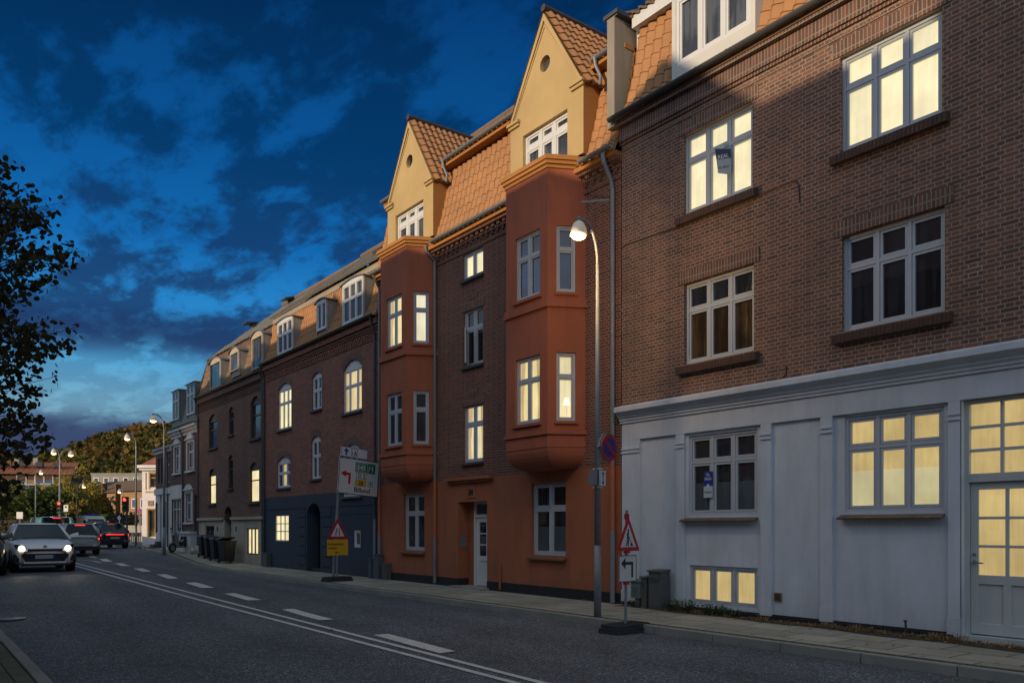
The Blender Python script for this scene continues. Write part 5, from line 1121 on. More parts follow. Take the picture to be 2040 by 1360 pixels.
def tri(fr, c, z, w_, d0, d1, rr=.0):
    h = w_ * .866; return [(c - w_ / 2, z), (c + w_ / 2, z), (c, z + h)]
def tri_sign(t, fr, z, w_, kind):
    h = w_ * .866; mb = MB(); b = .03
    mb.fpoly(fr, [(-w_ / 2 - .0, z + .02), (-w_ / 2 + .03, z), (w_ / 2 - .03, z), (w_ / 2, z + .02), (.025, z + h - .02), (-.025, z + h - .02)], -.005, .0); mb.build('red_border', sg_red, t)
    k = .68; wi_ = w_ * k; hi = wi_ * .866; zi = z + (h - hi) * .36
    mb = MB(); mb.fpoly(fr, [(-wi_ / 2, zi), (wi_ / 2, zi), (0, zi + hi)], -.009, -.0055); mb.build('white_field', sg_white, t)
    mb = MB(); d0, d1 = -.013, -.0095; s = w_ / .7
    if kind == 'work':
        P_ = lambda a, z_: (a * s, zi + z_ * s)
        mb.disc(fr, -.005 * s, zi + .30 * s, .022 * s, .022 * s, d0, d1, 12)
        for q in ([(-.015, .275), (.012, .28), (.0, .17), (-.035, .165), (-.05, .235)], [(-.035, .17), (.0, .175), (-.02, .10), (-.055, .02), (-.085, .02), (-.045, .10)], [(-.02, .17), (.005, .165), (.012, .10), (.005, .02), (-.02, .02), (-.012, .1)],
                  [(-.045, .23), (-.03, .24), (.01, .175), (.045, .165), (.042, .15), (0, .158)], [(-.005, .20), (.003, .205), (.09, .08), (.08, .075)], [(.06, .02), (.135, .02), (.115, .06), (.085, .085), (.065, .06)]): mb.fpoly(fr, [P_(*p) for p in q], d0, d1)
    else:
        P_ = lambda a, z_: (a * s, zi + z_ * s)
        mb.fpoly(fr, [P_(.035, .03), P_(.062, .03), P_(.062, .25), P_(.035, .25)], d0, d1)
        for q in ([(-.08, .03), (-.053, .03), (-.053, .11), (-.08, .12)], [(-.08, .12), (-.053, .11), (-.02, .17), (-.047, .18)], [(-.047, .18), (-.02, .17), (-.02, .26), (-.047, .26)]): mb.fpoly(fr, [P_(*p) for p in q], d0, d1)
    mb.build('pictogram', sg_black, t)
rubber = plain('recycled rubber block', (.035, .037, .04), .9, var=.5, nscale=12)
def base_block(name, x, y, z, ang, label, L_=.82, Wd=.42):
    t = thing(name, label, 'sign foot', (x, y, z)); fr = Fr((x, y, 0), ang)
    for k, (l, w_, z0, z1) in enumerate(((L_, Wd, 0.0, .065), (L_ * .93, Wd * .9, .07, .13))):
        mb = MB(); mb.prism([fr.p(-l / 2, z + z0, -w_ / 2 + .06), fr.p(-l / 2 + .08, z + z0, -w_ / 2), fr.p(l / 2 - .08, z + z0, -w_ / 2), fr.p(l / 2, z + z0, -w_ / 2 + .06), fr.p(l / 2, z + z0, w_ / 2 - .06), fr.p(l / 2 - .08, z + z0, w_ / 2), fr.p(-l / 2 + .08, z + z0, w_ / 2), fr.p(-l / 2, z + z0, w_ / 2 - .06)], (0, 0, z1 - z0))
        for q in range(-3, 4): mb.fb(fr, q * l / 8 - .012, q * l / 8 + .012, z + z1, z + z1 + .012, -w_ * .38, w_ * .38)
        mb.build('block', rubber, t, bevel=.008)
    return t
# right: road works + turn arrow on their own post
gx_, gy_, gz_ = gnd(1250, 1243, lambda x, y: Hr(x, y) + .06); gx_, gy_ = at(1246, 13.75); gz_ = -.015 if gy_ > 9.95 else -.115
bz = Hr(gx_, gy_) + .01
base_block('sign_foot', gx_, gy_, bz, 97, 'heavy rubber sign foot on the kerb below the road works sign', .95, .5)
mb = MB()
zt1 = CH + (HY - 1030) * 13.75 / FPX; zb1 = CH + (HY - 1097) * 13.75 / FPX; zb2 = CH + (HY - 1158) * 13.75 / FPX
t = thing('road_works_sign', 'red edged triangular road works sign on a rubber foot before the white shop floor', 'traffic sign', (gx_, gy_, bz))
mb.tube([(gx_, gy_, bz + .1), (gx_ - .0, gy_ + .03, zt1 + .12)], .025, 8); mb.build('post', galv, t)
ox = 0.0
fr = Fr((gx_ + .03, gy_ + .03, 0), 100); tri_sign(t, fr, zb1, .66, 'work')
mb = MB(); mb.fb(fr, -.06, .06, zb1 - .04, zb1 + .03, .0, .05); mb.fb(fr, -.04, .04, zt1 - .03, zt1 + .06, 0, .05); mb.build('clamp', sg_red, t)
t = thing('left_turn_sign', 'white plate with a black left turn arrow under the road works triangle', 'traffic sign', (gx_, gy_, zb2)); hh = zb1 - .07 - zb2; w_ = .5; fr = Fr((gx_ + .03, gy_ + .02, 0), 100)
mb = MB(); mb.fb(fr, -w_ / 2, w_ / 2, zb2, zb2 + hh, -.005, 0); mb.build('plate', sg_white, t)
mb = MB()
for q in ((-w_ / 2, w_ / 2, zb2, zb2 + .012), (-w_ / 2, w_ / 2, zb2 + hh - .012, zb2 + hh), (-w_ / 2, -w_ / 2 + .012, zb2 + .012, zb2 + hh - .012), (w_ / 2 - .012, w_ / 2, zb2 + .012, zb2 + hh - .012)): mb.fb(fr, *q, -.008, -.0052)
mb.fb(fr, .10, .15, zb2 + .07, zb2 + .335, -.009, -.0055); mb.fb(fr, -.08, .10, zb2 + .285, zb2 + .335, -.009, -.0055); mb.fpoly(fr, [(-.19, zb2 + .31), (-.07, zb2 + .215), (-.07, zb2 + .405)], -.009, -.0055); mb.build('arrow', sg_black, t)
mb = MB(); mb.fb(fr, -.06, .06, zb2 - .05, zb2 + .0, .0, .05); mb.build('clamp', sg_red, t)
# middle: lane narrows + yellow notice
T2 = 24.9; x2, y2 = at(671.5, T2); zf = lambda py: CH + (HY - py) * T2 / FPX
base_block('sign_foot', x2, y2, 0.0, 97, 'dark rubber sign foot on the pavement under the yellow notice', .9, .5)
t = thing('lane_narrows_sign', 'red edged triangular lane narrowing sign above a yellow notice beside the leaning direction sign', 'traffic sign', (x2, y2, 0)); mb = MB(); mb.tube([(x2, y2, .1), (x2 - .0, y2, zf(1036))], .028, 8); mb.build('post', galv, t)
fr = Fr((x2 + .035, y2, 0), 98); tri_sign(t, fr, zf(1072.5), .70, 'lane')
t = thing('yellow_notice', 'yellow notice plate with two lines of small black text under the lane narrowing triangle', 'sign', (x2, y2, zf(1106))); z0 = zf(1105.5); z1 = zf(1074); mb = MB(); mb.fb(fr, -.37, .37, z0, z1, -.006, 0); mb.build('plate', sg_yel, t)
mb = MB(); text(mb, 'Krydsombygning', .082, fr, -.34, z1 - .16, -.009, .002, 'LEFT', .001, .98); text(mb, 'november', .082, fr, -.34, z1 - .28, -.009, .002, 'LEFT', .001, .98); mb.disc(fr, -.05, z0 + .09, .03, .03, -.009, -.007, 10); text(mb, 'info', .05, fr, 0, z0 + .07, -.009, .002, 'LEFT'); mb.build('lettering', sg_black, t)
# leaning direction sign
T3 = 25.6; x3, y3 = at(663.5, T3); xt3, yt3 = at(679, T3)
zf3 = lambda py: CH + (HY - py) * T3 / FPX
t = thing('direction_sign', 'leaning white direction sign reading Billund with red left arrow and smaller top plate', 'direction sign', (x3, y3, 0))
mb = MB(); pt = (xt3, yt3, zf3(903)); pb = (x3, y3, -.05); mb.tube([pb, pt], .05, 10); off = Vector((RT[0], RT[1], 0)) * 1.15
mb.build('post', galv, t)
cx3, cy3 = at(714, T3 - .15); cz3 = zf3(951); wS, hS = 1.56, 1.20
TL = 4.5
frS = sface(cx3, cy3, cz3, 96, TL, T3 / 27.6)
mb = MB(); mb.fb(frS, -wS / 2, wS / 2, cz3 - hS / 2, cz3 + hS / 2, -.03, .0); mb.build('panel', sg_white, t)
def frame_of(fr, x0, x1, z0, z1, th, d0, d1, m, name, root):
    mb = MB()
    for q in ((x0, x1, z0, z0 + th), (x0, x1, z1 - th, z1), (x0, x0 + th, z0 + th, z1 - th), (x1 - th, x1, z0 + th, z1 - th)): mb.fb(fr, *q, d0, d1)
    return mb.build(name, m, root)
frame_of(frS, -wS / 2, wS / 2, cz3 - hS / 2, cz3 + hS / 2, .025, -.034, -.0305, sg_black, 'border', t)
mb = MB(); mb.fb(frS, -.16, .62, cz3 + .17, cz3 + .50, -.036, -.031); gp = mb.build('green_panel', sg_green, t)
mb = MB(); text(mb, 'E45', .235, frS, -.09, cz3 + .25, -.039, .003, 'LEFT', .004, .95)
for q in ((.37, .40), (.52, .55)): mb.fpoly(frS, [(q[0] - .02, cz3 + .22), (q[1] - .02, cz3 + .22), (q[1] + (.0 if q[0] < .45 else -.03), cz3 + .45), (q[0] + (.02 if q[0] < .45 else -.02), cz3 + .45)], -.039, -.0365)
mb.fb(frS, .37, .55, cz3 + .34, cz3 + .36, -.0395, -.037); mb.build('lettering', sg_white, gp); frame_of(frS, -.12, .32, cz3 + .20, cz3 + .47, .012, -.038, -.0362, sg_white, 'number_frame', gp)
mb = MB(); text(mb, 'O 2', .19, frS, .10, cz3 - .025, -.034, .003, 'CENTER', .004); text(mb, 'Billund', .235, frS, -.17, cz3 - .50, -.034, .003, 'LEFT', .004, 1.0); mb.build('lettering', sg_black, t); frame_of(frS, -.11, .31, cz3 - .055, cz3 + .14, .012, -.034, -.0305, sg_black, 'number_frame', t)
mb = MB(); mb.fb(frS, -.13, .29, cz3 - .285, cz3 - .085, -.036, -.031); op = mb.build('number_panel', sg_yel, t); mb = MB(); text(mb, '28', .19, frS, .08, cz3 - .255, -.039, .003, 'CENTER', .004); mb.build('lettering', sg_black, op); frame_of(frS, -.13, .29, cz3 - .285, cz3 - .085, .01, -.038, -.0362, sg_black, 'number_frame', op)
frame_of(frS,   .37, .56, cz3 - .285, cz3 - .085, .012, -.034, -.0305, sg_blue, 'airport_frame', t); mb = MB(); mb.fpoly(frS, [(.40, cz3 - .18), (.54, cz3 - .195), (.54, cz3 - .175), (.40, cz3 - .165)], -.034, -.031); mb.fpoly(frS, [(.46, cz3 - .26), (.485, cz3 - .26), (.47, cz3 - .18), (.485, cz3 - .11), (.46, cz3 - .11), (.45, cz3 - .18)], -.0345, -.0315); mb.build('airport_symbol', sg_black, t)
mb = MB(); mb.fb(frS, -.40, -.32, cz3 - .26, cz3 + .11, -.036, -.031); mb.fb(frS, -.50, -.40, cz3 + .03, cz3 + .11, -.036, -.031); mb.fpoly(frS, [(-.70, cz3 + .07), (-.50, cz3 - .04), (-.50, cz3 + .18)], -.036, -.031); mb.build('arrow', sg_red, t)
cx4, cy4 = at(705.5, T3 - .12); cz4 = zf3(902.5); frT = sface(cx4, cy4, cz4, 96, TL, T3 / 27.6)
mb = MB(); mb.fb(frT, -.52, .52, cz4 - .17, cz4 + .17, -.03, 0); tp = mb.build('top_plate', sg_white, t); frame_of(frT, -.52, .52, cz4 - .17, cz4 + .17, .016, -.034, -.0305, sg_blue, 'border', tp)
mb = MB(); mb.fb(frT, -.35, -.29, cz4 - .12, cz4 + .02, -.034, -.031); mb.fpoly(frT, [(-.42, cz4 + .01), (-.22, cz4 + .01), (-.32, cz4 + .13)], -.034, -.031); mb.build('arrow', sg_blue, tp); frame_of(frT, -.13, .11, cz4 - .12, cz4 + .12, .012, -.034, -.0305, sg_black, 'number_frame', tp)
mb = MB(); text(mb, 'A', .19, frT, .035, cz4 - .08, -.034, .003, 'CENTER', .006, .8); mb.fb(frT, -.09, -.07, cz4 - .08, cz4 + .04, -.034, -.031); mb.build('lettering', sg_black, tp)

# ------------------------------------------------------------------ cabinets, pipes, bins, scooter
cabm = plain('grey utility cabinet', (.085, .09, .092), .6, var=.35, nscale=5); cabg = plain('grimy green grey cabinet', (.12, .15, .135), .6, var=.5, nscale=5)
def cabinet(x0, x1, y0, y1, z0, z1, m, label, legs=False):
    t = thing('utility_cabinet', label, 'utility box', ((x0 + x1) / 2, y0, 0), 'utility cabinets at the foot of the white wall'); mb = MB()
    mb.box(x0, x1, y0, y1, z0, z1 - .05); mb.box(x0 + .02, x1 - .02, y0 - .008, y0, z0 + .06, z1 - .09)
    for i in range(5): mb.box(x0 + .04, x1 - .04, y0 - .016, y0 - .008, z1 - .16 - i * .022, z1 - .15 - i * .022)
    mb.build('body', m, t, bevel=.006); mb = MB(); mb.hexa([(x0 - .02, y0 - .03, z1 - .05), (x1 + .02, y0 - .03, z1 - .05), (x1 + .02, y1 + .01, z1 - .05), (x0 - .02, y1 + .01, z1 - .05), (x0 - .015, y0 - .025, z1 - .02), (x1 + .015, y0 - .025, z1 - .02), (x1 + .015, y1 + .01, z1), (x0 - .015, y1 + .01, z1)]); mb.build('lid', m, t)
    if legs: mb = MB(); mb.box((x0 + x1) / 2 - .05, (x0 + x1) / 2 + .05, y0 + .05, y1 - .02, 0, z0); mb.build('leg', m, t)
cabinet(wx(1253, 11.9), wx(1271, 11.9), 11.95, 12.22, .20, .58, cabg, 'small grimy green grey utility box on a short leg, leftmost of the three', True)
cabinet(wx(1275, 12.0), wx(1287, 12.0), 12.02, 12.24, 0, .66, cabm, 'middle grey utility cabinet between the green box and the tallest cabinet')
cabinet(wx(1291, 11.96), wx(1315, 11.96), 11.97, 12.24, 0, .80, cabm, 'tallest dark grey utility cabinet at the foot of the white wall')
def elbox(px0, px1, py, m, label):
    x0, x1 = wx(px0, 12.1), wx(px1, 12.1); t = thing('meter_box', label, 'utility box', ((x0 + x1) / 2, 12.1, 0)); mb = MB(); mb.box(x0, x1, 12.05, 12.25, 0, wz(px0, py, 12.1)); mb.build('body', m, t, bevel=.006); mb = MB(); mb.box(x0 - .01, x1 + .01, 12.03, 12.25, wz(px0, py, 12.1), wz(px0, py, 12.1) + .04); mb.build('lid', m, t)
bluebox = plain('blue grey box', (.07, .09, .12), .6, var=.3)
elbox(747, 755.5, 1105, bluebox, 'narrow blue grey meter box at the right end of the dark blue wall'); elbox(736, 741, 1114, bluebox, 'low blue grey duct box left of the narrow meter box'); elbox(763, 771, 1124, cabm, 'low dark box at the left corner of the orange house'); elbox(524, 533, 1102, cabm, 'tall thin grey box where the cream wall meets the dark blue wall')
binm = plain('black bin plastic', (.010, .011, .016), .45, var=.2, nscale=3); binl = plain('dark bin lid', (.02, .022, .03), .4)
def wheelie_bin():
    t = thing('wheelie_bin', '', 'bin', (0, 0, 0), 'wheelie bins before the cream wall'); mb = MB()
    mb.hexa([(-.23, -.24, .08), (.23, -.24, .08), (.23, .22, .08), (-.23, .22, .08), (-.30, -.33, .96), (.30, -.33, .96), (.30, .30, .96), (-.30, .30, .96)]); mb.box(-.32, .32, -.36, .33, .95, 1.0)
    for s_ in (-.18, 0, .18): mb.hexa([(s_ - .02, -.255, .12), (s_ + .02, -.255, .12), (s_ + .02, -.24, .12), (s_ - .02, -.24, .12), (s_ - .02, -.345, .9), (s_ + .02, -.345, .9), (s_ + .02, -.32, .9), (s_ - .02, -.32, .9)])
    mb.build('body', binm, t, bevel=.012); mb = MB(); mb.hexa([(-.32, -.38, 1.0), (.32, -.38, 1.0), (.32, .35, 1.0), (-.32, .35, 1.0), (-.27, -.32, 1.06), (.27, -.32, 1.06), (.29, .35, 1.09), (-.29, .35, 1.09)]); mb.build('lid', binl, t, bevel=.012)
    mb = MB(); mb.tube([(-.27, .40, 1.0), (.27, .40, 1.0)], .018, 8); mb.box(-.28, -.24, .3, .42, .98, 1.02); mb.box(.24, .28, .3, .42, .98, 1.02); mb.build('handle', binm, t)
    for s_ in (-1, 1): mb = MB(); mb.lathe([(.03, -.03), (.10, -.03), (.10, .03), (.03, .03)], (s_ * .27, .24, .10), 14, 'x'); mb.build('wheel', black, t)
    return t
b0 = wheelie_bin(); first = True
for px_, Yb, rz, lab in ((409.5, 11.78, 88, 'black wheelie bin nearest the scooter, leftmost of the four'), (421, 11.78, 84, 'black wheelie bin between the leftmost bin and the wide one'), (434, 11.7, 90, 'black wheelie bin with a domed lid, third from the left'), (452, 11.62, 96, 'black wheelie bin with its lid propped open by rubbish, rightmost of the four')):
    x = wx(px_, Yb); z = Hp(x) + .005
    if first: b = b0; b.location = (x, Yb, z); b.rotation_euler = (0, 0, R(rz)); b['label'] = lab; first = False
    else: b = dup(b0, (x, Yb, z), R(rz), lab)
lid = [c for c in b.children if c.name.startswith('lid')][0]; lid.rotation_euler = (R(0), R(0), 0); lid.location = (0, .0, .06); lid.rotation_euler = (R(-9), 0, 0)
# scooter leaning at the white plinth
def scooter(x, y, z, rz):
    t = thing('scooter', 'dark motor scooter parked against the white plinth of the slate roofed house', 'scooter', (0, 0, 0)); dk = plain('dark scooter body', (.02, .022, .025), .35, coat=.4); gr = plain('grey scooter panel', (.2, .21, .21), .4)
    for nm, cx in (('wheel', .62), ('wheel', -.60)):
        mb = MB(); n = 18; prof = [(.16, -.04), (.23, -.05), (.25, 0), (.23, .05), (.16, .04)]; mb.lathe(prof, (cx, 0, .25), 20, 'y'); w_ = mb.build(nm, black, t); mb = MB(); mb.lathe([(.15, -.045), (.155, 0), (.15, .045)], (cx, 0, .25), 12, 'y'); mb.build('rim', galv, w_)
    mb = MB(); mb.prism([(-.75, -.12, .45), (-.30, -.14, .30), (-.05, -.14, .28), (-.02, -.14, .55), (-.15, -.13, .72), (-.70, -.10, .74)], (0, .26, 0)); mb.build('rear_body', dk, t, bevel=.03)
    mb = MB(); mb.prism([(-.05, -.14, .26), (.35, -.14, .26), (.35, -.14, .31), (-.05, -.14, .33)], (0, .28, 0)); mb.prism([(.30, -.17, .28), (.42, -.17, .32), (.52, -.12, .88), (.44, -.12, .90)], (0, .32, 0)); mb.build('leg_shield', gr, t, bevel=.02)
    mb = MB(); mb.prism([(-.72, -.12, .74), (-.10, -.12, .73), (-.12, -.12, .80), (-.4, -.12, .80), (-.70, -.12, .86)], (0, .24, 0)); mb.build('seat', black, t, bevel=.03)
    mb = MB(); mb.tube([(.62, 0, .25), (.55, 0, .6), (.45, 0, 1.0)], .025, 8); mb.tube([(.42, -.32, 1.04), (.46, 0, .98), (.42, .32, 1.04)], .018, 8); mb.build('handlebar', dk, t)
    mb = MB(); mb.prism([(.45, -.09, .80), (.58, -.09, .86), (.55, -.09, 1.0), (.43, -.09, 1.02)], (0, .18, 0)); mb.build('headlight', gr, t, bevel=.02)
    mb = MB(); mb.prism([(.45, -.06, .48), (.62, -.06, .54), (.80, -.06, .46), (.78, -.06, .42), (.62, -.06, .50)], (0, .12, 0)); mb.build('front_fender', gr, t)
    for s_ in (-1, 1): mb = MB(); mb.tube([(.42, s_ * .25, 1.04), (.40, s_ * .30, 1.2)], .008, 5); mb.lathe([(.02, -.01), (.055, 0), (.02, .01)], (.40, s_ * .30, 1.23), 10, 'x'); mb.build('mirror', black, t)
    t.location = (x, y, z); t.rotation_euler = (0, 0, R(rz))
x = wx(361, 11.65); scooter(x, 11.65, Hp(x), -58)
x = wx(383, 11.9); t = thing('stone_heap', 'heap of pale broken stone slabs on the pavement beside the scooter', 'stones', (x, 11.9, Hp(x))); stone = plain('pale limestone', (.34, .35, .31), .9, var=.4, nscale=3)
for k, (dx, dy, a, l, h_) in enumerate(((0, 0, 22, .75, .30), (-.55, .1, 30, .7, .22), (.25, .15, -18, .5, .42))):
    mb = MB(); z = Hp(x); c, s_ = math.cos(R(a)), math.sin(R(a)); P_ = [(-l / 2, 0), (l / 2 * .8, -.02), (l / 2, h_ * .5), (l * .1, h_), (-l / 2 * .9, h_ * .35)]
    mb.prism([(x + dx + p * 1, 11.72 + dy, z + q) for p, q in P_], (.05, .30, .02)); mb.build('stone', stone, t, bevel=.03)

# ------------------------------------------------------------------ things in windows
zs = gw1; fr = Fr((0, W + .082, 0)); xa, xb_ = wx(1401, W + .05), wx(1418.5, W + .05); zt_, zb_ = wz(1401, 939, W + .05), wz(1401, 991, W + .05)
t = thing('for_sale_sign', 'blue and white TIL SALG sign standing in the left shop window', 'sign', (xa, W, zb_)); frA = Fr((0, W + .062, 0)); zm = zb_ + (zt_ - zb_) * .44; c_ = (xa + xb_) / 2
mb = MB(); mb.fb(frA, xa, xb_, zm, zt_, 0, .01); mb.build('blue_panel', sg_blue, t); mb = MB(); mb.fb(frA, xa, xb_, zb_, zm - .001, 0, .01); mb.build('white_panel', plain('pale blue white', (.45, .55, .6), .5), t)
k = (xb_ - xa); mb = MB(); text(mb, 'TIL', k * .34, frA, c_, zt_ - k * .42, -.003, .002, 'CENTER', .0015); text(mb, 'SALG', k * .34, frA, c_, zt_ - k * .78, -.003, .002, 'CENTER', .0015); mb.disc(frA, c_, zm + .0, k * .16, k * .2, -.003, -.001, 16); mb.build('lettering', sg_white, t)
mb = MB(); text(mb, 'Domus', k * .27, frA, c_, zm - k * .62, -.003, .002, 'CENTER'); text(mb, 'tlf 98 11', k * .15, frA, c_, zm - k * .85, -.003, .002, 'CENTER') if False else None; mb.build('lettering', sg_black, t)
frB = Fr((wx(1433, W + .03), W + .045, 0), 38); zt_, zb_ = wz(1436, 297, W), wz(1440, 345, W)
t = thing('estate_agent_sign', 'dark blue and white hanging REAL sign in the upper left lit window', 'sign', (frB.O.x, W, zb_)); h_ = zt_ - zb_; w_ = .30
frB = Fr((wx(1433, W + .03), W - .10, 0), 24)
mb = MB(); mb.fpoly(frB, [(0, zt_), (w_ * 1.0, zt_ - .07), (w_, zt_ - h_ * .5), (.03, zt_ - h_ * .46)], 0, .01); mb.build('blue_panel', plain('navy panel', (.01, .03, .09), .5), t)
mb = MB(); mb.fpoly(frB, [(.03, zt_ - h_ * .465), (w_, zt_ - h_ * .505), (w_ * 1.0, zb_ - .08), (.06, zb_)], 0, .01); mb.build('white_panel', plain('grey white panel', (.3, .36, .42), .5), t)
mb = MB(); text(mb, 'REAL', .10, frB, w_ * .52, zt_ - .21, -.003, .002, 'CENTER', .001, .9); mb.build('lettering', sg_white, t)
mb = MB(); text(mb, 'TIL SALG', .055, frB, w_ * .54, zb_ + .07, -.003, .002, 'CENTER', .0, .9); mb.build('lettering', sg_black, t)
# table lamp in the near bay window
O_, = [br[1]]; t = thing('table_lamp', 'white shaded table lamp on the sill of the right bay window', 'lamp', tuple(O_.p(.40, 4.1, .0))); mb = MB(); c = O_.p(.42, 0, .072)
mb.fpoly(O_, [(.37, 4.36), (.41, 4.36 + .17), (.49, 4.36 + .17), (.53, 4.36)], .088, .092); mb.build('lamp_shade', emit('lit lamp shade', (1, .86, .55), 1.25), t); mb = MB(); mb.fpoly(O_, [(.43, 4.1), (.47, 4.1), (.46, 4.36), (.44, 4.36)], .089, .092); mb.build('lamp_base', emit('lamp base glow', (1, .8, .45), .5), t)

# ------------------------------------------------------------------ weeds and leaves
weed = plain('weed green', (.045, .07, .03), .9, var=.4); dry = plain('dry grass', (.24, .155, .07), .9, var=.4); leafm = plain('fallen leaf', (.30, .12, .035), .8, var=.5, nscale=12)
def blades(mb, x, y, z, n, h, sp):
    for _ in range(n):
        a = rnd.uniform(0, 6.28); l = h * rnd.uniform(.5, 1.2); r = rnd.uniform(0, sp); bx_, by_ = x + r * math.cos(a), y + r * .5 * math.sin(a); dx, dy = math.cos(a) * l * rnd.uniform(.2, .9), math.sin(a) * l * .6; wv = .006
        p0 = Vector((bx_ - wv * math.sin(a), by_ + wv * math.cos(a), z)); p1 = Vector((bx_ + wv * math.sin(a), by_ - wv * math.cos(a), z)); m_ = Vector((bx_ + dx * .5, by_ + dy * .5, z + l * .7)); e = Vector((bx_ + dx, by_ + dy, z + l * .75))
        mb.poly([p0, p1, m_ + (p1 - p0) * .4, m_ - (p1 - p0) * .4]); mb.poly([m_ - (p1 - p0) * .4, m_ + (p1 - p0) * .4, e])
mb = MB()
for i in range(460):
    x = rnd.uniform(-11.3, -2.5); blades(mb, x, 12.10 + rnd.uniform(-.16, .08), 0, rnd.randint(5, 14), rnd.uniform(.03, .09) * (1.5 if math.sin(x * 4.1) + math.sin(x * 9.7) > .5 else .8), .12)
tag(mb.build('dry_weeds', dry), 'dry brown weeds along the foot of the white wall', 'weeds', kind='stuff')
for px_, s_ in ((1345, .28), (1375, .30), (1412, .26), (1436, .24), (1462, .2), (1268, .16)):
    x = wx(px_, 12.05); mb = MB(); blades(mb, x, 12.05, 0, 60, s_, .16)
    for _ in range(40):
        a = rnd.uniform(0, 6.28); r = rnd.uniform(0, .2); c = Vector((x + r * math.cos(a), 12.05 + r * .5 * math.sin(a), rnd.uniform(.02, s_ * .8))); u = Vector((rnd.uniform(-1, 1), rnd.uniform(-1, 1), rnd.uniform(-.3, .5))).normalized() * .04; v = u.cross(Vector((rnd.uniform(-1, 1), rnd.uniform(-1, 1), 1))).normalized() * .018
        mb.poly([c - u, c + v, c + u, c - v])
    o = mb.build('weed_clump', weed); tag(o, {1345: 'leafy weed clump right of the tallest cabinet', 1375: 'leafy weed clump under the left corner of the lit basement window', 1412: 'weed clump under the middle of the lit basement window', 1436: 'spiky weed clump under the lit basement window', 1462: 'low weed clump right of the spiky one below the basement window', 1268: 'small weed tuft before the utility cabinets'}[px_], 'weed', 'weed clumps at the wall foot')
mb = MB()
for _ in range(330):
    x = rnd.uniform(-14, -3); y = rnd.choice([rnd.uniform(11.8, 12.2), rnd.uniform(11.8, 12.2), rnd.uniform(9.6, 12.2)]); z = (0.012 if y > 9.96 + .13 else -.10) + rnd.uniform(0, .012); a = rnd.uniform(0, 6.28); l = rnd.uniform(.012, .034); u = Vector((math.cos(a), math.sin(a), rnd.uniform(-.3, .3))) * l; v = Vector((-math.sin(a), math.cos(a), rnd.uniform(-.2, .4))) * l * .7; c = Vector((x, y, z + .01))
    mb.poly([c - u, c - u * .2 + v, c + u * .6 + v * .6, c + u * 1.2, c + u * .5 - v * .7, c - u * .3 - v])
tag(mb.build('fallen_leaves', leafm), 'scattered brown fallen leaves on the pavement', 'leaves', kind='stuff')
lx, ly, lz = gnd(658, 1256); mb = MB(); mb.poly([(lx - .06, ly, lz + .015), (lx, ly - .04, lz + .03), (lx + .07, ly, lz + .02), (lx + .01, ly + .05, lz + .04)]); tag(mb.build('fallen_leaf', leafm), 'single tan leaf lying on the double white line', 'leaf')
lx, ly, lz = gnd(57, 1300); mb = MB(); mb.poly([(lx - .06, ly, lz + .015), (lx, ly - .04, lz + .03), (lx + .07, ly, lz + .02), (lx + .01, ly + .05, lz + .04)]); tag(mb.build('fallen_leaf', leafm), 'brown leaf lying beside the near kerb', 'leaf')
x = wx(1807, 12.2); t = MB(); t.tube([(x, 12.18, -.02), (x - .01, 12.17, .22)], .016, 6); t.lathe([(.03, 0), (.03, .02)], (x - .01, 12.17, .21), 8); tag(t.build('metal_stake', plain('rusty stake', (.06, .04, .03), .8)), 'short rusty stake standing at the black plinth', 'stake')
gx1, gy1, gz1 = gnd(15, 1233); mb = MB(); mb.disc(Fr((0, 0, 0)), 0, 0, 0, 0, 0, 0, 3) if False else None
mb.prism([(gx1 + .3 * math.cos(q * math.pi / 12), gy1 + .3 * math.sin(q * math.pi / 12), gz1 + .008) for q in range(24)], (0, 0, .008)); tag(mb.build('manhole_cover', zinc_dark), 'round dark manhole cover in the lane at the left edge', 'manhole cover')
# ------------------------------------------------------------------ cars
def paintmat(name, c): return plain(name, c, .35, .0, var=.04, coat=.7, bstr=0)
car_white = paintmat('pearl white car paint', (.88, .87, .84)); car_silver = paintmat('silver blue car paint', (.34, .41, .42)); car_dark = paintmat('black car paint', (.012, .014, .018)); car_teal = paintmat('teal van paint', (.07, .20, .21)); car_red = paintmat('dark red car paint', (.07, .02, .015))
car_glass = glassmat('car glass', (.008, .014, .018), rough=.03, ior=1.6, var=.6, curtain=(.02, .03, .032))
tyre = plain('tyre rubber', (.012, .012, .013), .8, var=.2); rimm = plain('alloy rim', (.3, .31, .32), .35, .7); tail = emit('lit tail light', (1, .03, .02), 2.6); taild = plain('red lens', (.25, .01, .01), .3); amber = emit('amber side light', (1, .42, .06), 1.6); head = emit('lit headlight', (1, .84, .58), 3.6); platem = plain('number plate', (.40, .42, .45), .5); chrome = plain('chrome', (.5, .5, .5), .15, 1.0)
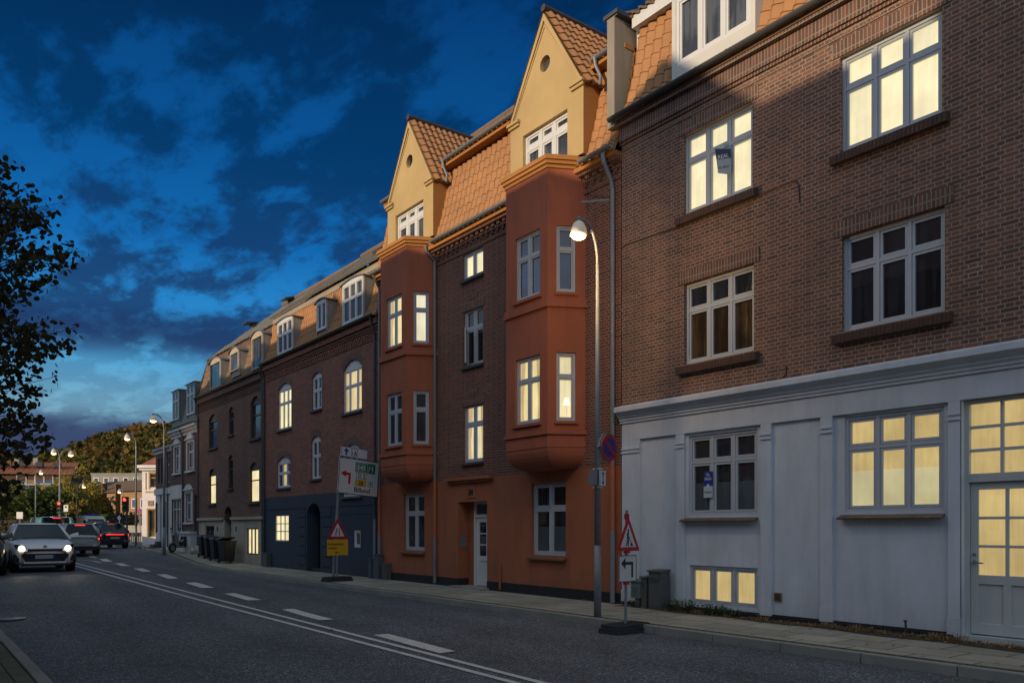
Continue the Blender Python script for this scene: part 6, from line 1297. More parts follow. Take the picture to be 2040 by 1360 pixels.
def car(kind, L_, Wd, Hh, paint, label, loc, rz, front=False, lit=True, cat='car'):
    """x forward, origin on the ground at the middle"""
    t = thing('parked_car' if not lit else 'car', label, cat, (0, 0, 0), None)
    hl, hw = L_ / 2, Wd / 2; gc = .20
    van = kind == 'van'; suv = kind == 'suv'
    belt = {'hatch': .99, 'mpv': 1.0, 'suv': 1.05, 'van': 1.15}[kind]
    # lower body: stations (x, halfwidth, z floor, z shoulder, z top)
    nose = {'hatch': .80, 'mpv': .78, 'suv': .85, 'van': .95}[kind]; bon = {'hatch': .97, 'mpv': 1.0, 'suv': 1.02, 'van': 1.15}[kind]
    st = [(-hl, .80, .38, belt * .72, belt * .86), (-hl + .06, .90, .28, belt * .80, belt * .97), (-hl + .28, .97, .22, belt * .88, belt), (-hl * .55, 1.0, gc, belt * .9, belt), (0, 1.0, gc, belt * .88, belt - .01), (hl * .42, 1.0, gc, belt * .86, bon), (hl * .70, .98, gc, nose * .98, (bon + nose) / 2 + .04), (hl - .20, .90, .20, nose * .86, nose), (hl - .05, .80, .22, nose * .74, nose * .90), (hl, .70, .28, nose * .66, nose * .80)]
    vs = []; n = 12
    for x, kw, zf_, zs_, zt_ in st:
        w_ = hw * kw; half = [(0, zf_), (w_ * .88, zf_), (w_ * .985, zf_ + .10), (w_, (zf_ + zs_) / 2), (w_ * .985, zs_), (w_ * .90, zt_ - .015), (w_ * .6, zt_ + .012), (0, zt_ + .02)]
        ring = [(x, y, z) for y, z in half] + [(x, -y, z) for y, z in half[-2:0:-1]]; vs += ring; n = len(ring)
    mb = MB(); m = len(st); mb.add(vs, [(i * n + k, i * n + (k + 1) % n, (i + 1) * n + (k + 1) % n, (i + 1) * n + k) for i in range(m - 1) for k in range(n)] + [tuple(range(n)), tuple(range(m * n - 1, (m - 1) * n - 1, -1))])
    body = mb.build('body', paint, t, smooth=True); sd = body.modifiers.new('s', 'SUBSURF'); sd.levels = 1; sd.render_levels = 2
    # greenhouse
    G_ = {'hatch': (hl * .40, hl * .02, -hl * .72, -hl * .93), 'mpv': (hl * .46, hl * .08, -hl * .80, -hl * .95), 'suv': (hl * .36, hl * .0, -hl * .62, -hl * .92), 'van': (hl * .66, hl * .38, -hl * .97, -hl * .985)}[kind]
    wf, rf_, rr, wr = G_; wb, wt = hw * .93, hw * .66 if not van else hw * .86; bz_ = belt - .02; rz_ = Hh - .05
    c8 = [(wf, wb, bz_), (wf, -wb, bz_), (wr, -wb * .97, bz_), (wr, wb * .97, bz_), (rf_, wt, rz_), (rf_, -wt, rz_), (rr, -wt * .96, rz_), (rr, wt * .96, rz_)]
    def P8(i, j, f): return tuple(Vector(c8[i]).lerp(Vector(c8[j]), f))
    mb = MB(); mb.hexa([c8[3], c8[2], c8[1], c8[0], c8[7], c8[6], c8[5], c8[4]]); gh = mb.build('windows', car_glass, t)
    gh.name = 'window'
    mb = MB()   # pillars and roof
    for a, b, r in ((0, 4, .045), (1, 5, .045), (2, 6, .07 if not van else .10), (3, 7, .07 if not van else .10)): mb.tube([c8[a], c8[b]], [r, r * .9], 6)
    mx = (rf_ + rr) / 2 + .1
    for s_ in (-1, 1): mb.tube([(mx - .05, s_ * wb, bz_), (mx - .08, s_ * wt, rz_)], .035, 6)
    if van:
        for s_ in (-1, 1): mb.hexa([(mx, s_ * (wb + .01), bz_), (wr, s_ * (wb * .97 + .01), bz_), (wr, s_ * (wb * .9), bz_), (mx, s_ * wb * .9, bz_), (mx, s_ * (wt + .02), rz_), (rr, s_ * (wt * .96 + .02), rz_), (rr, s_ * wt * .8, rz_), (mx, s_ * wt * .8, rz_)])
    rp = []
    for fx in (0, .06, .5, .94, 1):
        x = rf_ + .03 + (rr - .04 - rf_) * fx; up = .05 if 0 < fx < 1 else .0; wv = wt * (1.02 if 0 < fx < 1 else .98)
        rp.append([(x, -wv, rz_ + up * .1), (x, -wv * .8, rz_ + up * .85), (x, 0, rz_ + up * 1.2), (x, wv * .8, rz_ + up * .85), (x, wv, rz_ + up * .1)])
    vs = [p for r_ in rp for p in r_] + [(p[0], p[1], rz_ - .02) for r_ in rp for p in r_]; k = len(rp) * 5
    fs = [(i * 5 + j, i * 5 + j + 1, (i + 1) * 5 + j + 1, (i + 1) * 5 + j) for i in range(4) for j in range(4)]
    mb.add(vs, fs + [(i * 5, (i + 1) * 5, k + (i + 1) * 5, k + i * 5) for i in range(4)] + [(i * 5 + 4, (i + 1) * 5 + 4, k + (i + 1) * 5 + 4, k + i * 5 + 4) for i in range(4)])
    mb.build('roof', paint, t, smooth=True)
    # wheels
    R_ = {'hatch': .30, 'mpv': .32, 'suv': .37, 'van': .33}[kind]
    for sx in (hl * .64, -hl * .66):
        for s_ in (-1, 1):
            mb = MB(); mb.lathe([(R_ * .62, -.11), (R_ * .95, -.11), (R_, -.06), (R_, .06), (R_ * .95, .11), (R_ * .62, .11)], (sx, s_ * (hw - .12), R_), 22, 'y'); w_ = mb.build('wheel', tyre, t)
            mb = MB(); mb.lathe([(R_ * .62, -.08), (R_ * .55, -.02), (R_ * .1, -.015)], (sx, s_ * (hw - .12), R_), 16, 'y') if s_ < 0 else mb.lathe([(R_ * .62, .08), (R_ * .55, .02), (R_ * .1, .015)], (sx, s_ * (hw - .12), R_), 16, 'y')
            for q in range(5):
                a = q * 2 * math.pi / 5; c_ = (sx + R_ * .32 * math.cos(a), s_ * (hw - .035), R_ + R_ * .32 * math.sin(a)); mb.tube([(sx, s_ * (hw - .04), R_), (sx + R_ * .58 * math.cos(a), s_ * (hw - .04), R_ + R_ * .58 * math.sin(a))], .028, 5)
            mb.build('rim', rimm, w_)
            mb = MB(); n_ = 14   # black arch lip
            for q in range(n_):
                a0_, a1_ = math.pi * q / n_, math.pi * (q + 1) / n_; ro, ri = R_ + .075, R_ + .0
                mb.hexa([(sx + ro * math.cos(a0_), s_ * (hw - .03), R_ + ro * math.sin(a0_)), (sx + ro * math.cos(a1_), s_ * (hw - .03), R_ + ro * math.sin(a1_)), (sx + ri * math.cos(a1_), s_ * (hw - .03), R_ + ri * math.sin(a1_)), (sx + ri * math.cos(a0_), s_ * (hw - .03), R_ + ri * math.sin(a0_)),
                         (sx + ro * math.cos(a0_), s_ * (hw + .004), R_ + ro * math.sin(a0_)), (sx + ro * math.cos(a1_), s_ * (hw + .004), R_ + ro * math.sin(a1_)), (sx + ri * math.cos(a1_), s_ * (hw + .004), R_ + ri * math.sin(a1_)), (sx + ri * math.cos(a0_), s_ * (hw + .004), R_ + ri * math.sin(a0_))])
            mb.build('wheel_arch', black, t)
    for s_ in (-1, 1):
        mb = MB(); xm_ = wf - .12; mb.hexa([(xm_ - .05, s_ * (hw * .92), belt + .02), (xm_ + .07, s_ * (hw * .92), belt + .02), (xm_ + .09, s_ * (hw + .19), belt + .04), (xm_ - .05, s_ * (hw + .19), belt + .04), (xm_ - .04, s_ * (hw * .95), belt + .12), (xm_ + .05, s_ * (hw * .95), belt + .12), (xm_ + .06, s_ * (hw + .18), belt + .19), (xm_ - .05, s_ * (hw + .18), belt + .19)]); mb.build('mirror', paint, t, bevel=.02)
    FF = Fr((hl, 0, 0), 90)     # looking at the front: s = y
    def ff(x): return Fr((x, 0, 0), 90)
    # front parts
    def quadx(mb, pts, x0, x1): mb.prism([(x0, y, z) for y, z in pts], (x1 - x0, 0, 0))
    mb = MB(); quadx(mb, [(-.50, .33), (.50, .33), (.62, .52), (.58, .56), (-.58, .56), (-.62, .52)], hl - .10, hl + .012)
    lg = mb.build('lower_grille', black, t)
    mb = MB(); quadx(mb, [(-.45, nose - .17), (.45, nose - .17), (.45, nose - .10), (-.45, nose - .10)], hl - .10, hl + .006); mb.build('grille', black, t)
    for s_ in (-1, 1):
        mb = MB(); pts = [(s_ * .45, nose - .19), (s_ * .70, nose - .16), (s_ * .77, nose + .02), (s_ * .62, nose + .01), (s_ * .47, nose - .07)]; mb.prism([(hl - .10 - .17 * max(0, abs(y) - .45) / .3, y, z) for y, z in pts], (.075, 0, 0)); hb = mb.build('headlight', car_glass if front else rimm, t, bevel=.01)
        if front:
            mb = MB(); mb.lathe([(.085, 0), (.085, .02), (.07, .05), (.01, .065)], (hl - .055, s_ * .60, nose - .085), 14, 'x'); mb.build('lamp', head, hb)
            mb = MB(); mb.prism([(hl - .045, s_ * .46, nose - .185), (hl - .10, s_ * .66, nose - .175), (hl - .10, s_ * .66, nose - .150), (hl - .045, s_ * .46, nose - .165)], (.03, 0, 0)); mb.build('indicator', amber, hb)
            mb = MB(); quadx(mb, [(s_ * .66, .33), (s_ * .80, .36), (s_ * .80, .54), (s_ * .74, .54), (s_ * .66, .42)], hl - .26, hl - .03); mb.build('fog_light_recess', black, t)
    mb = MB(); mb.fb(ff(hl + .012), -.26, .26, .42, .53, -.018, .0) if False else quadx(mb, [(-.26, .41), (.26, .41), (.26, .52), (-.26, .52)], hl + .012, hl + .024); fp_ = mb.build('number_plate', platem, t)
    mb = MB(); quadx(mb, [(.20, .41), (.26, .41), (.26, .52), (.20, .52)], hl + .024, hl + .026); mb.build('plate_band', sg_blue, fp_)
    mb = MB(); mb.lathe([(.055, 0), (.055, .008)], (hl - .06, 0, nose - .045), 14, 'x'); bd_ = mb.build('badge', chrome, t); bd_.scale = (1, 1, 1)
    mb = MB(); quadx(mb, [(-hw * .7, .20), (hw * .7, .20), (hw * .72, .25), (-hw * .72, .25)], hl - .2, hl + .0); mb.build('lower_lip', black, t)
    mb = MB(); mb.tube([(wf + .03, -.5, bz_ + .035), (wf - .03, 0.1, bz_ + .06)], .012, 5); mb.tube([(wf + .03, .1, bz_ + .035), (wf - .03, .6, bz_ + .06)], .012, 5); mb.build('wiper', black, t)
    # rear parts
    for s_ in (-1, 1):
        zz_ = belt * .80; mb = MB(); pts = [(s_ * hw * .60, zz_ - .07), (s_ * hw * .94, zz_ - .10), (s_ * hw * .97, zz_ + .10), (s_ * hw * .75, zz_ + .10), (s_ * hw * .58, zz_ + .04)] if kind == 'mpv' else [(s_ * hw * .55, zz_ + .0), (s_ * hw * .94, zz_ - .04), (s_ * hw * .97, zz_ + .10), (s_ * hw * .55, zz_ + .07)]
        if van: pts = [(s_ * hw * .86, .95), (s_ * hw * .97, .95), (s_ * hw * .97, 1.3), (s_ * hw * .9, 1.3)]
        mb.prism([(-hl + .02 + .16 * max(0, abs(y) / hw - .6), y, z) for y, z in pts], (.12, 0, 0)); tb = mb.build('tail_light', taild, t, bevel=.01)
        if lit and not front:
            mb = MB(); mb.prism([(-hl + .01 + .16 * max(0, abs(y) / hw - .6), y * .97 + s_ * .01, z) for y, z in [(p[0] * .98 + s_ * .01, (p[1] + zz_ * 0) * 1.0) for p in ([(s_ * hw * .66, zz_ - .035), (s_ * hw * .90, zz_ - .05), (s_ * hw * .90, zz_ + .04), (s_ * hw * .70, zz_ + .05)] if not van else [(s_ * hw * .89, .97), (s_ * hw * .95, .97), (s_ * hw * .95, 1.1), (s_ * hw * .90, 1.1)])]], (.03, 0, 0)); mb.build('lamp', tail, tb)
    if lit and not front:
        mb = MB(); zb_ = rz_ - .02; mb.box(rr - .02 - .03, rr + .0, -.22, .22, zb_ - .045, zb_ - .01); mb.build('brake_light', tail, t)
    if suv: mb = MB(); mb.box(-hl - .005, -hl + .1, -hw * .56, hw * .56, belt * .80 + .015, belt * .80 + .05); mb.build('light_bar', tail, t)
    mb = MB(); quadx(mb, [(-.26, belt * .58), (.26, belt * .58), (.26, belt * .58 + .11), (-.26, belt * .58 + .11)], -hl - .025, -hl + .05); mb.build('number_plate', platem, t)
    mb = MB(); quadx(mb, [(-hw * .78, .26), (hw * .78, .26), (hw * .82, .44), (-hw * .82, .44)], -hl - .012, -hl + .12); mb.build('rear_bumper', black, t, bevel=.015)
    t.location = loc; t.rotation_euler = (0, 0, R(rz)); return t
def carpos(px, tdepth): x, y = at(px, tdepth); return x, y
x, y = carpos(76, 25.8); car('hatch', 4.0, 1.72, 1.47, car_white, 'white hatchback with lit headlights driving towards the viewer on the left', (x, y, Hr(x, y)), -1.5, front=True)
hx, hy = at(76, 23.5)
for s_ in (-.6, .6):
    l = bpy.data.lights.new('headlight_beam', 'SPOT'); l.energy = 22; l.spot_size = R(50); l.spot_blend = .8; l.color = (1, .85, .6); l.shadow_soft_size = .05; o = bpy.data.objects.new('headlight_beam', l); COL.objects.link(o); o.location = (x + 2.12, y + s_, Hr(x, y) + .66); o.rotation_euler = Vector((-1, -.03 * 0, .10)).to_track_quat('Z', 'Y').to_euler()
x, y = carpos(143, 41.0); car('mpv', 4.3, 1.80, 1.56, car_silver, 'silver blue people carrier waiting with lit brake lights behind the white hatchback', (x, y, Hr(x, y)), 183)
x, y = carpos(206, 52.0); car('suv', 4.6, 1.88, 1.60, car_dark, 'black crossover with a full width red tail light bar waiting nearest the kerb', (x, y, Hr(x, y) + .02), 186)
x, y = carpos(98, 52.5); car('van', 4.6, 1.95, 2.0, car_teal, 'teal panel van ahead of the silver people carrier', (x, y, Hr(x, y)), 183, cat='van')
x, y = carpos(-64, 23.5); car('hatch', 4.1, 1.75, 1.5, car_dark, 'dark car cut off by the left edge with a silver mirror', (x, y, Hr(x, y)), -2, lit=False)
x, y = carpos(140, 66); car('mpv', 4.3, 1.8, 1.6, car_silver, 'distant silver car whose roof shows over the people carrier', (x, y, Hr(x, y) + .0), 184, lit=False)
x, y = carpos(203, 68); car('hatch', 4.2, 1.8, 1.5, car_red, 'distant dark red car crossing behind the black crossover', (x, y, Hr(x, y) + .35), 150, lit=False)

# ambulance beyond the crossing
x, y = at(172, 84); t = thing('ambulance', 'yellow and white ambulance beyond the crossing', 'ambulance', (0, 0, 0)); amy = plain('ambulance yellow', (.55, .50, .06), .45, coat=.3); amw = plain('ambulance white', (.6, .62, .5), .45, coat=.3)
mb = MB(); mb.box(-2.6, 1.2, -1.0, 1.0, .35, 2.5); mb.prism([(1.2, -1.0, .35), (2.9, -1.0, .35), (2.9, -1.0, 1.0), (2.2, -1.0, 1.25), (1.6, -1.0, 2.2), (1.2, -1.0, 2.45)], (0, 2.0, 0)); mb.build('body', amw, t, bevel=.06)
mb = MB(); mb.box(-2.61, 2.0, -1.012, 1.012, .6, 1.15); mb.build('yellow_band', amy, t)
for s_ in (-1, 1):
    mb = MB(); mb.prism([(1.25, s_ * 1.005, 1.3), (2.05, s_ * 1.005, 1.3), (1.6, s_ * 1.005, 2.05), (1.25, s_ * 1.005, 2.05)], (0, s_ * .02, 0)); mb.build('side_window', car_glass, t)
mb = MB(); mb.prism([(2.2, -.85, 1.32), (2.2, .85, 1.32), (1.68, .8, 2.12), (1.68, -.8, 2.12)], (.05, 0, .03)); mb.build('windscreen', car_glass, t)
mb = MB(); mb.box(.7, 1.1, -.8, .8, 2.5, 2.68); mb.build('light_bar', sg_blue, t, bevel=.04)
for sx in (1.9, -1.6):
    for s_ in (-1, 1): mb = MB(); mb.lathe([(.1, -.12), (.36, -.12), (.36, .12), (.1, .12)], (sx, s_ * .9, .36), 16, 'y'); mb.build('wheel', tyre, t)
t.location = (x, y, .32); t.rotation_euler = (0, 0, R(20))

# ------------------------------------------------------------------ crossing: signals, barrier, small signs
def signal(x, y, z, hb, ang, label, lit='red', W_=.3):
    t = thing('traffic_light', label, 'traffic light', (x, y, z)); fr = Fr((x, y, 0), ang); mb = MB(); mb.tube([(x, y, z - .1), (x, y, z + hb + .9)], .06, 10); mb.build('pole', plain('dark grey signal pole', (.05, .06, .065), .6), t)
    mb = MB(); mb.fb(fr, -W_ / 2, W_ / 2, z + hb, z + hb + .95, -.28, -.07); hd = mb.build('signal_head', black, t, bevel=.02)
    for k, (nm, m_) in enumerate((('green_lens', sg_green), ('amber_lens', plain('amber lens off', (.2, .09, .01), .4)), ('red_lens', emit('red signal on', (1, .05, .03), 4.0)))):
        cz_ = z + hb + .17 + k * .3; mb = MB(); mb.disc(fr, 0, cz_, .10, .10, -.30, -.281, 16); ln = mb.build(nm, m_, hd)
        mb = MB(); pts = arc(-.125, .125, cz_, .124, 8)
        for p, q in zip(pts, pts[1:]): mb.hexa([fr.p(*p, -.42), fr.p(*q, -.42), fr.p(*q, -.28), fr.p(*p, -.28), fr.p(p[0], p[1] + .012, -.42), fr.p(q[0], q[1] + .012, -.42), fr.p(q[0], q[1] + .012, -.28), fr.p(p[0], p[1] + .012, -.28)])
        mb.build('hood', black, hd)
    return t
x, y = at(253, 52); signal(x, y, Hp(x), 2.2, 50, 'dark traffic light showing red at the end of the barrier', W_=.36)
x, y = at(120.5, 61); signal(x, y, .35, 2.3, 60, 'white edged traffic light showing red below the two armed street lamp')
barw = plain('dirty white barrier plastic', (.40, .42, .38), .7, var=.25); 
t0, t1 = at(232, 55.5), at(282, 54.0); ang = math.degrees(math.atan2(t1[1] - t0[1], t1[0] - t0[0])); Lb = math.hypot(t1[0] - t0[0], t1[1] - t0[1])
def barrier(x, y, z, a, ln, label):
    t = thing('road_barrier', label, 'barrier', (x, y, z), 'plastic barriers at the crossing'); fr = Fr((x, y, 0), a); mb = MB()
    mb.fb(fr, 0, ln, z + .74, z + 1.0, -.03, .03); mb.fb(fr, 0, ln, z + .14, z + .22, -.03, .03); k = 7
    for i in range(k): s_ = ln * (i + .5) / k; mb.fb(fr, s_ - .035, s_ + .035, z + .22, z + .74, -.02, .02)
    mb.fb(fr, .12, .22, z, z + .16, -.25, .25); mb.fb(fr, ln - .22, ln - .12, z, z + .16, -.25, .25); mb.build('frame', barw, t)
    for i in (0, 2, 4):
        mb = MB(); mb.fb(fr, ln * (i + .5) / 6, ln * (i + 1.3) / 6, z + .75, z + .99, -.034, -.0305); mb.build('red_reflector', sg_red, t)
for i in range(2): q = lerp2(t0, t1, i / 2); barrier(q[0], q[1], .30, ang, Lb / 2 - .05, ('left' if i == 0 else 'right') + ' red and white plastic barrier beside the red traffic light')
def small_sign(px, td, py, shape, label, w_=.6, h_=.6, ang=53):
    x, y = at(px, td); zc_ = CH + (HY - py) * td / FPX; t = thing('road_sign', label, 'traffic sign', (x, y, .3)); fr = Fr((x, y, 0), ang); mb = MB(); mb.tube([(x, y, .2), (x, y, zc_ + .2)], .03, 6); mb.build('post', galv, t)
    mb = MB(); m_ = {'round': sg_red, 'square': sg_white, 'rect': sg_white, 'blue': sg_blue}[shape]
    (mb.disc(fr, 0, zc_, w_ / 2, w_ / 2, -.06, -.04, 20) if shape in ('round', 'blue') else mb.fb(fr, -w_ / 2, w_ / 2, zc_ - h_ / 2, zc_ + h_ / 2, -.06, -.04)); pl = mb.build('plate', m_, t)
    if shape == 'round': mb = MB(); mb.disc(fr, 0, zc_, w_ * .36, w_ * .36, -.066, -.061, 20); mb.build('blue_disc', sg_blue, pl); mb = MB(); mb.fpoly(fr, [(-.2, zc_ + .15), (-.15, zc_ + .2), (.2, zc_ - .15), (.15, zc_ - .2)], -.07, -.067); mb.build('red_bar', sg_red, pl)
    if shape == 'square': mb = MB(); mb.disc(fr, 0, zc_ + .1, w_ * .25, w_ * .25, -.066, -.061, 16); mb.build('dark_disc', sg_black, pl)
small_sign(279, 62, 1018, 'round', 'no parking sign in front of the white corner building', .45)
small_sign(132, 66, 1012, 'square', 'white stop sign plate with a dark disc right of the left traffic light', .36, .52)
small_sign(40, 60, 1026, 'rect', 'pale rectangular road sign standing on the lawn at left', .46, .5)
small_sign(238, 66, 1031, 'blue', 'small blue and white round sign over the sacks beyond the barrier', .3)
x, y = at(245, 63); t = thing('rubble_pile', 'pile of sacks and pale rubble behind the barrier', 'rubble', (x, y, .3))
for k in range(7):
    mb = MB(); a, b, c = rnd.uniform(-1.1, 1.1), rnd.uniform(-.5, .5), rnd.uniform(.3, .5); z = .3 + (0 if k < 4 else .55); mb.lathe([(c * .5, 0), (c, c * .25), (c * .9, c * .8), (c * .4, c * 1.2)], (x + a * (.6 if k > 3 else 1), y + b, z), 9); mb.build('sack', stone, t, bevel=.02)

# ------------------------------------------------------------------ trees
import numpy as np
def leafmat(name, c, c2, trans=.25):
    if name in MC: return MC[name]
    m, t, b = newmat(name); g = N(t, 'ShaderNodeNewGeometry'); wn = N(t, 'ShaderNodeTexWhiteNoise', noise_dimensions='3D'); co = obj_co(t)
    sc = N(t, 'ShaderNodeVectorMath', operation='SCALE'); L(t, co, sc.inputs[0]); sc.inputs['Scale'].default_value = 2.5; fl = N(t, 'ShaderNodeVectorMath', operation='FLOOR'); L(t, sc.outputs[0], fl.inputs[0]); L(t, fl.outputs[0], wn.inputs['Vector'])
    n = noise(t, co, .6, 3); f = math_n(t, 'ADD', math_n(t, 'MULTIPLY', wn.outputs[0], .5), math_n(t, 'MULTIPLY', n, .5)); L(t, mixc(t, f, c, c2), b.inputs['Base Color']); b.inputs['Roughness'].default_value = .75; b.inputs['Specular IOR Level'].default_value = .2
    tr = N(t, 'ShaderNodeBsdfTranslucent'); L(t, mixc(t, f, c, c2), tr.inputs[0]); mx = N(t, 'ShaderNodeMixShader', inp={0: trans}); o = [q for q in t.nodes if q.type == 'OUTPUT_MATERIAL'][0]; L(t, b.outputs[0], mx.inputs[1]); L(t, tr.outputs[0], mx.inputs[2]); L(t, mx.outputs[0], o.inputs[0])
    MC[name] = m; return m
bark = plain('bark', (.06, .045, .035), .95, var=.4, nscale=8, fine=30, bstr=.6)
def mesh_np(name, V, nper, m, root=None):
    V = np.asarray(V, dtype=np.float32); nf = len(V) // nper; me = bpy.data.meshes.new(name); me.vertices.add(len(V)); me.vertices.foreach_set('co', V.ravel()); me.loops.add(len(V)); me.loops.foreach_set('vertex_index', np.arange(len(V), dtype=np.int32)); me.polygons.add(nf); me.polygons.foreach_set('loop_start', np.arange(0, len(V), nper, dtype=np.int32)); me.polygons.foreach_set('loop_total', np.full(nf, nper, dtype=np.int32)); me.update(); me.validate(); me.materials.append(m)
    o = bpy.data.objects.new(name, me); COL.objects.link(o)
    if root is not None: o.parent = root
    return o
def leaf_quads(P_, size, rg, droop=0.0, shape=6):
    """P_ n x 3 centres -> pointed leaf faces"""
    n = len(P_); u = rg.normal(size=(n, 3)); u[:, 2] = u[:, 2] * .7 - droop; u /= np.linalg.norm(u, axis=1)[:, None]; q = rg.normal(size=(n, 3)); v = np.cross(u, q); v /= np.linalg.norm(v, axis=1)[:, None]; s = (size * rg.uniform(.6, 1.25, n))[:, None]
    if shape == 6: pat = [(-.5, 0), (-.32, .36), (.08, .42), (.55, 0), (.08, -.42), (-.32, -.36)]
    else: pat = [(-.5, 0), (0, .5), (.5, 0), (0, -.5)]
    V = np.stack([P_ + u * s * a + v * s * b for a, b in pat], axis=1); return V.reshape(-1, 3), len(pat)
def tree(name, label, x, y, z, H_, cr, leaf, lsize, nleaf, seed, ch=None, trunk=.16, clumps=46, group=None, cat='tree', base=.35):
    rg = np.random.default_rng(seed); rr_ = random.Random(seed); t = thing(name, label, cat, (x, y, z), group); mb = MB(); ch = ch or H_ * (1 - base) / 2; cz_ = H_ - ch
    mb.tube([(0, 0, -.1), (rr_.uniform(-.1, .1), .05, H_ * .35), (rr_.uniform(-.25, .25), rr_.uniform(-.2, .2), H_ * .8)], [trunk, trunk * .75, trunk * .2], 8); C_ = []
    for k in range(clumps):
        a = rr_.uniform(0, 6.283); e = rr_.uniform(-.9, 1); r = rr_.uniform(.55, 1.0) ** .6; c = (cr * r * math.cos(a) * math.sqrt(1 - e * e * .8), cr * r * math.sin(a) * math.sqrt(1 - e * e * .8), cz_ + ch * r * e); C_.append((*c, rr_.uniform(.22, .42) * cr))
        if k % 3 == 0: zb_ = H_ * rr_.uniform(.3, .55); mb.tube([(0, 0, zb_), (c[0] * .5, c[1] * .5, (zb_ + c[2]) / 2 + .1), c[:3]], [trunk * .35, trunk * .2, trunk * .07], 5)
    tk = MB(); tk.v = [(a + x, b + y, c + z) for a, b, c in mb.v]; tk.f = mb.f; tk.build('trunk', bark, t)
    w_ = np.array([c[3] ** 2 for c in C_]); idx = rg.choice(len(C_), nleaf, p=w_ / w_.sum()); C_ = np.array(C_); d = rg.normal(size=(nleaf, 3)); d /= np.linalg.norm(d, axis=1)[:, None]; rad = rg.uniform(.35, 1, nleaf) ** .5; P_ = C_[idx, :3] + d * (C_[idx, 3] * rad)[:, None] * np.array([1, 1, .75])
    V, k = leaf_quads(P_, lsize, rg, .2, 4 if lsize > .25 else 6); mesh_np('crown', V, k, leaf, t); return t
# near tree hanging in from the left edge
lf_dark = leafmat('dark autumn leaves', (.075, .055, .022), (.035, .042, .016), .2)
def near_tree():
    rg = np.random.default_rng(5); rr_ = random.Random(5); tx, ty = at(-330, 9.6); t = thing('street_tree', 'dark leafy tree reaching in from the left edge, almost a silhouette', 'tree', (tx, ty, Hr(tx, 1.3))); mb = MB(); z0 = Hr(tx, 1.3)
    mb.tube([(tx, ty, z0 - .1), (tx + .05, ty, 1.8), (tx - .05, ty + .05, 3.6), (tx, ty, 5.6)], [.13, .10, .07, .03], 10)
    prof = [(330, 30), (370, 70), (405, 118), (430, 112), (460, 95), (500, 168), (525, 145), (560, 112), (600, 60), (650, 160), (680, 135), (700, 122), (750, 112), (780, 90), (830, 80), (855, 92), (885, 88), (910, 60), (940, 62), (965, 40)]
    P_ = []; k = 0
    for py, ex in prof:
        for j in range(9):
            td = 9.6 + rr_.uniform(-1.3, 1.5); epx = ex - (0 if j == 0 else rr_.uniform(8, 150)); epy = py + (0 if j == 0 else rr_.uniform(-26, 26))
            ax, ay = at(epx, td); az = CH + (HY - epy) * td / FPX; bx2, by2 = at(epx - rr_.uniform(120, 260), td + rr_.uniform(-.3, .3)); base_ = Vector((bx2, by2, az - rr_.uniform(.25, .7))); e = Vector((ax, ay, az)); mid = (base_ + e) / 2 + Vector((0, 0, .12))
            mb.tube([base_, mid, e], [.010, .006, .002], 4)
            for q in range(25):
                f = 1 - rr_.random() ** 1.5 * .65; p = (base_.lerp(mid, f * 2) if f < .5 else mid.lerp(e, f * 2 - 1)); sp_ = .05 + .16 * (1 - f); P_.append((p.x + rr_.gauss(0, sp_), p.y + rr_.gauss(0, sp_), p.z + rr_.gauss(0, sp_ * .8) - .02))
    for _ in range(5200):       # the rest of the crown, out of frame to the left
        a = rr_.uniform(0, 6.28); r = 2.0 * rr_.random() ** .5; zz_ = rr_.uniform(2.2, 6.4); rr2 = r * (1 - abs(zz_ - 4.0) / 3.6); P_.append((tx + rr2 * math.cos(a), ty + rr2 * math.sin(a), zz_))
    mb.build('trunk', bark, t); P_ = np.array(P_); V, k = leaf_quads(P_, .074, rg, .5, 6); V = V - np.array([tx, ty, z0]); mesh_np('crown', V, k, lf_dark, t)
near_tree()
gr1 = leafmat('dull green leaves', (.10, .13, .03), (.05, .075, .02)); gr2 = leafmat('olive leaves', (.17, .165, .035), (.09, .10, .025)); yl = leafmat('yellow autumn leaves', (.38, .28, .04), (.24, .19, .035)); orr = leafmat('rust autumn leaves', (.30, .17, .035), (.20, .13, .03))
TR = [(-8, 84, 6.2, 3.6, gr1, 'rounded green tree at the far left edge before the red roofed block'), (22, 80, 5.0, 3.2, gr1, 'dark green tree left of the far left street lamp'), (58, 86, 5.0, 3.4, gr2, 'olive tree behind the far left street lamp'), (92, 82, 5.4, 3.4, gr1, 'broad green tree between the far left lamp and the two armed lamp'), (121, 88, 5.3, 3.0, gr2, 'olive green tree directly behind the two armed street lamp'), (150, 92, 6.6, 2.8, yl, 'yellow autumn tree right of the two armed street lamp'), (178, 96, 5.6, 2.4, orr, 'rust tinged tree before the terrace of steep roofed houses')]
for k, (px_, td, H_, cr, m_, lab) in enumerate(TR): x, y = at(px_, td); tree('round_tree' if k < 5 else 'autumn_tree', lab, x, y, .2, H_, cr, m_, .34, 3000, 40 + k, trunk=.2, group='trees beyond the crossing', base=.25)
x, y = at(153, 70); tree('slim_birch', 'slim pale trunked young tree with sparse yellow leaves near the ambulance', x, y, .25, 7.0, 1.1, yl, .14, 700, 77, trunk=.07, clumps=24, base=.3)
hd = leafmat('hedge green', (.045, .055, .015), (.02, .03, .01))
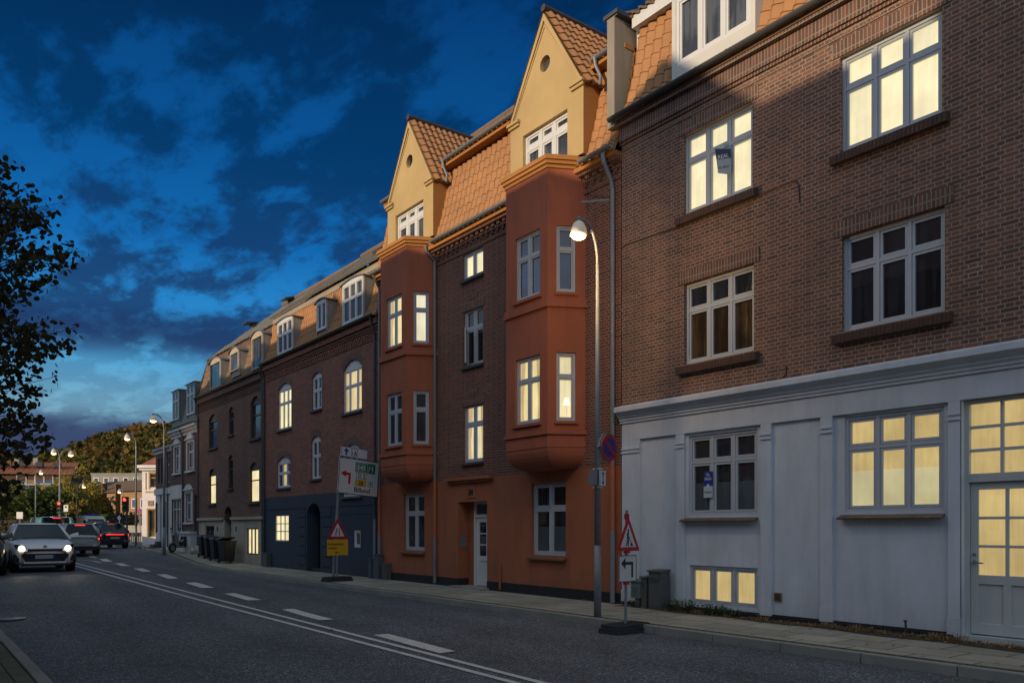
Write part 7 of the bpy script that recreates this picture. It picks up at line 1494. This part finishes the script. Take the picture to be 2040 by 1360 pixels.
def hedge(px0, px1, td, top, m_, label, depth=1.4):
    a, b = at(px0, td), at(px1, td); ln = math.hypot(b[0] - a[0], b[1] - a[1]); z1 = CH + (HY - top) * td / FPX; rg = np.random.default_rng(int(px0) + 103); n = int(ln * 240); u = rg.uniform(0, ln, n); v = rg.uniform(0, depth, n); z = rg.uniform(.2, z1, n); dx, dy = (b[0] - a[0]) / ln, (b[1] - a[1]) / ln
    P_ = np.stack([u * dx - v * dy, u * dy + v * dx, z], 1); V, k = leaf_quads(P_, .26, rg, 0, 4); t = thing('hedge', label, 'hedge', (a[0], a[1], 0)); mesh_np('foliage', V, k, m_, t)
    mb = MB(); fr = Fr((a[0], a[1], 0), math.degrees(math.atan2(dy, dx))); mb.fb(fr, .15, ln - .15, .1, z1 - .25, .3, depth - .3); mb.build('branches', bark, t)
hedge(-30, 66, 76, 1030, hd, 'low dark hedge along the lawn at the far left'); hedge(208, 268, 88, 1020, leafmat('hedge olive', (.10, .11, .03), (.05, .06, .02)), 'clipped olive hedge before the terrace of houses')
x, y = at(197, 90); t = thing('bus_shelter', 'lime green kiosk between the ambulance and the clipped hedge', 'kiosk', (x, y, .3)); lime = plain('lime paint', (.35, .42, .02), .5); mb = MB(); fr = Fr((x, y, 0), 50); mb.fb(fr, -1.0, 1.2, 1.7, 3.1, 0, 1.5); mb.build('fascia', lime, t, bevel=.03); mb = MB(); mb.fb(fr, -.95, 1.15, .3, 1.7, .1, 1.4); mb.build('glazing', dim_glass, t)
for k in range(4): mb = MB(); mb.fb(fr, -.9 + k * .63, -.75 + k * .63, .3, 1.7, .0, .1); mb.build('post', barw, t)
x, y = at(262, 72); t = thing('low_wall', 'long pale low concrete wall beyond the crossing', 'wall', (x, y, .3)); mb = MB(); fr = Fr((*at(205, 76), 0), 50); mb.fb(fr, 0, 4.4, .2, 1.7, 0, .3); mb.fb(fr, -.05, 4.45, 1.7, 1.82, -.04, .34); mb.fb(fr, 0, 4.4, 1.05, 1.12, -.03, 0); mb.build('wall', stucco('pale concrete', (.42, .40, .33)), t)

# ------------------------------------------------------------------ far buildings
beige = plain('yellow brick wall', (.30, .22, .12), .9, var=.15); tan = plain('tan terrace brick', (.30, .19, .10), .9, var=.15)
def farwin(root, fr, s, z, w_=1.1, h_=1.2, m_=None):
    mb = MB()
    for q in ((s - w_ / 2, s - w_ / 2 + .12, z, z + h_), (s + w_ / 2 - .12, s + w_ / 2, z, z + h_), (s - w_ / 2 + .12, s + w_ / 2 - .12, z, z + .12), (s - w_ / 2 + .12, s + w_ / 2 - .12, z + h_ - .12, z + h_)): mb.fb(fr, *q, -.05, 0)
    o = mb.build('window', white_paint, root); mb = MB(); mb.fq(fr, s - w_ / 2 + .1, s + w_ / 2 - .1, z + .1, z + h_ - .1, -.01); mb.build('pane', m_ or dark_glass, o)
TA = 118; a, b = at(-60, TA - 4), at(141, TA); ang = math.degrees(math.atan2(b[1] - a[1], b[0] - a[0])); ln = math.hypot(b[0] - a[0], b[1] - a[1]); fr = Fr((*a, 0), ang)
t = thing('apartment_block', 'long pale apartment block with an orange tiled roof behind the trees at left', 'apartment block', (*a, 0)); z = lambda py: CH + (HY - py) * TA / FPX
mb = MB(); ze, zr = z(944), z(916); mb.fb(fr, 0, ln, 0, ze - .9, 0, 10); mb.fpoly(Fr(tuple(fr.p(ln, 0, 0)), ang + 90), [(0, ze), (10, ze), (5, zr)], -.0, .3) ; mb.build('wall', beige, t)
mb = MB(); mb.fb(fr, 0, ln, ze - .9, ze, -.02, 10); mb.build('upper_band', plain('brown upper band', (.12, .07, .045), .9), t)
tf = tilemat('far orange tiles', (.36, .13, .05), (.28, .10, .045), .4, .5, moss=.15); mb = MB(); U_ = fr.U; rh_ = zr - ze; tiles(mb, fr.p(-.3, ze - .1, -.6), tuple(U_), ln + .6, [(0, 0, 0), tuple(fr.N * 5.6 + Vector((0, 0, rh_ + .1)))], .62, 1.2, -1, amp=.05, nper=4); mb.poly([fr.p(-.3, ze, 10.5), fr.p(ln + .3, ze, 10.5), fr.p(ln + .3, zr, 5), fr.p(-.3, zr, 5)]); rfo = mb.build('roof', tf, t)
for s_ in (.25, .45, .62, .8): mb = MB(); s_ *= ln; mb.fb(fr, s_, s_ + .9, ze + 1.1, ze + 1.7, 1.2, 2.4); mb.build('roof_window', zinc_dark, rfo)
for s_ in (.36, .55): mb = MB(); s_ *= ln; mb.fb(fr, s_, s_ + .6, zr - 1.2, zr + .5, 4, 4.6); mb.build('chimney', stone, rfo)
blg = glassmat('blue evening glass', (.03, .07, .14), var=.2)
for s_ in (41, 77, 95): farwin(t, fr, ln * (s_ + 60) / 201, z(965), 1.3, 1.3, blg)
for s_ in (8, 60, 110): farwin(t, fr, ln * (s_ + 60) / 201, z(983), 1.3, 1.3, blg)
mb = MB(); mb.tube([fr.p(ln - .8, 0, -.15), fr.p(ln - .8, ze, -.15)], .1, 6); mb.build('downpipe', zinc, t)
# terrace of steep roofed houses
for k, (p0, p1, td, ze_, zr_, lab) in enumerate(((166, 192, 122, 975, 957, 'pale end house of the far terrace, leftmost'), (190, 214, 116, 977, 955, 'second house of the far terrace with white bay windows'), (213, 241, 110, 979, 953, 'third house of the far terrace with a long sloping roof'), (240, 300, 104, 976, 953, 'brick house of the far terrace nearest the white corner building'))):
    a, b = at(p0, td), at(p1, td - 2); ang = math.degrees(math.atan2(b[1] - a[1], b[0] - a[0])); ln = math.hypot(b[0] - a[0], b[1] - a[1]); fr = Fr((*a, 0), ang); z = lambda py: CH + (HY - py) * td / FPX
    t = thing('terrace_house', lab, 'house', (*a, 0), 'far terrace houses'); mb = MB(); mb.fb(fr, 0, ln, 0, z(ze_), 0, 8); mb.build('wall', tan, t)
    mb = MB(); mb.prism([fr.p(-.2, z(ze_) - .15, -.5), fr.p(-.2, z(zr_), 4), fr.p(-.2, z(ze_) - .15, 8.5)], tuple(fr.U * (ln + .4))); mb.build('roof', plain('brown roof tiles', (.13, .085, .05), .9, var=.3), t)
    mb = MB(); mb.fb(fr, ln - .25, ln, 0, z(ze_) + .9, -.7, 0); mb.build('party_wall', plain('dark party wall', (.14, .07, .04), .9), t)
    for r_ in range(2):
        for c_ in range(2 if k < 3 else 3): farwin(t, fr, ln * (c_ + .6) / (2.2 if k < 3 else 3.4), 1.7 + r_ * 2.3, .95, 1.25, dim_glass if k < 3 else blg)
a, b = at(182, 140), at(300, 140); ang = math.degrees(math.atan2(b[1] - a[1], b[0] - a[0])); ln = math.hypot(b[0] - a[0], b[1] - a[1]); fr = Fr((*a, 0), ang); t = thing('flat_roofed_block', 'long pale flat roofed block showing above the far terrace', 'building', (*a, 0)); zt_ = CH + (HY - 945) * 140 / FPX
mb = MB(); mb.fb(fr, 0, ln, 0, zt_, 0, 8); mb.fb(fr, -.1, ln + .1, zt_, zt_ + .25, -.1, 8.1); mb.build('wall', plain('grey concrete block', (.28, .28, .25), .9), t)
for k in range(6): farwin(t, fr, ln * (k + .5) / 6, zt_ - 1.5, .9, 1.0)

# ------------------------------------------------------------------ wooded hill
RIDGE = [(-900, 915), (-300, 905), (-60, 905), (30, 903), (75, 905), (110, 900), (128, 893), (150, 884), (185, 872), (215, 862), (240, 857), (270, 851), (300, 847), (340, 840), (420, 830), (560, 815), (800, 810), (1200, 830), (2000, 880)]
mb = MB(); cols = [(-900 + 60 * k) for k in range(50)]; rows = 16; vs = []
def hillpt(px, f):      # f 0 foot .. 1 ridge
    td = 165 + 150 * f; x, y = at(px, td); zr_ = (HY - interp(RIDGE, px)) * 315 / FPX + CH - 5.0; return x, y, .2 + (zr_) * (f ** 1.15)
for px_ in cols:
    for j in range(rows + 1): vs.append(hillpt(px_, j / rows))
    x, y, z_ = hillpt(px_, 1); x2_, y2_ = at(px_, 520); vs.append((x2_, y2_, z_ * .5)); x2_, y2_ = at(px_, 700); vs.append((x2_, y2_, -2))
n = rows + 3; mb.add(vs, [(i * n + j, (i + 1) * n + j, (i + 1) * n + j + 1, i * n + j + 1) for i in range(len(cols) - 1) for j in range(n - 1)]); structure(mb.build('hill', earth, smooth=True))
rg = np.random.default_rng(11); rr_ = random.Random(11); groups = {}
pal = [('forest rust', (.15, .085, .022), (.09, .055, .016)), ('forest olive', (.14, .115, .026), (.09, .075, .02)), ('forest green', (.08, .085, .022), (.05, .055, .016)), ('forest ochre', (.19, .135, .03), (.12, .09, .022))]
V_ = {p[0]: [] for p in pal}
for k in range(2100):
    px_ = rr_.uniform(-260, 520); f = rr_.uniform(.0, 1.03); x, y, z_ = hillpt(px_, min(f, 1)); r = rr_.uniform(2.2, 4.2); key = rr_.choices([p[0] for p in pal], [2, 4, 4, 1.5])[0]; n_ = 46
    d = rg.normal(size=(n_, 3)); d /= np.linalg.norm(d, axis=1)[:, None]; d[:, 2] = np.abs(d[:, 2]) * 1.2 - .15; c = np.array([x, y, z_ + r * .55]) + d * r * rg.uniform(.72, 1.05, n_)[:, None]; V, q = leaf_quads(c, 1.7, rg, 0, 4); V_[key].append(V)
for p in pal:
    o = mesh_np('forest', np.concatenate(V_[p[0]]), 4, leafmat(*p)); tag(o, {'forest rust': 'rust brown woodland covering the far hill', 'forest olive': 'olive brown woodland covering the far hill', 'forest green': 'dark green woodland covering the far hill', 'forest ochre': 'ochre yellow woodland covering the far hill'}[p[0]], 'woodland', kind='stuff')
for o in list(scene.objects):
    if o.type == 'MESH' and o.parent is None and 'label' not in o and 'kind' not in o: print('UNTAGGED', o.name)
